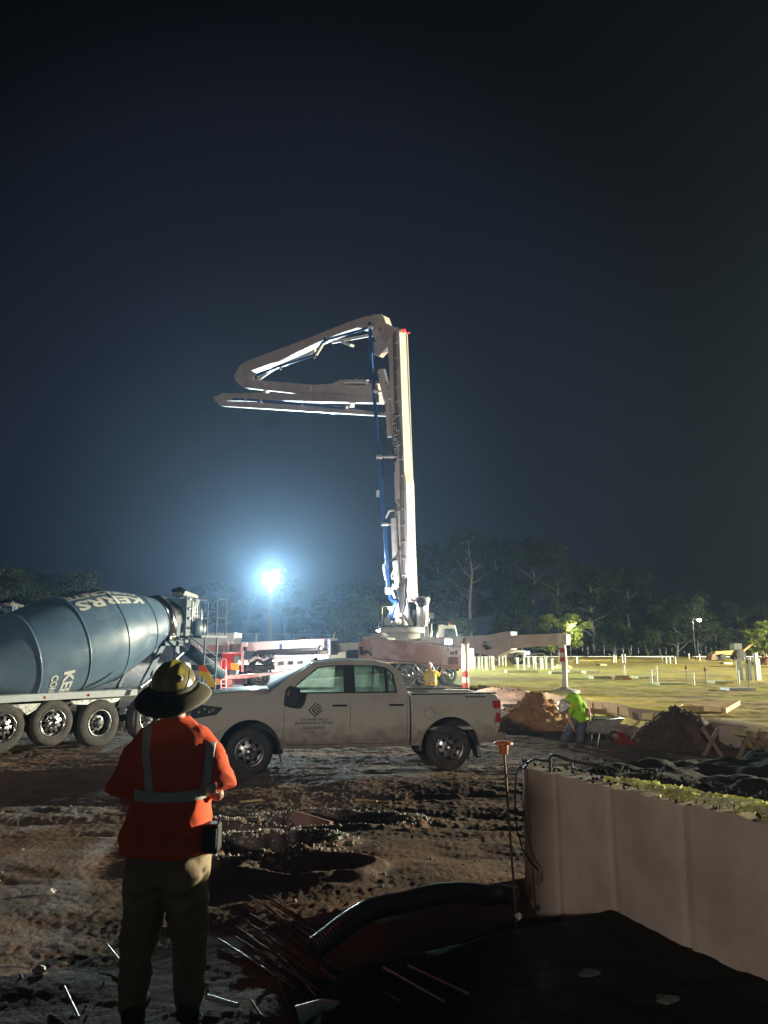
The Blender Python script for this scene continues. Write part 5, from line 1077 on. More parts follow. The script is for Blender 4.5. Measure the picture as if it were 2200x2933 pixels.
# ------------------------------------------------------------------ timber formwork along the edge of the pad
fw_i = 0
names = ['half buried timber form board', 'tilted timber form board', 'muddy timber form board', 'pale timber form board']
def board(p0, p1, hgt, th, lb, m=wood, tilt=0.):
    d = Vector(p1) - Vector(p0); L_ = d.length; a = math.atan2(d.y, d.x); pit = math.atan2(d.z, math.hypot(d.x, d.y))
    Mx = Matrix.Translation(p0) @ Matrix.Rotation(a, 4, 'Z') @ Matrix.Rotation(-pit, 4, 'Y') @ Matrix.Rotation(tilt, 4, 'X')
    return tag(MB().box((0, -th / 2, 0), (L_, th / 2, hgt), Mx).build('form_board', m, bevel=.004), lb, 'board', 'timber formwork along the pad edge')
y = 15.2; k = 0; fr_ = random.Random(8)
while y < 37:
    y2 = y + fr_.uniform(1.5, 2.6); x_a, x_b = edge_x(y) - .32, edge_x(y2) - .32
    nearw = 'beside the crossed braces' if y < 18 else ('behind the tall dark heap' if y < 22.5 else ('behind the bending worker' if y < 29 else 'behind the pickup bed'))
    board((x_a + .22 + fr_.uniform(-.05, .05), y, .24), (x_b + .22 + fr_.uniform(-.05, .05), y2 - .05, .24 + fr_.uniform(-.03, .08)), .30, .045, 'form board on the pad edge ' + nearw, wood if k % 3 else oldwood, fr_.uniform(-.15, .15))
    if k % 1 == 0:
        s0 = Vector((x_a - .06, y + .2, -.1)); st = MB(); st.box((-.03, -.03, 0), (.03, .03, .62), Matrix.Translation(s0) @ Matrix.Rotation(fr_.uniform(-.15, .15), 4, 'X')); tag(st.build('form_stake', wood), 'short timber stake in the formwork ' + nearw, 'stake', 'stakes of the formwork ' + nearw)
    y = y2; k += 1
for a, b_, lb in (((1235, 690), (1390, 712), 'loose long plank lying on the pad edge right of the dark heap'), ((1405, 718), (1492, 688), 'thin plank sticking up at the right end of the loose planks'), ((1110, 720), (1150, 690), 'short plank leaning against the forms above the dark heap'), ((600, 715), (700, 728), 'pale plank lying behind the wheelbarrow tray'), ((1120, 700), (1280, 705), 'plank lying flat behind the top of the dark heap')):
    A_p = G(*z4(*a), .42); B_p = G(*z4(*b_), .42); A_p.z = .44; B_p.z = .45 + (.1 if 'sticking' in lb else 0)
    board(A_p, B_p, .14, .05, lb, wood)
tag(MB().box((edge_x(19) - .5, 18.0, .0), (edge_x(19) + .5, 19.4, .50), None).build('concrete_block', concrete, bevel=.02), 'grey concrete block behind the tall dark heap', 'block')
pv_ = G(*z4(230, 585), .3)
for i, (sx, y_) in enumerate(((1320, 16.9), (1515, 16.3), (1590, 16.15), (1652, 16.0))):
    c = P(*z4(sx, 850), y_); lb = 'crossed timber brace ' + ['at the foot of the tall dark heap', 'second from the right edge', 'nearest the right edge of the picture', 'cut off by the right edge'][i]
    rt = thing('cross_brace', (c.x, y_, .0), lb, 'brace', 'crossed timber braces of the formwork')
    for s_ in (-1, 1):
        if i == 1 and s_ < 0: continue
        MB().box((-.035, -.03, -.08), (.035, .03, .62), Matrix.Translation((c.x - s_ * .17, y_ - s_ * .035, .02)) @ Matrix.Rotation(s_ * .55, 4, 'Y')).build('brace_leg', oldwood, rt)
for i in range(7):
    x0 = 3.2 + i * .9; tag(MB().box((x0, 27.5 + i * -.2, .05), (x0 + .75, 27.62 + i * -.2, .33), None).build('form_board', [wood, oldwood][i % 2], bevel=.005), 'short form panel in the row behind the bending worker', 'board', 'short form panels behind the bending worker')

# ------------------------------------------------------------------ wheelbarrow, red wedge, debris by the pickup
wb = G(*z4(640, 905), .0); wbp = Plane((wb.x - .9, wb.y), (wb.x + .9, wb.y + .15)); zB = zg(wb.x, wb.y)
wr = thing('wheelbarrow', (wb.x, wb.y, zB), 'muddy steel wheelbarrow tipped toward the bending worker', 'wheelbarrow')
def wpx(x, y, o=0): return wbp.px(*z4(x, y)) + wbp.n * o
g = MB()
tr_o = [(500, 748), (770, 738), (690, 822), (560, 806)]
top = [wpx(500, 745, -.35), wpx(770, 735, -.35), wpx(770, 735, .35), wpx(500, 745, .35)]; bot = [wpx(560, 808, -.2), wpx(690, 822, -.2), wpx(690, 822, .2), wpx(560, 808, .2)]
g.add(top + bot, [(0, 1, 5, 4), (1, 2, 6, 5), (2, 3, 7, 6), (3, 0, 4, 7), (4, 5, 6, 7)]); g = g.build('tray', M('grey tray paint', (.36, .35, .32), .5, var=.3), wr); sm_ = g.modifiers.new('s', 'SOLIDIFY'); sm_.thickness = .012
MB().tube([wpx(500, 745, -.35), wpx(770, 735, -.35), wpx(770, 735, .35), wpx(500, 745, .35), wpx(500, 745, -.35)], .018, 6).build('tray_rim', steel, g)
for s_ in (-.22, .22):
    MB().tube([wpx(430, 795, s_ * 1.4), wpx(560, 818, s_), wpx(700, 830, s_ * .8), wpx(755, 865, s_ * .4)], .022, 6).build('handle', oldwood, wr)
    MB().tube([wpx(570, 815, s_), wpx(590, 905, s_), wpx(625, 905, s_), wpx(640, 825, s_)], .016, 6).build('leg', steel, wr)
MB().lathe([(.12, -.05), (.19, -.05), (.205, 0), (.19, .05), (.12, .05)], basis(wpx(745, 862, 0), wbp.n), 24, close=True).build('wheel', tyre_m, wr)
c = G(*z4(830, 905), 0); g = MB(); g.prism([(c.x - .2, c.y, -.02), (c.x + .30, c.y + .1, -.02), (c.x - .10, c.y, .30), (c.x - .25, c.y, .34)], (0.05, .6, 0)); tag(g.build('plastic_chute', M('dark red plastic', (.20, .02, .015), .5), bevel=.02), 'red plastic wedge lying behind the wheelbarrow wheel', 'chute')
c = G(*z4(120, 790), .05); tl = thing('tool_pile', (c.x, c.y, zg(c.x, c.y)), 'pile of grey boxes and a white tool on the ground behind the pickup bumper', 'tool pile')
g = MB(); g.box((c.x - .5, c.y, .02), (c.x + .6, c.y + .6, .28)); g.build('crate', darksteel, tl, bevel=.03)
g = MB(); g.box((c.x - .45, c.y + .05, .282), (c.x + .2, c.y + .35, .44)); g.tube([(c.x - .2, c.y + .1, .44), (c.x - .1, c.y + .1, .56), (c.x + .15, c.y + .1, .52)], .03, 6); g.build('power_tool', white, tl, bevel=.02)
MB().box((c.x - .62, c.y - .02, .30), (c.x - .46, c.y + .2, .42)).build('tool_handle', red, tl)
MB().tube([(c.x + .1, c.y - .05, .5), (c.x + .3, c.y - .1, .34), (c.x + .55, c.y - .1, .32), (c.x + .9, c.y - .1, .1)], .02, 6).build('cable', black, tl)

# ------------------------------------------------------------------ concrete wall with form joints (right foreground)
WT = 1.24
j1 = G(*zw(530, 310), WT); j3 = G(*zw(1205, 465), WT); WP = Plane((j1.x, j1.y), (j3.x, j3.y))    # run grows toward the camera; n faces ...
if WP.n.dot(Vector((1, .5, 0))) < 0: wn = -WP.n
else: wn = WP.n
wl = thing('concrete_wall', (j1.x, j1.y, .2), 'rough tan concrete wall with vertical form joints in the right foreground', 'wall')
us = [-.55] + [WP.uv(*zw(x, y))[0] for x, y in ((530, 310), (825, 380), (1205, 465))]; stp = us[3] - us[2]; us += [us[3] + stp, us[3] + 2 * stp, us[3] + 3 * stp]
n = 60
for i in range(len(us) - 1):
    u0, u1 = us[i] + .007, us[i + 1] - .007; nu, nz = 14, 30; vs = []; 
    for a in range(nz + 1):
        for b_ in range(nu + 1):
            fu, fz = b_ / nu, a / nz; u = u0 + (u1 - u0) * fu; z_ = -.25 + (WT + .25) * fz
            e = .008 * (abs(2 * fu - 1) ** 20) + .01 * math.sin(u * 3.1 + z_ * 2) ; top = 0
            if a == nz: z_ += .006 * math.sin(u * 9) + .006 * math.sin(u * 23 + 1)
            if i == 0: e += .10 * max(0, 1 - fu * 3) ** 2
            vs.append(WP.w(u, z_, 0) + wn * e)
    m = (nu + 1) * (nz + 1); vs += [v + wn * .28 for v in vs]
    fs = [(a * (nu + 1) + b_, a * (nu + 1) + b_ + 1, (a + 1) * (nu + 1) + b_ + 1, (a + 1) * (nu + 1) + b_) for a in range(nz) for b_ in range(nu)]
    fs += [tuple(x + m for x in f[::-1]) for f in fs]
    T0 = nz * (nu + 1); fs += [(T0 + b_, T0 + b_ + 1, T0 + b_ + 1 + m, T0 + b_ + m) for b_ in range(nu)]
    for b_ in (0, nu): fs += [(a * (nu + 1) + b_, (a + 1) * (nu + 1) + b_, (a + 1) * (nu + 1) + b_ + m, a * (nu + 1) + b_ + m) for a in range(nz)]
    MB().add(vs, fs, False).build('wall_panel', concrete, wl)
# soil bank behind the wall, rubble on its crest; near-black colour paints the shade
gU = np.linspace(-1.0, 4.2, 150); gO = np.linspace(.22, 5.0, 70); U_, O_ = np.meshgrid(gU, gO)
bx = WP.A.x + WP.t.x * U_ + wn.x * O_; by = WP.A.y + WP.t.y * U_ + wn.y * O_
bz = WT - .04 + .36 * np.exp(-((O_ - 1.7) / .8) ** 2) * sst(1.0, 2.6, U_) + .12 * vnoise(bx * 2.2, by * 2.2, 41) + .07 * vnoise(bx * 6, by * 6, 42) + .05 * vnoise(bx * 14, by * 14, 43)
fall = sst(-.55, -1.0, U_) ; bz = bz * (1 - sst(2.8, 5.0, O_)) - .2 * sst(2.8, 5.0, O_) ; edge = np.clip((U_ + 1.0) / .75, 0, 1); bz = bz * (edge * edge * (3 - 2 * edge)) + (-.1) * (1 - edge * edge * (3 - 2 * edge)) 
shade_soil = M('soil in painted shade', (.022, .018, .016), .95, var=.4, scale=5, bump=.02, bscale=14)
bank = grid_mesh('soil_bank', bx, by, bz, shade_soil); tag(bank, kind='structure')
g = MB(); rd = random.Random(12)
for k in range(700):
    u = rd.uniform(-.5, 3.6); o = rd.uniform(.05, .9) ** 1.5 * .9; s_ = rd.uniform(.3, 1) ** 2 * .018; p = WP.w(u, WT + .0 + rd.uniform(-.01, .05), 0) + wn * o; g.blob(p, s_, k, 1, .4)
tag(g.build('rubble', shade_soil), kind='stuff')
# yellow-green plastic sheeting crumpled along the top edge
yg = M('yellow green plastic sheet', (.50, .50, .20), .2, var=.6, scale=14, col2=(.80, .80, .58), mixs=5, coat=.6)
_n = yg.node_tree; _t = _n.nodes.new('ShaderNodeBsdfTranslucent'); _t.inputs[0].default_value = (.85, .85, .3, 1); _x = _n.nodes.new('ShaderNodeMixShader'); _x.inputs[0].default_value = .4
_n.links.new(_n.nodes['Principled BSDF'].outputs[0], _x.inputs[1]); _n.links.new(_t.outputs[0], _x.inputs[2]); _n.links.new(_x.outputs[0], _n.nodes['Material Output'].inputs['Surface'])
u0 = WP.uv(*zw(838, 345))[0]; u1 = WP.uv(*zw(1659, 545))[0]; sh = MB(); rs2 = random.Random(44); ncl = 60
for k in range(ncl):
    u = u0 + (u1 + .25 - u0) * (k + rs2.random()) / ncl; f_ = (u - u0) / (u1 - u0)
    if .22 < f_ < .27 or .84 < f_ < .92: continue
    sz = rs2.uniform(.03, .085); a = rs2.uniform(-.5, .5); o = .05 + rs2.uniform(-.05, .09); n_ = 7; ph = [rs2.uniform(0, 6.3) for _ in range(5)]; base = WT + .012 + rs2.uniform(0, .035)
    vs = []
    for i in range(n_ + 1):
        for j in range(n_ + 1):
            x_ = (i / n_ - .5) * 2 * sz * 1.5; y_ = (j / n_ - .5) * 2 * sz * .7
            zz = .022 * abs(math.sin(x_ * 55 + ph[0] + y_ * 30)) + .018 * abs(math.sin(y_ * 70 + ph[1] - x_ * 25)) + .012 * math.sin(x_ * 130 + ph[2]) * math.sin(y_ * 120 + ph[3]) + .35 * sz * math.cos(y_ / sz * 1.8) - .012
            xx = x_ * math.cos(a) - y_ * math.sin(a) + rs2.uniform(-.004, .004); yy = x_ * math.sin(a) + y_ * math.cos(a) + rs2.uniform(-.004, .004)
            vs.append(WP.w(u + xx, base + zz * .9, 0) + wn * (o + yy))
    sh.add(vs, [(i * (n_ + 1) + j, i * (n_ + 1) + j + 1, (i + 1) * (n_ + 1) + j + 1, (i + 1) * (n_ + 1) + j) for i in range(n_) for j in range(n_)])
sh = sh.build('plastic_sheet', yg)
tag(sh, 'crumpled yellow-green plastic sheeting along the top of the concrete wall', 'plastic sheet')
# rebar loops and wire at the far end of the wall
rb_ = thing('rebar_loop', (j1.x, j1.y, WT), 'bent dark rebar standing out of the far end of the wall top', 'rebar')
def wp(x, y, o=.15): 
    u, z_ = WP.uv(*zw(x, y), 0); return WP.w(u, z_, 0)
MB().tube([wp(508, 300), wp(508, 225), wp(516, 206), wp(540, 210), wp(620, 238), wp(780, 270), wp(800, 285)], .012, 8).build('bar', darksteel, rb_)
MB().tube([wp(622, 240), wp(624, 275)], .010, 6).build('bar', darksteel, rb_)
MB().tube([wp(370, 280), wp(395, 245), wp(430, 228), (wp(480, 240)), wp(510, 240)], .010, 6).build('bar', darksteel, rb_)
wi = thing('wire_loop', (j1.x, j1.y, WT), 'black cable hanging over the left end of the wall down to a paper tag', 'cable')
nf = -wn
MB().tube([wp(430, 235) + nf * .03, wp(370, 262) + nf * .04, wp(345, 300) + nf * .03, wp(338, 400) + nf * .03, wp(340, 520) + nf * .03, wp(350, 600) + nf * .03, wp(378, 700) + nf * .03, wp(420, 770) + nf * .03, wp(460, 812) + nf * .03], .007, 6).build('cable', black, wi)
MB().tube([wp(362, 400) + nf * .02, wp(385, 520) + nf * .02, wp(410, 690) + nf * .02, wp(440, 760) + nf * .02, wp(468, 800) + nf * .02], .004, 5).build('cable', rust, wi)
MB().prism([wp(452, 812) + nf * .02, wp(476, 806) + nf * .02, wp(484, 870) + nf * .03, wp(468, 895) + nf * .03, wp(455, 880) + nf * .03], nf * .012).build('paper_tag', oldwood, wi, bevel=.003)
# steel rod with an orange cap
rb0 = G(*zw(333, 1035), .42); top_ = P(*zw(262, 150), rb0.y)
rd_ = thing('capped_rod', (rb0.x, rb0.y, .30), 'leaning thin steel rod with an orange mushroom cap left of the wall', 'rod')
MB().tube([(rb0.x, rb0.y, .25), top_], .0085, 8).build('rod', rust, rd_)
cpz = top_; cp = MB().lathe([(.030, -.07), (.034, -.02), (.034, 0)], Matrix.Translation(cpz + Vector((0, 0, .0))), 16); cp.lathe([(.066, 0), (.068, .012), (.05, .02), (0, .022)], Matrix.Translation(cpz), 24); cp.build('safety_cap', orange, rd_)
MB().blob((rb0.x + .01, rb0.y - .02, .40), .022, 3, 2, .3).build('rod_foot', pvc, rd_)

# ------------------------------------------------------------------ black fabric pile and corrugated pipe (bottom right)
tarp_m = M('black fabric', (.013, .013, .012), .9, spec=.15, var=.3, scale=5, bump=.006, bscale=14)
tx = np.linspace(-1.1, 4.4, 230); ty = np.linspace(1.2, 6.3, 210); TX, TY = np.meshgrid(tx, ty)
crest = [G(*zf(620, 1075), .42), G(*zf(850, 920), .45), G(*zf(1000, 820), .5), G(*zf(1290, 800), .5)]
ridge = np.interp(TX[0], [-1.1, crest[0].x, crest[1].x, crest[2].x, 1.2, 1.6, 4.4], [2.6, crest[0].y, crest[1].y, crest[2].y, 6.0, 6.4, 6.2])
left = np.interp(ty, [1.2, 2.5, 3.6, 4.2, 4.8, 6.3], [-.35, -.42, -.48, -.52, -.52, -.40])
dz = sst(0, .9, ridge[None, :] - TY + .12) * sst(0, .32, TX - left[:, None])
crease = .05 * vnoise(TX * 2.5, TY * 2.5, 61) + .03 * vnoise(TX * 6, TY * 5, 62) + .012 * vnoise(TX * 17, TY * 15, 63)
topz = .41 + .05 * np.exp(-((TX - .9) / .6) ** 2)
tz_ = base_h(TX, TY) - .12 + dz * (topz - .30 + .12 + crease * 1.1)
tarp = grid_mesh('fabric_sheet', TX, TY, tz_, tarp_m); tag(tarp, 'black fabric sheet draped over a low pile at the bottom right', 'fabric sheet')
def tarp_z(x, y):
    i = int(np.clip((y - 1.2) / 5.1 * 209, 0, 209)); j = int(np.clip((x + 1.1) / 5.5 * 229, 0, 229)); return float(tz_[i, j])
for i, (px, py) in enumerate((zf(950, 1003), zw(715, 1362), zw(1130, 1500))):
    c = gat(px, py, tarp_z); g = MB().blob((c.x, c.y, c.z + .003), (.045, .045, .05)[i], 30 + i, 2, .25, (1.4, 1, .35)); 
    tag(g.build('flat_stone', M('dull stone', (.07, .065, .06), .9)), ['small pale flat stone on the black fabric below the corrugated pipe', 'pale flat stone on the black fabric in the middle of the bottom right', 'dull flat stone on the black fabric nearest the bottom right corner'][i], 'stone')
# corrugated pipe draped over the pile's crest
pp = [zf(622, 1072), zf(700, 1015), zf(780, 950), zf(860, 895), zf(940, 845), zf(1010, 825), zf(1150, 800), zf(1270, 768), zf(1380, 745), zf(1480, 740), zf(1580, 745), zf(1659, 760)]
pp = [p for p in pp] + [zw(230, 940), zw(345, 955)]
hs = [.44, .48, .52, .55, .55, .53, .53, .54, .54, .53, .50, .47, .44, .42]
pts = [G(p[0], p[1], h_) for p, h_ in zip(pp, hs)]
fine = []
for i in range(len(pts) - 1):
    for k in range(26): fine.append(pts[i].lerp(pts[i + 1], k / 26))
cl_ = sum(((b_ - a).length for a, b_ in zip(fine[:-1], fine[1:])), 0); res = []; acc = 0; step = .0048; nxt = 0
for a, b_ in zip(fine[:-1], fine[1:]):
    L_ = (b_ - a).length
    while nxt < acc + L_: res.append(a.lerp(b_, (nxt - acc) / L_)); nxt += step
    acc += L_
for _ in range(60): res = [res[0]] + [(res[i - 1] + res[i] * 2 + res[i + 1]) / 4 for i in range(1, len(res) - 1)] + [res[-1]]
corr = [.062 + (.0, .006, .007, .001)[i % 4] for i in range(len(res))]
tag(MB().tube(res, corr, 20).build('corrugated_pipe', M('black corrugated plastic', (.055, .055, .058), .3, var=.2)), 'black corrugated drain pipe curving over the crest of the fabric pile', 'drain pipe')

# ------------------------------------------------------------------ rebar lying on the ground
bars = [((235, 810), (620, 1075), 'long shiny bar reaching the end of the corrugated pipe'), ((200, 820), (285, 865), 'short dull bar beside the longest bars'), ((355, 838), (690, 1030), 'dull bar running under the corrugated pipe, upper one'), ((380, 770), (460, 840), 'short bar end showing highest in the bar pile'), ((495, 938), (675, 1020), 'short bright bar just left of the corrugated pipe'), ((240, 945), (600, 1165), 'dull bar in the middle of the bar pile'), ((330, 850), (590, 1100), 'dull bar between the two shiny ones'), ((55, 1035), (390, 1255), 'long bright bar nearest the standing man'), ((295, 1065), (630, 1458), 'bright bar crossing the others diagonally'), ((410, 1185), (745, 1412), 'bright bar ending at the fabric, lower middle'), ((420, 1275), (500, 1330), 'short bright bar end below the crossing bar'), ((400, 1250), (490, 1520), 'dull bar pointing straight to the bottom edge'), ((575, 1380), (672, 1450), 'short bright bar lying along the crossing bar'), ((655, 1205), (762, 1280), 'short shiny bar at the fabric edge'), ((490, 1090), (760, 1295), 'dull bar ending at the fabric edge, middle'), ((1035, 1222), (1400, 1430), 'bar lying on the black fabric, left one'), ((1180, 1208), (1540, 1380), 'bar lying on the black fabric, right one'), ((1040, 1370), (1140, 1430), 'short dull bar on the fabric near the bottom edge'), ((245, 1400), (310, 1500), 'dull short bar near the bottom edge left of the others')]
rx_ = random.Random(6)
for k_ in range(16):
    a0 = (rx_.uniform(150, 520), rx_.uniform(840, 1180)); sl = rx_.uniform(.60, .72); L0 = rx_.uniform(180, 420)
    bars.append((a0, (a0[0] + L0, a0[1] + L0 * sl), 'dull thin bar crowded between man and pipe'))
for a, b_, lb in bars:
    h0 = .33 + .05 * random.random(); A_p = gat(*zf(*a)); B_p = gat(*zf(*b_)); A_p.z += .02; B_p.z += .02
    if 'black fabric' in lb or 'on the fabric' in lb: 
        A_p = gat(*zf(*a), tarp_z); B_p = gat(*zf(*b_), tarp_z); A_p.z += .03; B_p.z += .03
    else:
        zz = max(zg((A_p.x * (1 - t) + B_p.x * t), (A_p.y * (1 - t) + B_p.y * t)) - (A_p.z * (1 - t) + B_p.z * t) for t in (0, .2, .4, .6, .8, 1)); A_p.z += max(0, zz + .01); B_p.z += max(0, zz + .01)
    n_ = max(3, int((B_p - A_p).length / .012)); dull = 'dull' in lb
    tag(MB().tube([A_p.lerp(B_p, k / n_) for k in range(n_ + 1)], [.0062 + .0012 * (k % 2) for k in range(n_ + 1)], 7).build('rebar_rod', rust if dull else rebar_m), 'rebar: ' + lb, 'rebar rod', 'rebar rods lying in the foreground')
zm_ = lambda x, y: (x / 2.826, 2150 + y / 2.826)
for a, b_, lb in ((zm_(865, 1612), zm_(1022, 1808), 'thin bar leaning behind the left leg of the standing man'), (zm_(515, 1955), zm_(635, 2212), 'bar lying alone at the bottom left'), (zm(700, 2088), zm(878, 2142), 'thick white short bar beside the right boot')):
    A_p = gat(*a); B_p = gat(*b_); A_p.z += .03; B_p.z += .03; w8 = 'white' in lb
    tag(MB().tube([A_p, B_p], .014 if w8 else .007, 8).build('rebar_rod', pvc if w8 else rebar_m), lb, 'rebar rod', 'rebar rods lying in the foreground')
A_p = G(*zf(525, 1510), .33); B_p = G(*zf(805, 1480), .33); g = MB(); g.tube([A_p + Vector((0, 0, .03)), A_p.lerp(B_p, .5) + Vector((0, 0, .07)), B_p + Vector((0, 0, .05))], [.05, .03, .022], 8); tag(g.build('plastic_scrap', pvc), 'torn white plastic scrap at the bottom edge', 'scrap')

# ------------------------------------------------------------------ pit: board, stones, small weeds
a = HOLES[0][0]; bq = Plane(G(*zf(500, 300), .0), G(*zf(700, 375), .0)); bl = [zf(505, 218), zf(560, 215), zf(708, 300), zf(700, 370), zf(660, 350), zf(505, 285)]
h0 = G(*zf(600, 340), .05)
tag(MB().box((-.27, -.045, -.14), (.27, .045, .15), Matrix.Translation((h0.x, h0.y + .05, zg(h0.x, h0.y) + .12)) @ Matrix.Rotation(-.5, 4, 'Z') @ Matrix.Rotation(.14, 4, 'Y') @ Matrix.Rotation(-.2, 4, 'X')).build('timber_block', M('reddish timber', (.22, .12, .10), .8, var=.25, scale=5), bevel=.006), 'short thick brown timber half sunk in the muddy pit', 'timber')
stone_m = M('crushed stone', (.46, .43, .39), .7, var=.4, scale=20); g = MB(); rd = random.Random(2)
for k in range(2300):
    c, rx, ry, dep = rd.choice(HOLES[:2]); an = rd.uniform(0, 6.28); q_ = rd.gauss(1.22, .16); x = c.x + rx * q_ * math.cos(an); y = c.y + ry * q_ * math.sin(an); s_ = rd.uniform(.4, 1) ** 1.5 * .019
    if math.sin(an) < -.3 and rd.random() < .6: continue
    g.blob((x, y, zg(x, y) + s_ * .3), s_, k, 1, .35)
g0_ = g; g = MB()
for k in range(420):
    r = 2.6 + 9 * rd.random() ** 1.3; t = rad(rd.uniform(-29, 29)); x, y = r * math.sin(t), r * math.cos(t); s_ = rd.uniform(.3, 1) ** 3 * .020
    if x > -.6 and y < 6.3: continue
    g.blob((x, y, zg(x, y) + s_ * .3), s_, k, 1, .4)
tag(g.build('pebbles', M('muddy stone', (.2, .165, .14), .85, var=.4)), kind='stuff')
g = g0_
tag(g.build('gravel', stone_m), kind='stuff')
for i, ((px, py), lb) in enumerate(((zf(250, 125), 'pale wood splinter right of the man'), (zf(930, 132), 'pale wood splinter in front of the pickup'), (zf(760, 498), 'pale broken brick below the pit'), (zm_(400, 1275), 'pale stone left of the man'), (zm_(310, 1930), 'round pale stone at the bottom left'))):
    c = G(px, py, .2); z_ = zg(c.x, c.y)
    if 'splinter' in lb: o = MB().box((-.17, -.02, 0), (.17, .02, .025), Matrix.Translation((c.x, c.y, z_ + .02)) @ Matrix.Rotation([.5, -.35][i], 4, 'Z')).build('wood_splinter', wood)
    else: o = MB().blob((c.x, c.y, z_ + .02), .03, i, 2, .3, (1.4, 1, .7)).build('stone', stone_m)
    tag(o, lb, 'splinter' if 'splinter' in lb else 'stone')
c = G(*zf(815, 290), .05); wd_ = MB()
for k in range(22):
    an = rd.uniform(0, 6.28); l_ = rd.uniform(.08, .2); b0 = Vector((c.x, c.y, zg(c.x, c.y))); wd_.tube([b0, b0 + Vector((math.cos(an) * l_ * .3, math.sin(an) * l_ * .3, l_ * .8)), b0 + Vector((math.cos(an) * l_, math.sin(an) * l_, l_))], [.003, .003, .001], 4)
tag(wd_.build('weed_tuft', leaf_mid), 'small tuft of pale weeds in the muddy pit', 'weed')

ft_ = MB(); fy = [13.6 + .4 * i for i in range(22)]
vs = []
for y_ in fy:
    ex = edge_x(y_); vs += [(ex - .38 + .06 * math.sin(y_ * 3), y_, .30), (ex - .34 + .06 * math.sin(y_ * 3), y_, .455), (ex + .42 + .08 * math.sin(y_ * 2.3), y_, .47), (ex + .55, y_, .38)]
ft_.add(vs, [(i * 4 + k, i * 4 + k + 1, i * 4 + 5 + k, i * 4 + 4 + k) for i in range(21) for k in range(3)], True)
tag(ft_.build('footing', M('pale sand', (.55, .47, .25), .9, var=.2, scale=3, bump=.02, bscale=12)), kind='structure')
# safety flag behind the man's hat
c = P(*z1(1400, 900), 19.5); fl_ = thing('safety_flag', (c.x, 19.5, 0), 'orange and yellow safety cloth hanging behind the brim of the hard hat', 'flag')
for pts, m_, o in (([(1350, 845), (1385, 838), (1405, 868), (1425, 900), (1350, 905), (1345, 880)], M('flag orange', (.9, .14, .03), .8, var=.1), 0), ([(1348, 880), (1420, 895), (1445, 940), (1470, 988), (1420, 992), (1385, 930), (1350, 910)], M('flag yellow', (.85, .62, .04), .8, var=.1), .03)):
    MB().prism([P(*z1(*p), 19.5 - o) for p in pts], (0, .02, 0)).build('flag_cloth', m_, fl_)
MB().tube([P(*z1(1355, 840), 19.52), (P(*z1(1355, 840), 19.52).x, 19.52, 0)], .015, 6).build('flag_pole', darksteel, fl_)

# ------------------------------------------------------------------ people
skin = M('skin', (.50, .27, .19), .55, var=.08, scale=12)
hivis = M('orange hi-vis cotton', (.90, .12, .045), .9, var=.05, scale=3, bump=.002, bscale=160)
reflect = M('reflective tape', (.56, .58, .53), .5, var=.08, scale=30)
khaki = M('olive khaki cloth', (.36, .27, .17), .9, var=.12, scale=3, bump=.002, bscale=120, col2=(.26, .20, .13), mixs=2)
boot_m = M('muddy boot leather', (.10, .065, .04), .8, var=.3)
hat_m = M('olive yellow hard hat', (.42, .34, .07), .32, var=.25, scale=8, col2=(.20, .16, .07), mixs=5, coat=.3)
limeg = M('lime hi-vis cloth', (.38, .80, .03), .85, var=.1)
yell = M('yellow hi-vis cloth', (.85, .62, .05), .85, var=.1)
denim = M('blue grey jeans', (.10, .11, .16), .9, var=.2)
hair_m = M('brown hair', (.06, .04, .03), .7, var=.3)
def ell(c, rx, ry, rz, R=None, n=14):
    """closed ellipsoid chunk"""
    mb = MB(); mb.lathe([(0, -1)] + [(math.sin(math.pi * k / n), -math.cos(math.pi * k / n)) for k in range(1, n)] + [(0, 1)], Matrix.Identity(4), 20)
    mt = Matrix.Translation(c) @ (R.to_4x4() if R is not None else Matrix.Identity(4)) @ Matrix.Diagonal((rx, ry, rz, 1)); mb.v = [mt @ v for v in mb.v]; return mb
def limb(pts, rs):
    mb = MB(); pts = [Vector(p) for p in pts]
    mb.tube(pts, rs, 16)
    for p, r in zip(pts, rs): e = ell(p, r * .99, r * .99, r * .99); mb.add(e.v, e.f, True)
    return mb
def column(secs):
    """stack of flattened rings (centre, rx, ry) up a torso or skirt; superellipse outline"""
    mb = MB(); seg = 32; vs = []
    for c, rx, ry in secs:
        for k in range(seg):
            a = 2 * math.pi * k / seg; ca, sa = math.cos(a), math.sin(a); e = .82
            vs.append(Vector(c) + Vector((rx * math.copysign(abs(ca) ** e, ca), ry * math.copysign(abs(sa) ** e, sa), 0)))
    n = len(secs); mb.add(vs, [(i * seg + k, i * seg + (k + 1) % seg, (i + 1) * seg + (k + 1) % seg, (i + 1) * seg + k) for i in range(n - 1) for k in range(seg)] + [tuple(range(seg))[::-1], tuple(range((n - 1) * seg, n * seg))], True)
    return mb
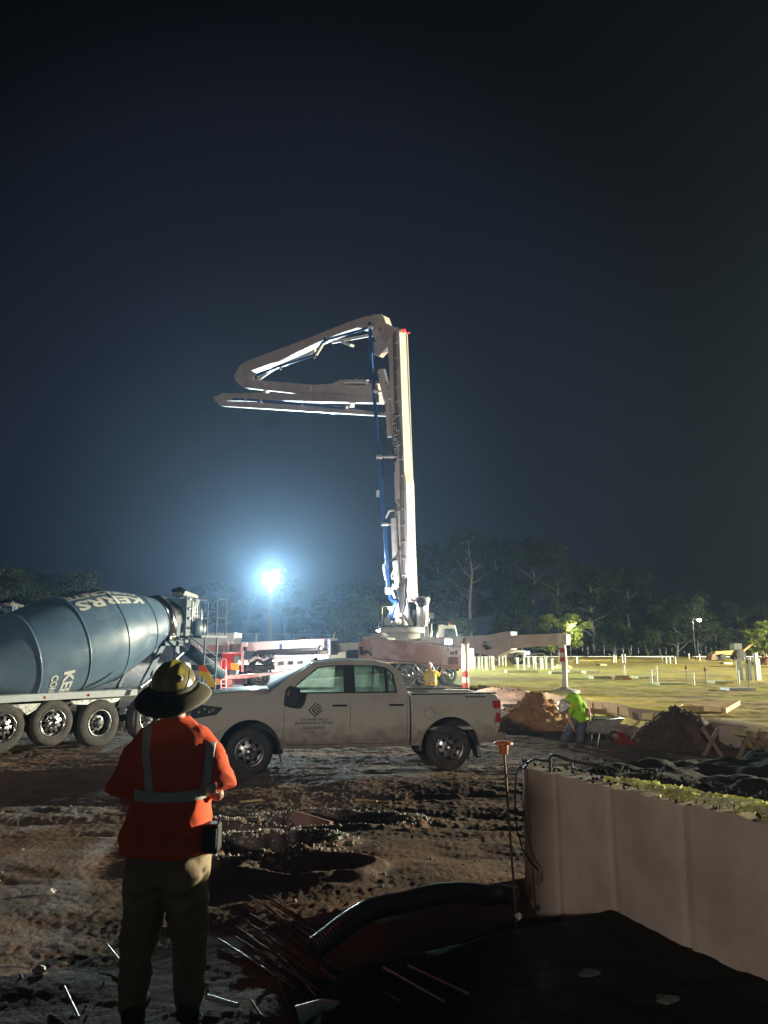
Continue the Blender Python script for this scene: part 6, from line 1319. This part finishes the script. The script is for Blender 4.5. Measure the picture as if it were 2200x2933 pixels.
def fuse(name, chunks, m, parent, vox=.012, smooth=4, folds=0, fscale=(9, 9, 4), seed=0, fold_mask=None):
    """melt overlapping closed chunks into one continuous skin"""
    g = MB()
    for c in chunks: g.add(c.v, c.f)
    o = g.build('tmp', m); r = o.modifiers.new('r', 'REMESH'); r.mode = 'VOXEL'; r.voxel_size = vox; r.use_smooth_shade = True
    s = o.modifiers.new('s', 'SMOOTH'); s.factor = .6; s.iterations = smooth
    dg = bpy.context.evaluated_depsgraph_get(); dg.update(); me = bpy.data.meshes.new_from_object(o.evaluated_get(dg)); bpy.data.objects.remove(o)
    if folds:
        n = len(me.vertices); co = np.empty(n * 3, np.float32); no = np.empty(n * 3, np.float32); me.vertices.foreach_get('co', co); me.vertices.foreach_get('normal', no)
        co = co.reshape(-1, 3).astype(float); no = no.reshape(-1, 3)
        x, y, z = co.T; wv = vnoise(x * 3 + seed, z * 3, seed + 1) * 1.2
        a = vnoise((x + y * .8) * fscale[0] + z * 2 + wv * 2, (z - x * .5) * fscale[2] + wv, seed + 2); b_ = vnoise((x - y) * fscale[0] * 2.2 + wv * 3, z * fscale[2] * 2 + 3, seed + 3)
        d = folds * ((.5 - np.abs(a) * 2.2) + .5 * (.5 - np.abs(b_) * 2))
        if fold_mask is not None: d = d * fold_mask(x, y, z)
        co = co + no * d[:, None]; me.vertices.foreach_set('co', co.reshape(-1).astype(np.float32)); me.update()
    world = [v.co.copy() for v in me.vertices]; polys = [tuple(p.vertices) for p in me.polygons]
    inv = rmat(parent).inverted()
    for v in me.vertices: v.co = inv @ v.co
    me.materials.clear(); me.materials.append(m); me.name = name; me.polygons.foreach_set('use_smooth', [True] * len(me.polygons))
    ob = bpy.data.objects.new(name, me); COL.objects.link(ob); ob.parent = parent
    return ob, BVHTree.FromPolygons(world, polys)
def strip(bvh, rows, off, name, m, parent, direction):
    """drape a band on a surface: rows of (left point, right point), cast along direction"""
    nv = 10; vs = []; d = Vector(direction).normalized()
    def good(r):
        for t in (0, .5, 1):
            h = bvh.ray_cast(Vector(r[0]).lerp(Vector(r[1]), t), d, 2.0)
            if h[0] is None or h[1].dot(d) > -.10: return False
        return True
    while len(rows) > 4 and not good(rows[0]): rows = rows[1:]
    while len(rows) > 4 and not good(rows[-1]): rows = rows[:-1]
    for a, b_ in rows:
        for k in range(nv + 1):
            p = Vector(a).lerp(Vector(b_), k / nv); hit = bvh.ray_cast(p, d, 2.0)
            ok_ = hit[0] is not None and hit[1].dot(d) < -.15
            if not ok_: hit = bvh.find_nearest(p + d * .30)
            q = hit[0]; n_ = hit[1]
            vs.append(q + n_ * off)
    n = len(rows); w1 = nv + 1
    mid = n // 2                               # drop stray hits outward from the middle, then ease the band along its length
    for i, p_ in [(i, i - 1) for i in range(mid + 1, n)] + [(i, i + 1) for i in range(mid - 1, -1, -1)]:
        for k in range(w1):
            a_ = vs[i * w1 + k]; b_ = vs[p_ * w1 + k]; st_ = Vector(rows[i][0]) - Vector(rows[p_][0])
            if (a_ - b_).length > st_.length * 2.2 + .015: vs[i * w1 + k] = b_ + st_ + d * st_.length * .3
    for _ in range(3): vs = [vs[q] if q < w1 or q >= (n - 1) * w1 else (vs[q - w1] + vs[q] * 2 + vs[q + w1]) / 4 for q in range(n * w1)]
    o = MB().add(vs, [(i * (nv + 1) + k, i * (nv + 1) + k + 1, (i + 1) * (nv + 1) + k + 1, (i + 1) * (nv + 1) + k) for i in range(n - 1) for k in range(nv)], True).build(name, m, parent)
    s = o.modifiers.new('s', 'SOLIDIFY'); s.thickness = .002; s.offset = 1
    return o
def hand(wrist, fwd, palm_n, s=1.0, side=1):
    """palm, four bent fingers of unequal length and a thumb from the side of the palm"""
    f = Vector(fwd).normalized(); n = Vector(palm_n); n = (n - n.dot(f) * f).normalized(); u = f.cross(n) * side; ch = []
    c = Vector(wrist)
    R = Matrix((f, u, n)).transposed(); ch.append(ell(c + f * .05 * s, .055 * s, .042 * s, .017 * s, R))
    for i, (o, L_) in enumerate(((-.033, .062), (-.011, .074), (.011, .080), (.032, .070))):
        b0 = c + f * .085 * s + u * o * s; p1 = b0 + (f * .9 + n * .35).normalized() * L_ * .45 * s; p2 = p1 + (f * .55 + n * .85).normalized() * L_ * .33 * s; p3 = p2 + (f * .1 + n).normalized() * L_ * .25 * s
        ch.append(limb([b0 - f * .02 * s, b0, p1, p2, p3], [.010 * s, .0095 * s, .009 * s, .008 * s, .007 * s]))
    t0 = c + f * .03 * s + u * .035 * s; t1 = t0 + (f * .6 + u * .8 + n * .2).normalized() * .035 * s; t2 = t1 + (f * .9 + u * .2 + n * .5).normalized() * .03 * s
    ch.append(limb([t0, t1, t2], [.013 * s, .0105 * s, .009 * s])); return ch
def head_chunks(c, R, s=1.0):
    """c: centre of the skull; R: columns are right, forward, up"""
    r, f, u = R.col[0], R.col[1], R.col[2]; Q = R
    ch = [ell(c + u * .01 * s, .076 * s, .094 * s, .105 * s, Q), ell(c - u * .055 * s + f * .025 * s, .056 * s, .062 * s, .062 * s, Q), ell(c + f * .096 * s - u * .018 * s, .012 * s, .018 * s, .024 * s, Q), ell(c + f * .082 * s - u * .058 * s, .026 * s, .014 * s, .008 * s, Q), ell(c + f * .07 * s - u * .095 * s, .022 * s, .02 * s, .018 * s, Q)]
    for sx in (-1, 1): ch += [ell(c + r * sx * .078 * s - u * .012 * s - f * .005 * s, .010 * s, .020 * s, .032 * s, Q), ell(c + r * sx * .030 * s + f * .078 * s + u * .018 * s, .018 * s, .016 * s, .009 * s, Q)]
    return ch
def frame(fwd, up):
    f = Vector(fwd).normalized(); u = Vector(up); u = (u - u.dot(f) * f).normalized(); r = f.cross(u); return Matrix((r, f, u)).transposed()

# --- standing man seen from behind
X0, Y0 = -1.165, 4.40; gz0 = min(zg(-1.28, 4.4), zg(-1.02, 4.4))
man = thing('person', (X0, Y0, gz0), 'person standing with back turned in orange hi-vis t-shirt, wide-brimmed hard hat and olive trousers', 'person')
feet = [(-1.30, 4.38), (-1.03, 4.42)]
Rh = frame((0.05, .93, .30), (0, -.3, .95)); hc = Vector((-1.178, 4.42, 1.955))
body = [limb([(x, y, .40), (x * .6 + X0 * .4 + (-.02 if x < X0 else .02), y, .80), (X0 + (-.10 if x < X0 else .10), 4.41, 1.17)], [.05, .068, .095]) for x, y in feet]
body += [limb([(x, y - .05, .335), (x, y + .12, .325)], [.04, .035]) for x, y in feet]
body += [column([((X0, 4.42, 1.12), .17, .10), ((X0, 4.42, 1.3), .17, .10), ((X0, 4.42, 1.5), .17, .10), ((X0, 4.42, 1.66), .165, .095), ((X0, 4.43, 1.76), .14, .09), ((X0, 4.43, 1.80), .07, .065)]), limb([(X0, 4.42, 1.75), (-1.172, 4.43, 1.90)], [.062, .058])]
arms = [((-1.355, 4.42, 1.70), (-1.405, 4.40, 1.395), (-1.24, 4.62, 1.37), (-1, 1)), ((-.975, 4.42, 1.71), (-.912, 4.41, 1.42), (-1.07, 4.64, 1.39), (1, -1))]
for sh, el, wr_, sd in arms:
    body.append(limb([Vector(sh) + Vector((0, .01, -.03)), el, wr_], [.034, .038, .030])); f_ = Vector(wr_) - Vector(el)
    body += hand(wr_, (f_.x * .6, f_.y, .0), (-f_.x, 0, -.4), 1, sd[0])
body += head_chunks(hc, Rh)
fuse('body', body, skin, man, .0085, 3)
# hair at the nape
MB().add(*(lambda e: (e.v, e.f))(ell(hc - Rh.col[2] * .005 - Rh.col[1] * .012, .082, .093, .10, Rh))).build('hair', hair_m, man)
# t-shirt
shirt = [column([((X0 - .005, 4.42, 1.135), .226, .178), ((X0 - .01, 4.42, 1.20), .227, .175), ((X0, 4.42, 1.32), .216, .166), ((X0, 4.42, 1.45), .212, .162), ((X0, 4.42, 1.60), .212, .156), ((X0, 4.425, 1.69), .205, .145), ((X0, 4.43, 1.745), .19, .12), ((X0, 4.43, 1.785), .13, .09), ((X0 - .005, 4.435, 1.825), .075, .07)])]
for sh, el, wr_, sd in arms:
    s0, e0 = Vector(sh), Vector(el); low = s0.lerp(e0, .92); out = Vector((-.02 if sh[0] < X0 else .02, -.01, 0))
    shirt.append(limb([s0 + Vector((.05 if sh[0] < X0 else -.05, 0, .01)), s0.lerp(e0, .3) + out * .3], [.068, .072])); shirt.append(MB().tube([s0.lerp(e0, .15), s0.lerp(e0, .5) + out * .6, low + out * 1.3], [.066, .078, .086], 20))
cuffcut = None
fm = lambda x, y, z: .4 + .9 * np.clip((1.40 - z) / .2, 0, 1) + .8 * np.clip(np.abs(x - X0) - .12, 0, .2) * 4 * (z < 1.62)
sh_o, sh_b = fuse('t_shirt', shirt, hivis, man, .0085, 4, folds=.028, fscale=(8, 8, 7), seed=5, fold_mask=fm)
def mp(x, y, d=4.0): return P(*zm(x, y), d)
def bandrows(pairs, n=40):
    out = []
    for i in range(n + 1):
        t = i / n * (len(pairs) - 1); k = min(int(t), len(pairs) - 2); f_ = t - k
        a = [pairs[k][j] + (pairs[k + 1][j] - pairs[k][j]) * f_ for j in range(4)]; p, q = P(*zm(a[0], a[1]), 4.24), P(*zm(a[2], a[3]), 4.24); out.append((Vector((p.x, 3.95, p.z)), Vector((q.x, 3.95, q.z))))
    return out
strip(sh_b, bandrows([(280, 430, 338, 415), (290, 500, 346, 495), (306, 640, 358, 640), (318, 740, 368, 740), (328, 865, 380, 865)]), .004, 'reflective_stripe', reflect, man, (0, 1, 0))
strip(sh_b, bandrows([(660, 420, 714, 432), (668, 500, 720, 510), (668, 600, 720, 600), (660, 720, 712, 720), (646, 855, 698, 855)]), .004, 'reflective_stripe', reflect, man, (0, 1, 0))
strip(sh_b, bandrows([(262, 845, 262, 912), (350, 858, 350, 925), (500, 860, 500, 922), (640, 850, 640, 915), (735, 812, 735, 884)], 60), .007, 'reflective_stripe', reflect, man, (0, 1, 0))
# trousers
tr_ch = [column([((X0, 4.41, .98), .225, .155), ((X0, 4.41, 1.08), .222, .150), ((X0, 4.42, 1.20), .205, .145)])]
for (x, y), sgn in zip(feet, (-1, 1)): tr_ch.append(limb([(x + .005 * sgn, y, .40), (x + .0 * sgn, y + .005, .60), (X0 + .115 * sgn, 4.41, .84), (X0 + .105 * sgn, 4.41, 1.03)], [.072, .084, .108, .126]))
tr_ch += [ell(Vector((X0 + s_ * .10, 4.33, 1.03)), .10, .10, .11) for s_ in (-1, 1)]
fuse('trousers', tr_ch, khaki, man, .0095, 4, folds=.018, fscale=(5, 5, 9), seed=15)
for x, y in feet:
    fuse('boot', [limb([(x, y, .46), (x, y + .0, .37)], [.062, .058]), limb([(x, y - .05, gz0 + .05), (x, y + .06, gz0 + .052), (x, y + .17, gz0 + .04)], [.05, .05, .042])], boot_m, man, .01, 3)
# belt with radio pouch
bl = MB().lathe([(1.0, 0), (1.04, .004), (1.04, .036), (1.0, .04)], Matrix.Identity(4), 48, close=True); bl.v = [Vector((X0 + v.x * .216, 4.42 + v.y * .156, 1.12 + v.z)) for v in bl.v]; bl.build('belt', black, man)
pp_ = P(*zm(735, 1120), 4.33); rp_ = MB(); rp_.box((pp_.x - .05, 4.30, pp_.z - .08), (pp_.x + .035, 4.40, pp_.z + .07), None); ro = rp_.build('radio_pouch', black, man, bevel=.014)
g = MB(); g.tube([(pp_.x + .02, 4.33, pp_.z + .05), (pp_.x + .035, 4.33, pp_.z + .11)], .006, 6); g.box((pp_.x + .0, 4.294, pp_.z - .05), (pp_.x + .025, 4.31, pp_.z + .05)); g.build('radio', darksteel, ro, bevel=.004)
# hard hat: ribbed shell, full sun brim tipped back, strap, round decal
Hc = hc + Rh.col[2] * .035; HM = Matrix.Translation(Hc) @ Rh.to_4x4()
ht = MB(); seg = 48; rings = []
for i in range(15):
    a = i / 14 * math.pi / 2; rr_, hh_ = math.cos(a) ** .85, math.sin(a) * .145
    rings.append((rr_, hh_))
vs = []
for r_, h_ in rings:
    for k in range(seg):
        an = 2 * math.pi * k / seg; x_, y_ = math.cos(an) * .122 * r_, math.sin(an) * .148 * r_ ; ridge = .010 * math.exp(-(x_ / .016) ** 2) + .006 * math.exp(-((abs(x_) - .055) / .012) ** 2)
        vs.append(HM @ Vector((x_, y_, h_ + ridge * (1 if h_ > .03 else 0))))
ht.add(vs, [(i * seg + k, i * seg + (k + 1) % seg, (i + 1) * seg + (k + 1) % seg, (i + 1) * seg + k) for i in range(14) for k in range(seg)], True)
hat = ht.build('hard_hat', hat_m, man)
br = MB(); vs = []
prof = [(.99, .004), (1.22, -.010), (1.48, -.030), (1.64, -.050), (1.69, -.062)]
for r_, h_ in prof:
    for k in range(seg):
        an = 2 * math.pi * k / seg; vs.append(HM @ Vector((math.cos(an) * .120 * r_, math.sin(an) * .140 * r_ * (1.0 if math.sin(an) > 0 else 1.08), h_ - (.022 * (r_ - 1) * (1 - abs(math.cos(an)))) + .012 * (r_ - 1) * math.cos(an) ** 2)))
br.add(vs, [(i * seg + k, i * seg + (k + 1) % seg, (i + 1) * seg + (k + 1) % seg, (i + 1) * seg + k) for i in range(4) for k in range(seg)], True)
bo = br.build('sun_brim', M('dark olive brim', (.10, .085, .05), .7, var=.25, scale=12), hat); sm_ = bo.modifiers.new('s', 'SOLIDIFY'); sm_.thickness = .004
sp_ = MB(); vs = [HM @ Vector((math.cos(2 * math.pi * k / seg) * .127, math.sin(2 * math.pi * k / seg) * .153, h_)) for h_ in (.012, .03) for k in range(seg)]
sp_.add(vs, [(k, (k + 1) % seg, seg + (k + 1) % seg, seg + k) for k in range(seg)], True); sp_.build('headlamp_strap', black, hat)
MB().tube([HM @ Vector((.10, -.11, .03)), HM @ Vector((.118, -.09, .09)), HM @ Vector((.11, -.05, .12))], .004, 6).build('strap_end', black, hat)
MB().box((-.02, -.165, .008), (.012, -.15, .035), HM).build('buckle', darksteel, hat, bevel=.003)
dc = HM @ Vector((.066, -.095, .085)); dn = (dc - (HM @ Vector((0, 0, -.02)))).normalized()
MB().lathe([(0, .012), (.020, .011), (.0205, .0)], basis(dc, dn), 20).build('round_decal', M('grey sticker', (.32, .31, .30), .5, var=.3, scale=60), hat)
MB().lathe([(0, .0135), (.010, .0128)], basis(dc + Rh.col[0] * .002, dn), 5).build('decal_mark', decal, hat)

# --- worker at the pump wheels, seen from the waist up over the pickup bed
def simple_worker(root_loc, label, scale_z=1.0): pass
wc = P(*z3(925, 800), 29.5); wk = thing('person', (wc.x, 29.5, zg(wc.x, 29.5)), 'worker in yellow hi-vis vest and white hard hat raising one arm beside the pump wheels', 'person')
gx0 = wc.x; g0 = zg(wc.x, 29.5); Yw = 29.5
def wv(x, z_, y=0): return Vector((gx0 + x, Yw + y, g0 + z_))
zt_h = P(*z3(910, 690), Yw).z - g0; kk = zt_h / 1.78
S_ = lambda x, z_, y=0: wv(x * kk, z_ * kk, y * kk)
Rw = frame((.3, .9, 0), (0, 0, 1)); hw = S_(-.06, 1.62)
ch = [limb([S_(-.12, .08), S_(-.11, .48), S_(-.09, .9)], [.05, .06, .09]), limb([S_(.12, .08), S_(.11, .48), S_(.09, .9)], [.05, .06, .09]), column([(S_(0, .85), .17, .12), (S_(0, 1.1), .17, .12), (S_(0, 1.4), .19, .12), (S_(-.02, 1.48), .09, .08)]), limb([S_(-.03, 1.4), S_(-.05, 1.56)], [.06, .055]), limb([S_(-.2, 1.38), S_(-.27, 1.08), S_(-.2, .9, .15)], [.05, .042, .03]), limb([S_(.19, 1.40), S_(.38, 1.24, .05), S_(.50, 1.44, .1)], [.05, .042, .03])] + hand(S_(.50, 1.44, .1), (.5, .1, .85), (0, -1, 0)) + hand(S_(-.2, .9, .15), (.2, .4, -.8), (1, 0, 0), 1, -1) + head_chunks(hw, Rw)
fuse('body', ch, skin, wk, .013, 2)
_, wb_ = fuse('hi_vis_shirt', [column([(S_(0, .80), .22, .16), (S_(0, 1.1), .21, .155), (S_(0, 1.36), .22, .145), (S_(0, 1.44), .16, .11), (S_(-.02, 1.49), .08, .08)]), limb([S_(-.19, 1.38), S_(-.26, 1.1)], [.075, .07]), limb([S_(.18, 1.39), S_(.34, 1.27, .04)], [.075, .068])], yell, wk, .013, 3, folds=.012, seed=23)
for x_ in (-.10, .10): strip(wb_, [(S_(x_ - .025, z_, -.5), S_(x_ + .025, z_, -.5)) for z_ in np.linspace(.85, 1.44, 12)], .006, 'reflective_stripe', reflect, wk, (0, 1, 0))
strip(wb_, [(S_(x_, 1.0, -.5), S_(x_, 1.06, -.5)) for x_ in np.linspace(-.2, .2, 12)], .008, 'reflective_stripe', reflect, wk, (0, 1, 0))
fuse('trousers', [column([(S_(0, .78), .19, .14), (S_(0, .95), .19, .14)]), limb([S_(-.12, .1), S_(-.11, .5), S_(-.09, .85)], [.08, .085, .11]), limb([S_(.12, .1), S_(.11, .5), S_(.09, .85)], [.08, .085, .11])], denim, wk, .014, 3)
for s_ in (-.12, .12): fuse('boot', [limb([S_(s_, .05, -.05), S_(s_, .05, .15)], [.055, .05])], boot_m, wk, .014, 2)
def hardhat(c, R, m, par, s=1.0):
    g = MB(); MM = Matrix.Translation(c + R.col[2] * .045 * s) @ R.to_4x4() @ Matrix.Diagonal((.86 * s, 1.05 * s, s, 1)); g.lathe([(.165, -.012), (.165, -.004), (.138, .004), (.135, .05), (.11, .10), (.06, .135), (0, .145)], MM, 28); 
    g.tube([MM @ Vector((0, -.12, .08)), MM @ Vector((0, -.05, .146)), MM @ Vector((0, .05, .146)), MM @ Vector((0, .12, .08))], .012, 6); return g.build('hard_hat', m, par)
hardhat(hw, Rw, M('dusty white hard hat', (.5, .42, .36), .5, var=.1), wk, kk)

# --- worker bending over the wheelbarrow
Yb = 18.1; bc = P(*z4(500, 900), Yb); gB = zg(bc.x, Yb)
bw = thing('person', (bc.x, Yb, gB), 'worker bending over the wheelbarrow in lime green hi-vis shirt and white hard hat', 'person')
B_ = lambda x, y, o=0: P(*z4(x, y), Yb + o)
hip, shl, hd_ = B_(540, 665, .05), B_(490, 650, -.12), B_(452, 680, -.22)
hip = B_(575, 770, .1); Rb = frame((-.55, -.55, -.62), (-.55, -.45, .7))
pel = B_(560, 735, .12); chs = B_(500, 640, -.05)
kneeL, kneeR = B_(475, 820, .0), B_(545, 825, .05); ftL, ftR = B_(450, 895, .0), B_(545, 893, .05)
pelv = B_(545, 730, .1)
eb, wr1 = B_(478, 745, -.15), B_(500, 790, -.2); eb2, wr2 = B_(590, 690, .0), B_(600, 740, -.05)
tors = lambda g_: [limb([pelv, pelv.lerp(chs, .5) + Vector((0, 0, .03)), chs], [.155 + g_, .165 + g_, .165 + g_])]
ch = tors(-.03) + [limb([pelv + Vector((-.08, 0, 0)), kneeL, ftL + Vector((0, 0, .08))], [.09, .06, .045]), limb([pelv + Vector((.06, 0, 0)), kneeR, ftR + Vector((0, 0, .08))], [.09, .06, .045]), limb([chs, B_(465, 668, -.2)], [.07, .055]), limb([chs + Vector((-.08, -.1, -.03)), eb, wr1], [.055, .045, .032]), limb([chs + Vector((.12, -.05, .0)), eb2, wr2], [.055, .045, .032])] + hand(wr1, (.2, -.2, -1), (1, 0, 0)) + hand(wr2, (0, -.2, -1), (-1, 0, 0), 1, -1) + head_chunks(B_(452, 682, -.25), Rb)
fuse('body', ch, skin, bw, .012, 2)
_, bb_ = fuse('hi_vis_shirt', tors(.03) + [limb([chs + Vector((-.07, -.08, -.02)), (chs + Vector((-.07, -.08, -.02))).lerp(eb, .55)], [.085, .08]), limb([chs + Vector((.1, -.05, .0)), (chs + Vector((.1, -.05, 0))).lerp(eb2, .55)], [.085, .08])], limeg, bw, .012, 3, folds=.014, seed=33)
strip(bb_, [(B_(x_, 602, -.6), B_(x_ + 22, 602 , -.6)) for x_ in (500, 502)] if False else [(B_(485 + t * 40, 615 + t * 105, -.6), B_(505 + t * 40, 608 + t * 105, -.6)) for t in np.linspace(0, 1, 10)], .006, 'reflective_stripe', yell, bw, (0, 1, 0))
fuse('trousers', [limb([pelv, pelv + Vector((0, 0, -.1))], [.165, .15]), limb([pelv + Vector((-.08, 0, -.02)), kneeL, ftL + Vector((0, 0, .1))], [.12, .09, .075]), limb([pelv + Vector((.06, 0, -.02)), kneeR, ftR + Vector((0, 0, .1))], [.12, .09, .075])], denim, bw, .013, 3, folds=.01, seed=43)
for f_ in (ftL, ftR): fuse('boot', [limb([Vector((f_.x + .03, f_.y, gB + .055)), Vector((f_.x - .12, f_.y - .06, gB + .05))], [.055, .048])], boot_m, bw, .014, 2)
hardhat(B_(450, 678, -.25), Rb, white, bw, 1.0)

# ------------------------------------------------------------------ labels: order look-alikes as seen from the camera
bpy.context.view_layer.update()
ORD = 'first second third fourth fifth sixth seventh eighth ninth tenth eleventh twelfth thirteenth fourteenth fifteenth sixteenth seventeenth eighteenth nineteenth twentieth'.split()
by = {}
for o in COL.objects:
    if o.parent is None and o.get('label') and o.get('group'): by.setdefault(o['label'], []).append(o)
for lb, os_ in by.items():
    if len(os_) < 2: continue
    def sx(o):
        if o.type == 'MESH': c = o.matrix_world @ (sum((Vector(q) for q in o.bound_box), Vector()) / 8)
        else: c = o.matrix_world.translation
        return c.x / max(.1, c.y)
    for i, o in enumerate(sorted(os_, key=sx)): o['label'] = lb + ', ' + (ORD[i] if i < 20 else str(i + 1) + 'th') + ' from the left'

# ------------------------------------------------------------------ haze
hz = bpy.data.materials.new('haze'); hz.use_nodes = True; nt = hz.node_tree; nt.nodes.remove(nt.nodes['Principled BSDF'])
pv = nt.nodes.new('ShaderNodeVolumePrincipled'); pv.inputs['Color'].default_value = (.46, .66, .95, 1); pv.inputs['Density'].default_value = .00045; pv.inputs['Anisotropy'].default_value = .78
nt.links.new(pv.outputs[0], nt.nodes['Material Output'].inputs['Volume'])
hb = MB(); hb.box((-620, -620, -3), (620, 620, 30.5)); tag(hb.build('haze', hz), kind='stuff')
